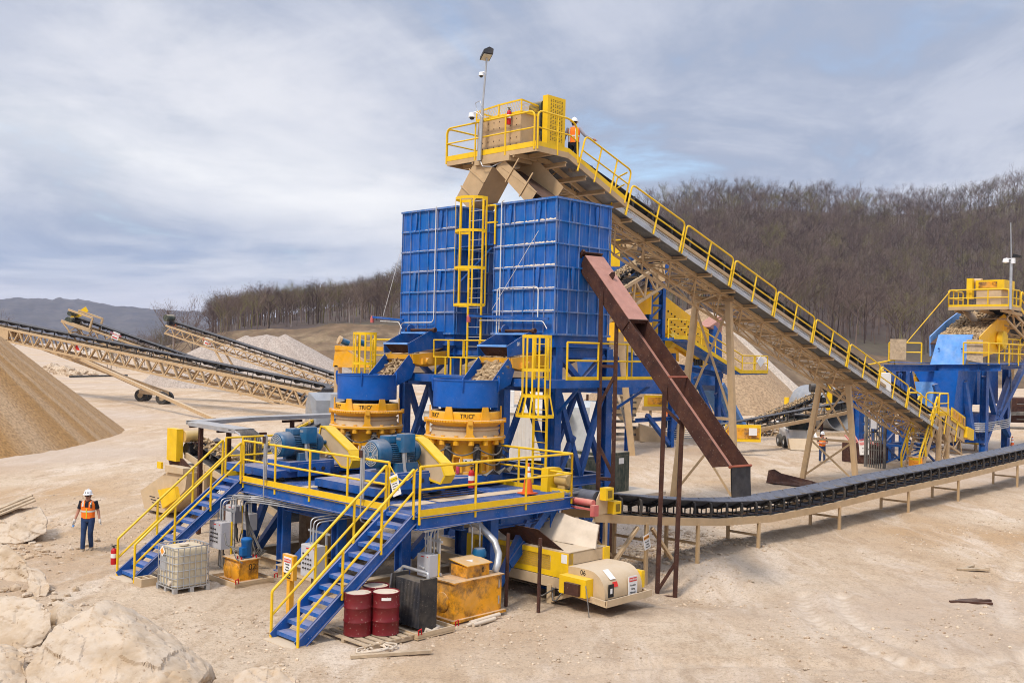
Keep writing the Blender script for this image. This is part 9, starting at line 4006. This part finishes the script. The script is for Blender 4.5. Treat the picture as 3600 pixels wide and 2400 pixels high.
def person(label, base, rz, J, shirt, trousers, sleeves, glasses=True, back=False, radio=False, grip=None):
 """facing local -Y. J: joints, l/r are +x/-x"""
 t = thing('person', label, 'person', tuple(base), False, None, rz)
 V = {k: Vector(v) for k, v in J.items()}
 # one continuous body skin
 me = bpy.data.meshes.new('body')
 names = ['pelvis', 'waist', 'chest', 'neck', 'headlow', 'head', 'crown']
 vs = [V['pelvis'], V['pelvis'].lerp(V['chest'], .45), V['chest'], V['neck'], V['head'] + Vector((0, .0, -.08)), V['head'] + Vector((0, .005, .0)), V['head'] + Vector((0, .01, .075))]
 rad = [(.14, .10), (.135, .095), (.165, .11), (.058, .058), (.066, .078), (.076, .092), (.062, .08)]
 ed = [(i, i + 1) for i in range(6)]
 for s in 'lr':
  n = len(vs)
  vs += [V['sh' + s], V['el' + s], V['wr' + s]]
  rad += [(.062, .06), (.045, .045), (.030, .032)]
  ed += [(2, n), (n, n + 1), (n + 1, n + 2)]
  n = len(vs)
  vs += [V['hip' + s], V['kn' + s], V['an' + s]]
  rad += [(.088, .088), (.058, .06), (.040, .042)]
  ed += [(0, n), (n, n + 1), (n + 1, n + 2)]
 me.from_pydata([tuple(v) for v in vs], ed, [])
 me.materials.append(M['skin'])
 o = link('body', me)
 o.parent = t
 sk = o.modifiers.new('skin', 'SKIN')
 for i, (a, c) in enumerate(rad):
  me.skin_vertices[0].data[i].radius = (a, c)
 me.skin_vertices[0].data[0].use_root = True
 sk.use_smooth_shade = True
 ss = o.modifiers.new('subd', 'SUBSURF')
 ss.levels = ss.render_levels = 2
 H = V['head']
 b = B()
 b.lathe((0, 0, 0), [], 3)
 b.tube([H + Vector((0, -.085, .01)), H + Vector((0, -.108, -.025)), H + Vector((0, -.09, -.035))], [.010, .016, .010], 6)
 for s in (-1, 1):
  b.tube([H + Vector((s * .078, .01, -.03)), H + Vector((s * .088, .012, .0)), H + Vector((s * .08, .015, .025))], [.008, .014, .008], 6)
 obj('nose_and_ears', b, M['skin'], t, smooth=60)
 b = B()
 b.beam(H + Vector((-.026, -.088, -.058)), H + Vector((.026, -.088, -.058)), .012, .008)
 obj('mouth', b, mat('lips_%d' % len(bpy.data.materials), (.28, .10, .08), .6), t)
 b = B()
 if glasses:
  for s in (-1, 1):
   b.bbox(H.x + s * .034 - .028, H.x + s * .034 + .028, H.y - .104, H.y - .088, H.z + .002, H.z + .034, .006)
  b.beam(H + Vector((-.075, -.09, .02)), H + Vector((-.085, .03, .012)), .006, .01)
  b.beam(H + Vector((.075, -.09, .02)), H + Vector((.085, .03, .012)), .006, .01)
  b.beam(H + Vector((-.07, -.095, .026)), H + Vector((.07, -.095, .026)), .006, .01)
  obj('sunglasses', b, M['shades'], t)
 b = B()
 loft(b, [(H + Vector((0, .012, -.07)), .070, .072, (0, 0, 1)), (H + Vector((0, .016, .0)), .083, .086, (0, 0, 1)), (H + Vector((0, .012, .06)), .086, .098, (0, 0, 1))], 14, False)
 # hair only at the back and sides
 b.F = [f for f in b.F if sum(b.V[i][1] for i in f) / len(f) > H.y + .012]
 obj('hair', b, M['darknavy'], t, smooth=60)
 b = B()
 c = H + Vector((0, 0, .06))
 prof = [(.0, .132), (.045, .127), (.085, .105), (.112, .065), (.122, .02), (.122, .0), (.150, -.008), (.150, -.014), (.118, -.01)]
 n0 = len(b.V)
 b.lathe(c, prof[::-1], 24)
 b.V = [(c.x + (x - c.x) * .92, c.y + (y - c.y) * (1.12 if y < c.y else 1.05) - (.02 if (z - c.z) < .005 and y < c.y - .08 else 0), z) for (x, y, z) in b.V]
 b.tube([c + Vector((0, -.12, .03)), c + Vector((0, -.06, .125)), c + Vector((0, .02, .142)), c + Vector((0, .1, .08))], .012, 6)
 obj('hard_hat', b, M['hat'], t, smooth=50)
 if not back:
  b = B()
  for s in (-.035, .035):
   b.box(c.x + s - .014, c.x + s + .014, c.y - .135, c.y - .12, c.z + .04, c.z + .068)
  obj('hat_decal', b, M['signblack'], t)
 P, W_, C = V['pelvis'], V['waist'] if 'waist' in V else V['pelvis'].lerp(V['chest'], .4), V['chest']
 b = B()
 loft(b, [(P + Vector((0, 0, .05)), .165, .118, (0, 0, 1)), (W_, .168, .115, (0, 0, 1)), (C + Vector((0, 0, -.04)), .195, .128, (0, 0, 1)), (C + Vector((0, 0, .07)), .195, .118, (0, 0, 1)),
             (C + Vector((0, 0, .135)), .12, .085, (0, 0, 1)), (V['neck'] + Vector((0, 0, .01)), .066, .066, (0, 0, 1))], 20, False)
 for s in 'lr':
  a, e, w = V['sh' + s], V['el' + s], V['wr' + s]
  if sleeves == 'short':
   loft(b, [(a + Vector((0, 0, .02)), .072, .070), (a.lerp(e, .35), .066, .066), (a.lerp(e, .72), .064, .064)], 12, True)
  else:
   loft(b, [(a + Vector((0, 0, .02)), .072, .070), (a.lerp(e, .5), .062, .062), (e, .056, .056), (e.lerp(w, .5), .050, .050), (e.lerp(w, .95), .042, .042)], 12, True)
 obj('shirt', b, M[shirt], t, smooth=60)
 b = B()
 loft(b, [(P + Vector((0, 0, .0)), .186, .135, (0, 0, 1)), (P + Vector((0, 0, .10)), .188, .134, (0, 0, 1)), (W_ + Vector((0, 0, .05)), .192, .136, (0, 0, 1)), (C + Vector((0, 0, -.04)), .213, .146, (0, 0, 1)),
             (C + Vector((0, 0, .06)), .218, .138, (0, 0, 1)), (C + Vector((0, 0, .115)), .190, .110, (0, 0, 1)), (C + Vector((0, 0, .15)), .105, .082, (0, 0, 1))], 24, False)
 if not back:   # open V at the neck
  b.F = [f for f in b.F if not (lambda q: q[1] < C.y - .04 and abs(q[0] - C.x) < (q[2] - (C.z - .06)) * .45)([sum(b.V[i][k] for i in f) / len(f) for k in range(3)])]
 obj('safety_vest', b, M['hivis'], t, smooth=60)
 b = B()
 for z0 in ((W_.z + .04),):
  f = lambda z: (W_.lerp(C, (z - W_.z) / max(.01, C.z - .04 - W_.z)))
  loft(b, [(Vector((W_.x, W_.y, z0)), .197, .141, (0, 0, 1)), (Vector((W_.x, W_.y, z0 + .05)), .200, .143, (0, 0, 1))], 24, False)
 obj('waist_stripe', b, M['hivisstripe'], t, smooth=60)
 sy = 1 if back else -1
 for s in (-1, 1):
  b = B()
  pts = [Vector((C.x + s * .11, C.y + sy * .128, z)) for z in (P.z + .02, W_.z, W_.z + .12)] + [C + Vector((s * .115, sy * .137, -.02)), C + Vector((s * .115, sy * .118, .08)), C + Vector((s * .105, sy * .05, .135))]
  if not back:
   pts = pts[3:]
  for p, q in zip(pts[:-1], pts[1:]):
   b.beam(p, q, .05, .014, (0, -sy, .25))
  obj('shoulder_stripe', b, M['hivisstripe'], t)
 b = B()
 if not back:
  b.beam(Vector((P.x, P.y - .14, P.z + .01)), Vector((C.x, C.y - .15, C.z - .07)), .022, .012, (0, 1, 0))
  obj('vest_zip', b, M['hivislime'], t)
 b = B()
 loft(b, [(P + Vector((0, 0, .08)), .172, .122, (0, 0, 1)), (P + Vector((0, 0, -.03)), .178, .125, (0, 0, 1)), (P + Vector((0, 0, -.10)), .170, .115, (0, 0, 1))], 18, False)
 for s in 'lr':
  h, k, a = V['hip' + s], V['kn' + s], V['an' + s]
  loft(b, [(h + Vector((0, 0, .06)), .095, .115), (h + Vector((0, 0, -.06)), .100, .110), (h.lerp(k, .5), .086, .090), (k, .070, .074), (k.lerp(a, .4), .068, .074), (k.lerp(a, .98), .060, .068)], 14, True)
 obj('trousers', b, M[trousers], t, smooth=60)
 for s in 'lr':
  a = V['an' + s]
  b = B()
  loft(b, [(a + Vector((0, .02, .06)), .058, .062, (0, 0, 1)), (a + Vector((0, .01, -.02)), .058, .075, (0, 0, 1)), (a + Vector((0, -.03, -.06)), .056, .125, (0, 0, 1)), (a + Vector((0, -.04, -.09)), .056, .135, (0, 0, 1))], 14, True)
  obj('boot', b, M['boot'], t, smooth=60)
 for s, sg in (('l', 1), ('r', -1)):
  e, w = V['el' + s], V['wr' + s]
  d = (w - e).normalized()
  if s in (grip or {}):
   d = Vector(grip[s]).normalized()
  b = B()
  up = Vector((0, -1, 0))
  sd = d.cross(up)
  if sd.length < .1:
   sd = d.cross(Vector((0, 0, 1)))
  sd.normalize()
  up = sd.cross(d)
  b.tube([w - d * .02, w + d * .02, w + d * .07, w + d * .10], [.030, .038, .042, .034], 10)
  for k in range(4):
   q = w + d * .09 + up * (.030 - .020 * k)
   ln = (.055, .065, .062, .048)[k]
   b.tube([q, q + d * ln * .55 - sd * sg * .006, q + d * ln * .95 - sd * sg * .028], [.0105, .010, .008], 6)
  q = w + d * .03 + up * .03
  b.tube([q, q + up * .03 + d * .02 - sd * sg * .01, q + up * .035 + d * .06 - sd * sg * .02], [.013, .012, .009], 6)
  obj('glove' if not back and sleeves == 'short' and glasses else 'hand', b, M['glove'] if not back and sleeves == 'short' and glasses else M['skin'], t, smooth=60)
 if radio:
  b = B()
  b.bbox(C.x + .11, C.x + .155, C.y - .165, C.y - .135, C.z - .06, C.z + .05, .008)
  b.cyl((C.x + .14, C.y - .15, C.z + .05), (C.x + .14, C.y - .15, C.z + .12), .006, n=6)
  obj('radio', b, M['black'], t)
 return t

STAND = dict(pelvis=(0, 0, .97), chest=(0, 0, 1.34), neck=(0, .0, 1.50), head=(0, -.02, 1.63),
             shl=(.19, 0, 1.44), shr=(-.19, 0, 1.44), ell=(.25, .02, 1.16), elr=(-.25, .02, 1.16), wrl=(.28, -.06, .92), wrr=(-.28, -.06, .92),
             hipl=(.095, 0, .93), hipr=(-.095, 0, .93), knl=(.10, -.02, .50), knr=(-.10, -.02, .50), anl=(.11, .0, .10), anr=(-.11, 0, .10))
J = dict(STAND)
J.update(ell=(.27, .05, 1.17), wrl=(.33, .0, .93), elr=(-.28, -.01, 1.17), wrr=(-.33, -.12, .93), knl=(.085, -.02, .50), anl=(.075, .10, .13), knr=(-.085, -.10, .51), anr=(-.075, -.16, .10), head=(0, -.04, 1.62))
p = gp(200, 1266)
w = person('man in white hard hat, orange vest, sunglasses and jeans walking towards the camera', p, R(3), J, 'darknavy', 'denim', 'short', True, False, True)
b = B()
b.tube([(-.34, -.16, .80), (-.36, -.17, .74)], .03, 8)
obj('blue_cloth', b, M['bluelight'], w, smooth=50)
J = dict(STAND)
J.update(ell=(.30, -.02, 1.17), elr=(-.30, -.02, 1.17), wrl=(.03, -.20, 1.17), wrr=(-.02, -.21, 1.13), anl=(.13, -.02, .10), knl=(.12, -.03, .5), anr=(-.12, .04, .10), knr=(-.11, -.04, .5))
p = gp(1888, 1062)
person('man in white hard hat and orange vest standing with arms crossed inside the shorter trestle', p, R(-8), J, 'darknavy', 'denim', 'short', False)
J = dict(STAND)
J.update(ell=(-.0 + .30, .06, 1.20), wrl=(.42, -.12, .98), elr=(-.36, -.08, 1.22), wrr=(-.58, -.30, 1.12), knl=(.10, -.08, .52), anl=(.11, -.02, .12))
q = s2w(10.35, 4.72, zw(10.35) + .10)
person('man in orange vest seen from behind on the walkway, hand on the yellow rail', q, R(180 - 22), J, 'greyshirt', 'darknavy', 'long', False, True)
J = dict(STAND)
p = gp(1528, 985)
wk = person('partly hidden person in dark trousers behind the frame of the tan hopper', p, R(40), J, 'red', 'darknavy', 'short', False, True)

# ---------------------------------------------------------------- air
def haze():
 b = B()
 b.box(-3600, 3600, -200, 3700, -2.2, 190)
 m = bpy.data.materials.new('pale_air')
 m.use_nodes = True
 N, L = m.node_tree.nodes, m.node_tree.links
 N.remove(N['Principled BSDF'])
 v = N.new('ShaderNodeVolumePrincipled')
 v.inputs['Color'].default_value = (.62, .74, 1.0, 1)
 v.inputs['Density'].default_value = .00010
 L.new(v.outputs[0], N['Material Output'].inputs['Volume'])
 o = obj('haze', b, m)
 o['kind'] = 'stuff'
 o['label'] = 'thin bluish haze in the air over the valley'

haze()

# ---------------------------------------------------------------- pieces that belong to a part hang under that part
NEST = {'header': ['plate'], 'red_triangle': ['plate'], 'text_line': ['plate', 'tag'], 'tag_header': ['tag'], 'label_band': ['cylinder'], 'fan_grille': ['fan_cowl'], 'name_plate': ['terminal_box'],
  'access_hole': ['slide_base'], 'wheel_rim': ['tyre'], 'camera_dome': ['camera_body'], 'lamp_lens': ['lamp_housing'], 'guard_mesh': ['side_guard', 'skirt_guard', 'yellow_guard'], 'manhole_cover': ['tank'],
  'pad_eye': ['shell'], 'dust_drift': ['stiffener_ring'], 'push_button': ['door'], 'red_label': ['door'], 'switch_handle': ['door'], 'sticker': ['body'], 'pictogram': ['pictogram_plate'],
  'lettering': ['plate', 'adjustment_cap', 'side_plate', 'tail_hood', 'transfer_hood', 'sign_board', 'tag', 'tank'], 'vent_slot': ['drive_guard'], 'bolt_head': ['head_box'], 'rock_load': ['belt', 'rusty_floor', 'screen_deck'],
  'mesh_window': ['mesh_guard'], 'guard_slot': ['bearing_guard'], 'hat_decal': ['hard_hat'], 'waist_stripe': ['safety_vest'], 'shoulder_stripe': ['safety_vest'], 'vest_zip': ['safety_vest'], 'mouth': ['body'], 'nose_and_ears': ['body'],
  'brown_grating': ['frame'], 'white_band': ['cone_body'], 'lid': ['body'], 'danger_header': ['danger_plate'], 'warning_label': ['door'], 'motor_bracket': ['motor'], 'diamond_stripe': ['warning_diamond'], 'cab_window': ['body'], 'plate_lug': ['front_plate']}
bn = lambda o: o.name.split('.')[0]
for root in [o for o in COL.objects if o.parent is None]:
 kids = sorted(root.children, key=lambda o: o.name)
 if len(kids) < 2:
  continue
 by = {}
 for k in kids:
  by.setdefault(bn(k), []).append(k)
 for nm, hosts in NEST.items():
  for h in hosts:
   if nm in by and h in by:
    for i, k in enumerate(by[nm]):
     m_ = k.matrix_basis.copy()
     k.parent = by[h][i * len(by[h]) // len(by[nm])]
     k.matrix_parent_inverse = Matrix()
     k.matrix_basis = m_
    break
 for k in by.get('rock_load', []):
  k['kind'] = 'stuff'

rs_ = random.Random(12)
b = B()
for k in range(260):
 x, y = rs_.choice([(60, 1500), (150, 1470), (20, 1385), (120, 1395), (60, 1262), (110, 1260), (90, 1520), (170, 1440)])
 p = gp(x + rs_.gauss(0, 40), y + rs_.gauss(0, 22))
 b.rock((p.x, p.y, .02), rs_.uniform(.03, .16) ** 1.15, k, (1.2, 1, .8))
o = obj('rubble', b, M['limestone'])
tag(o, 'limestone rubble lying round the foreground boulders', 'rubble', kind='stuff')
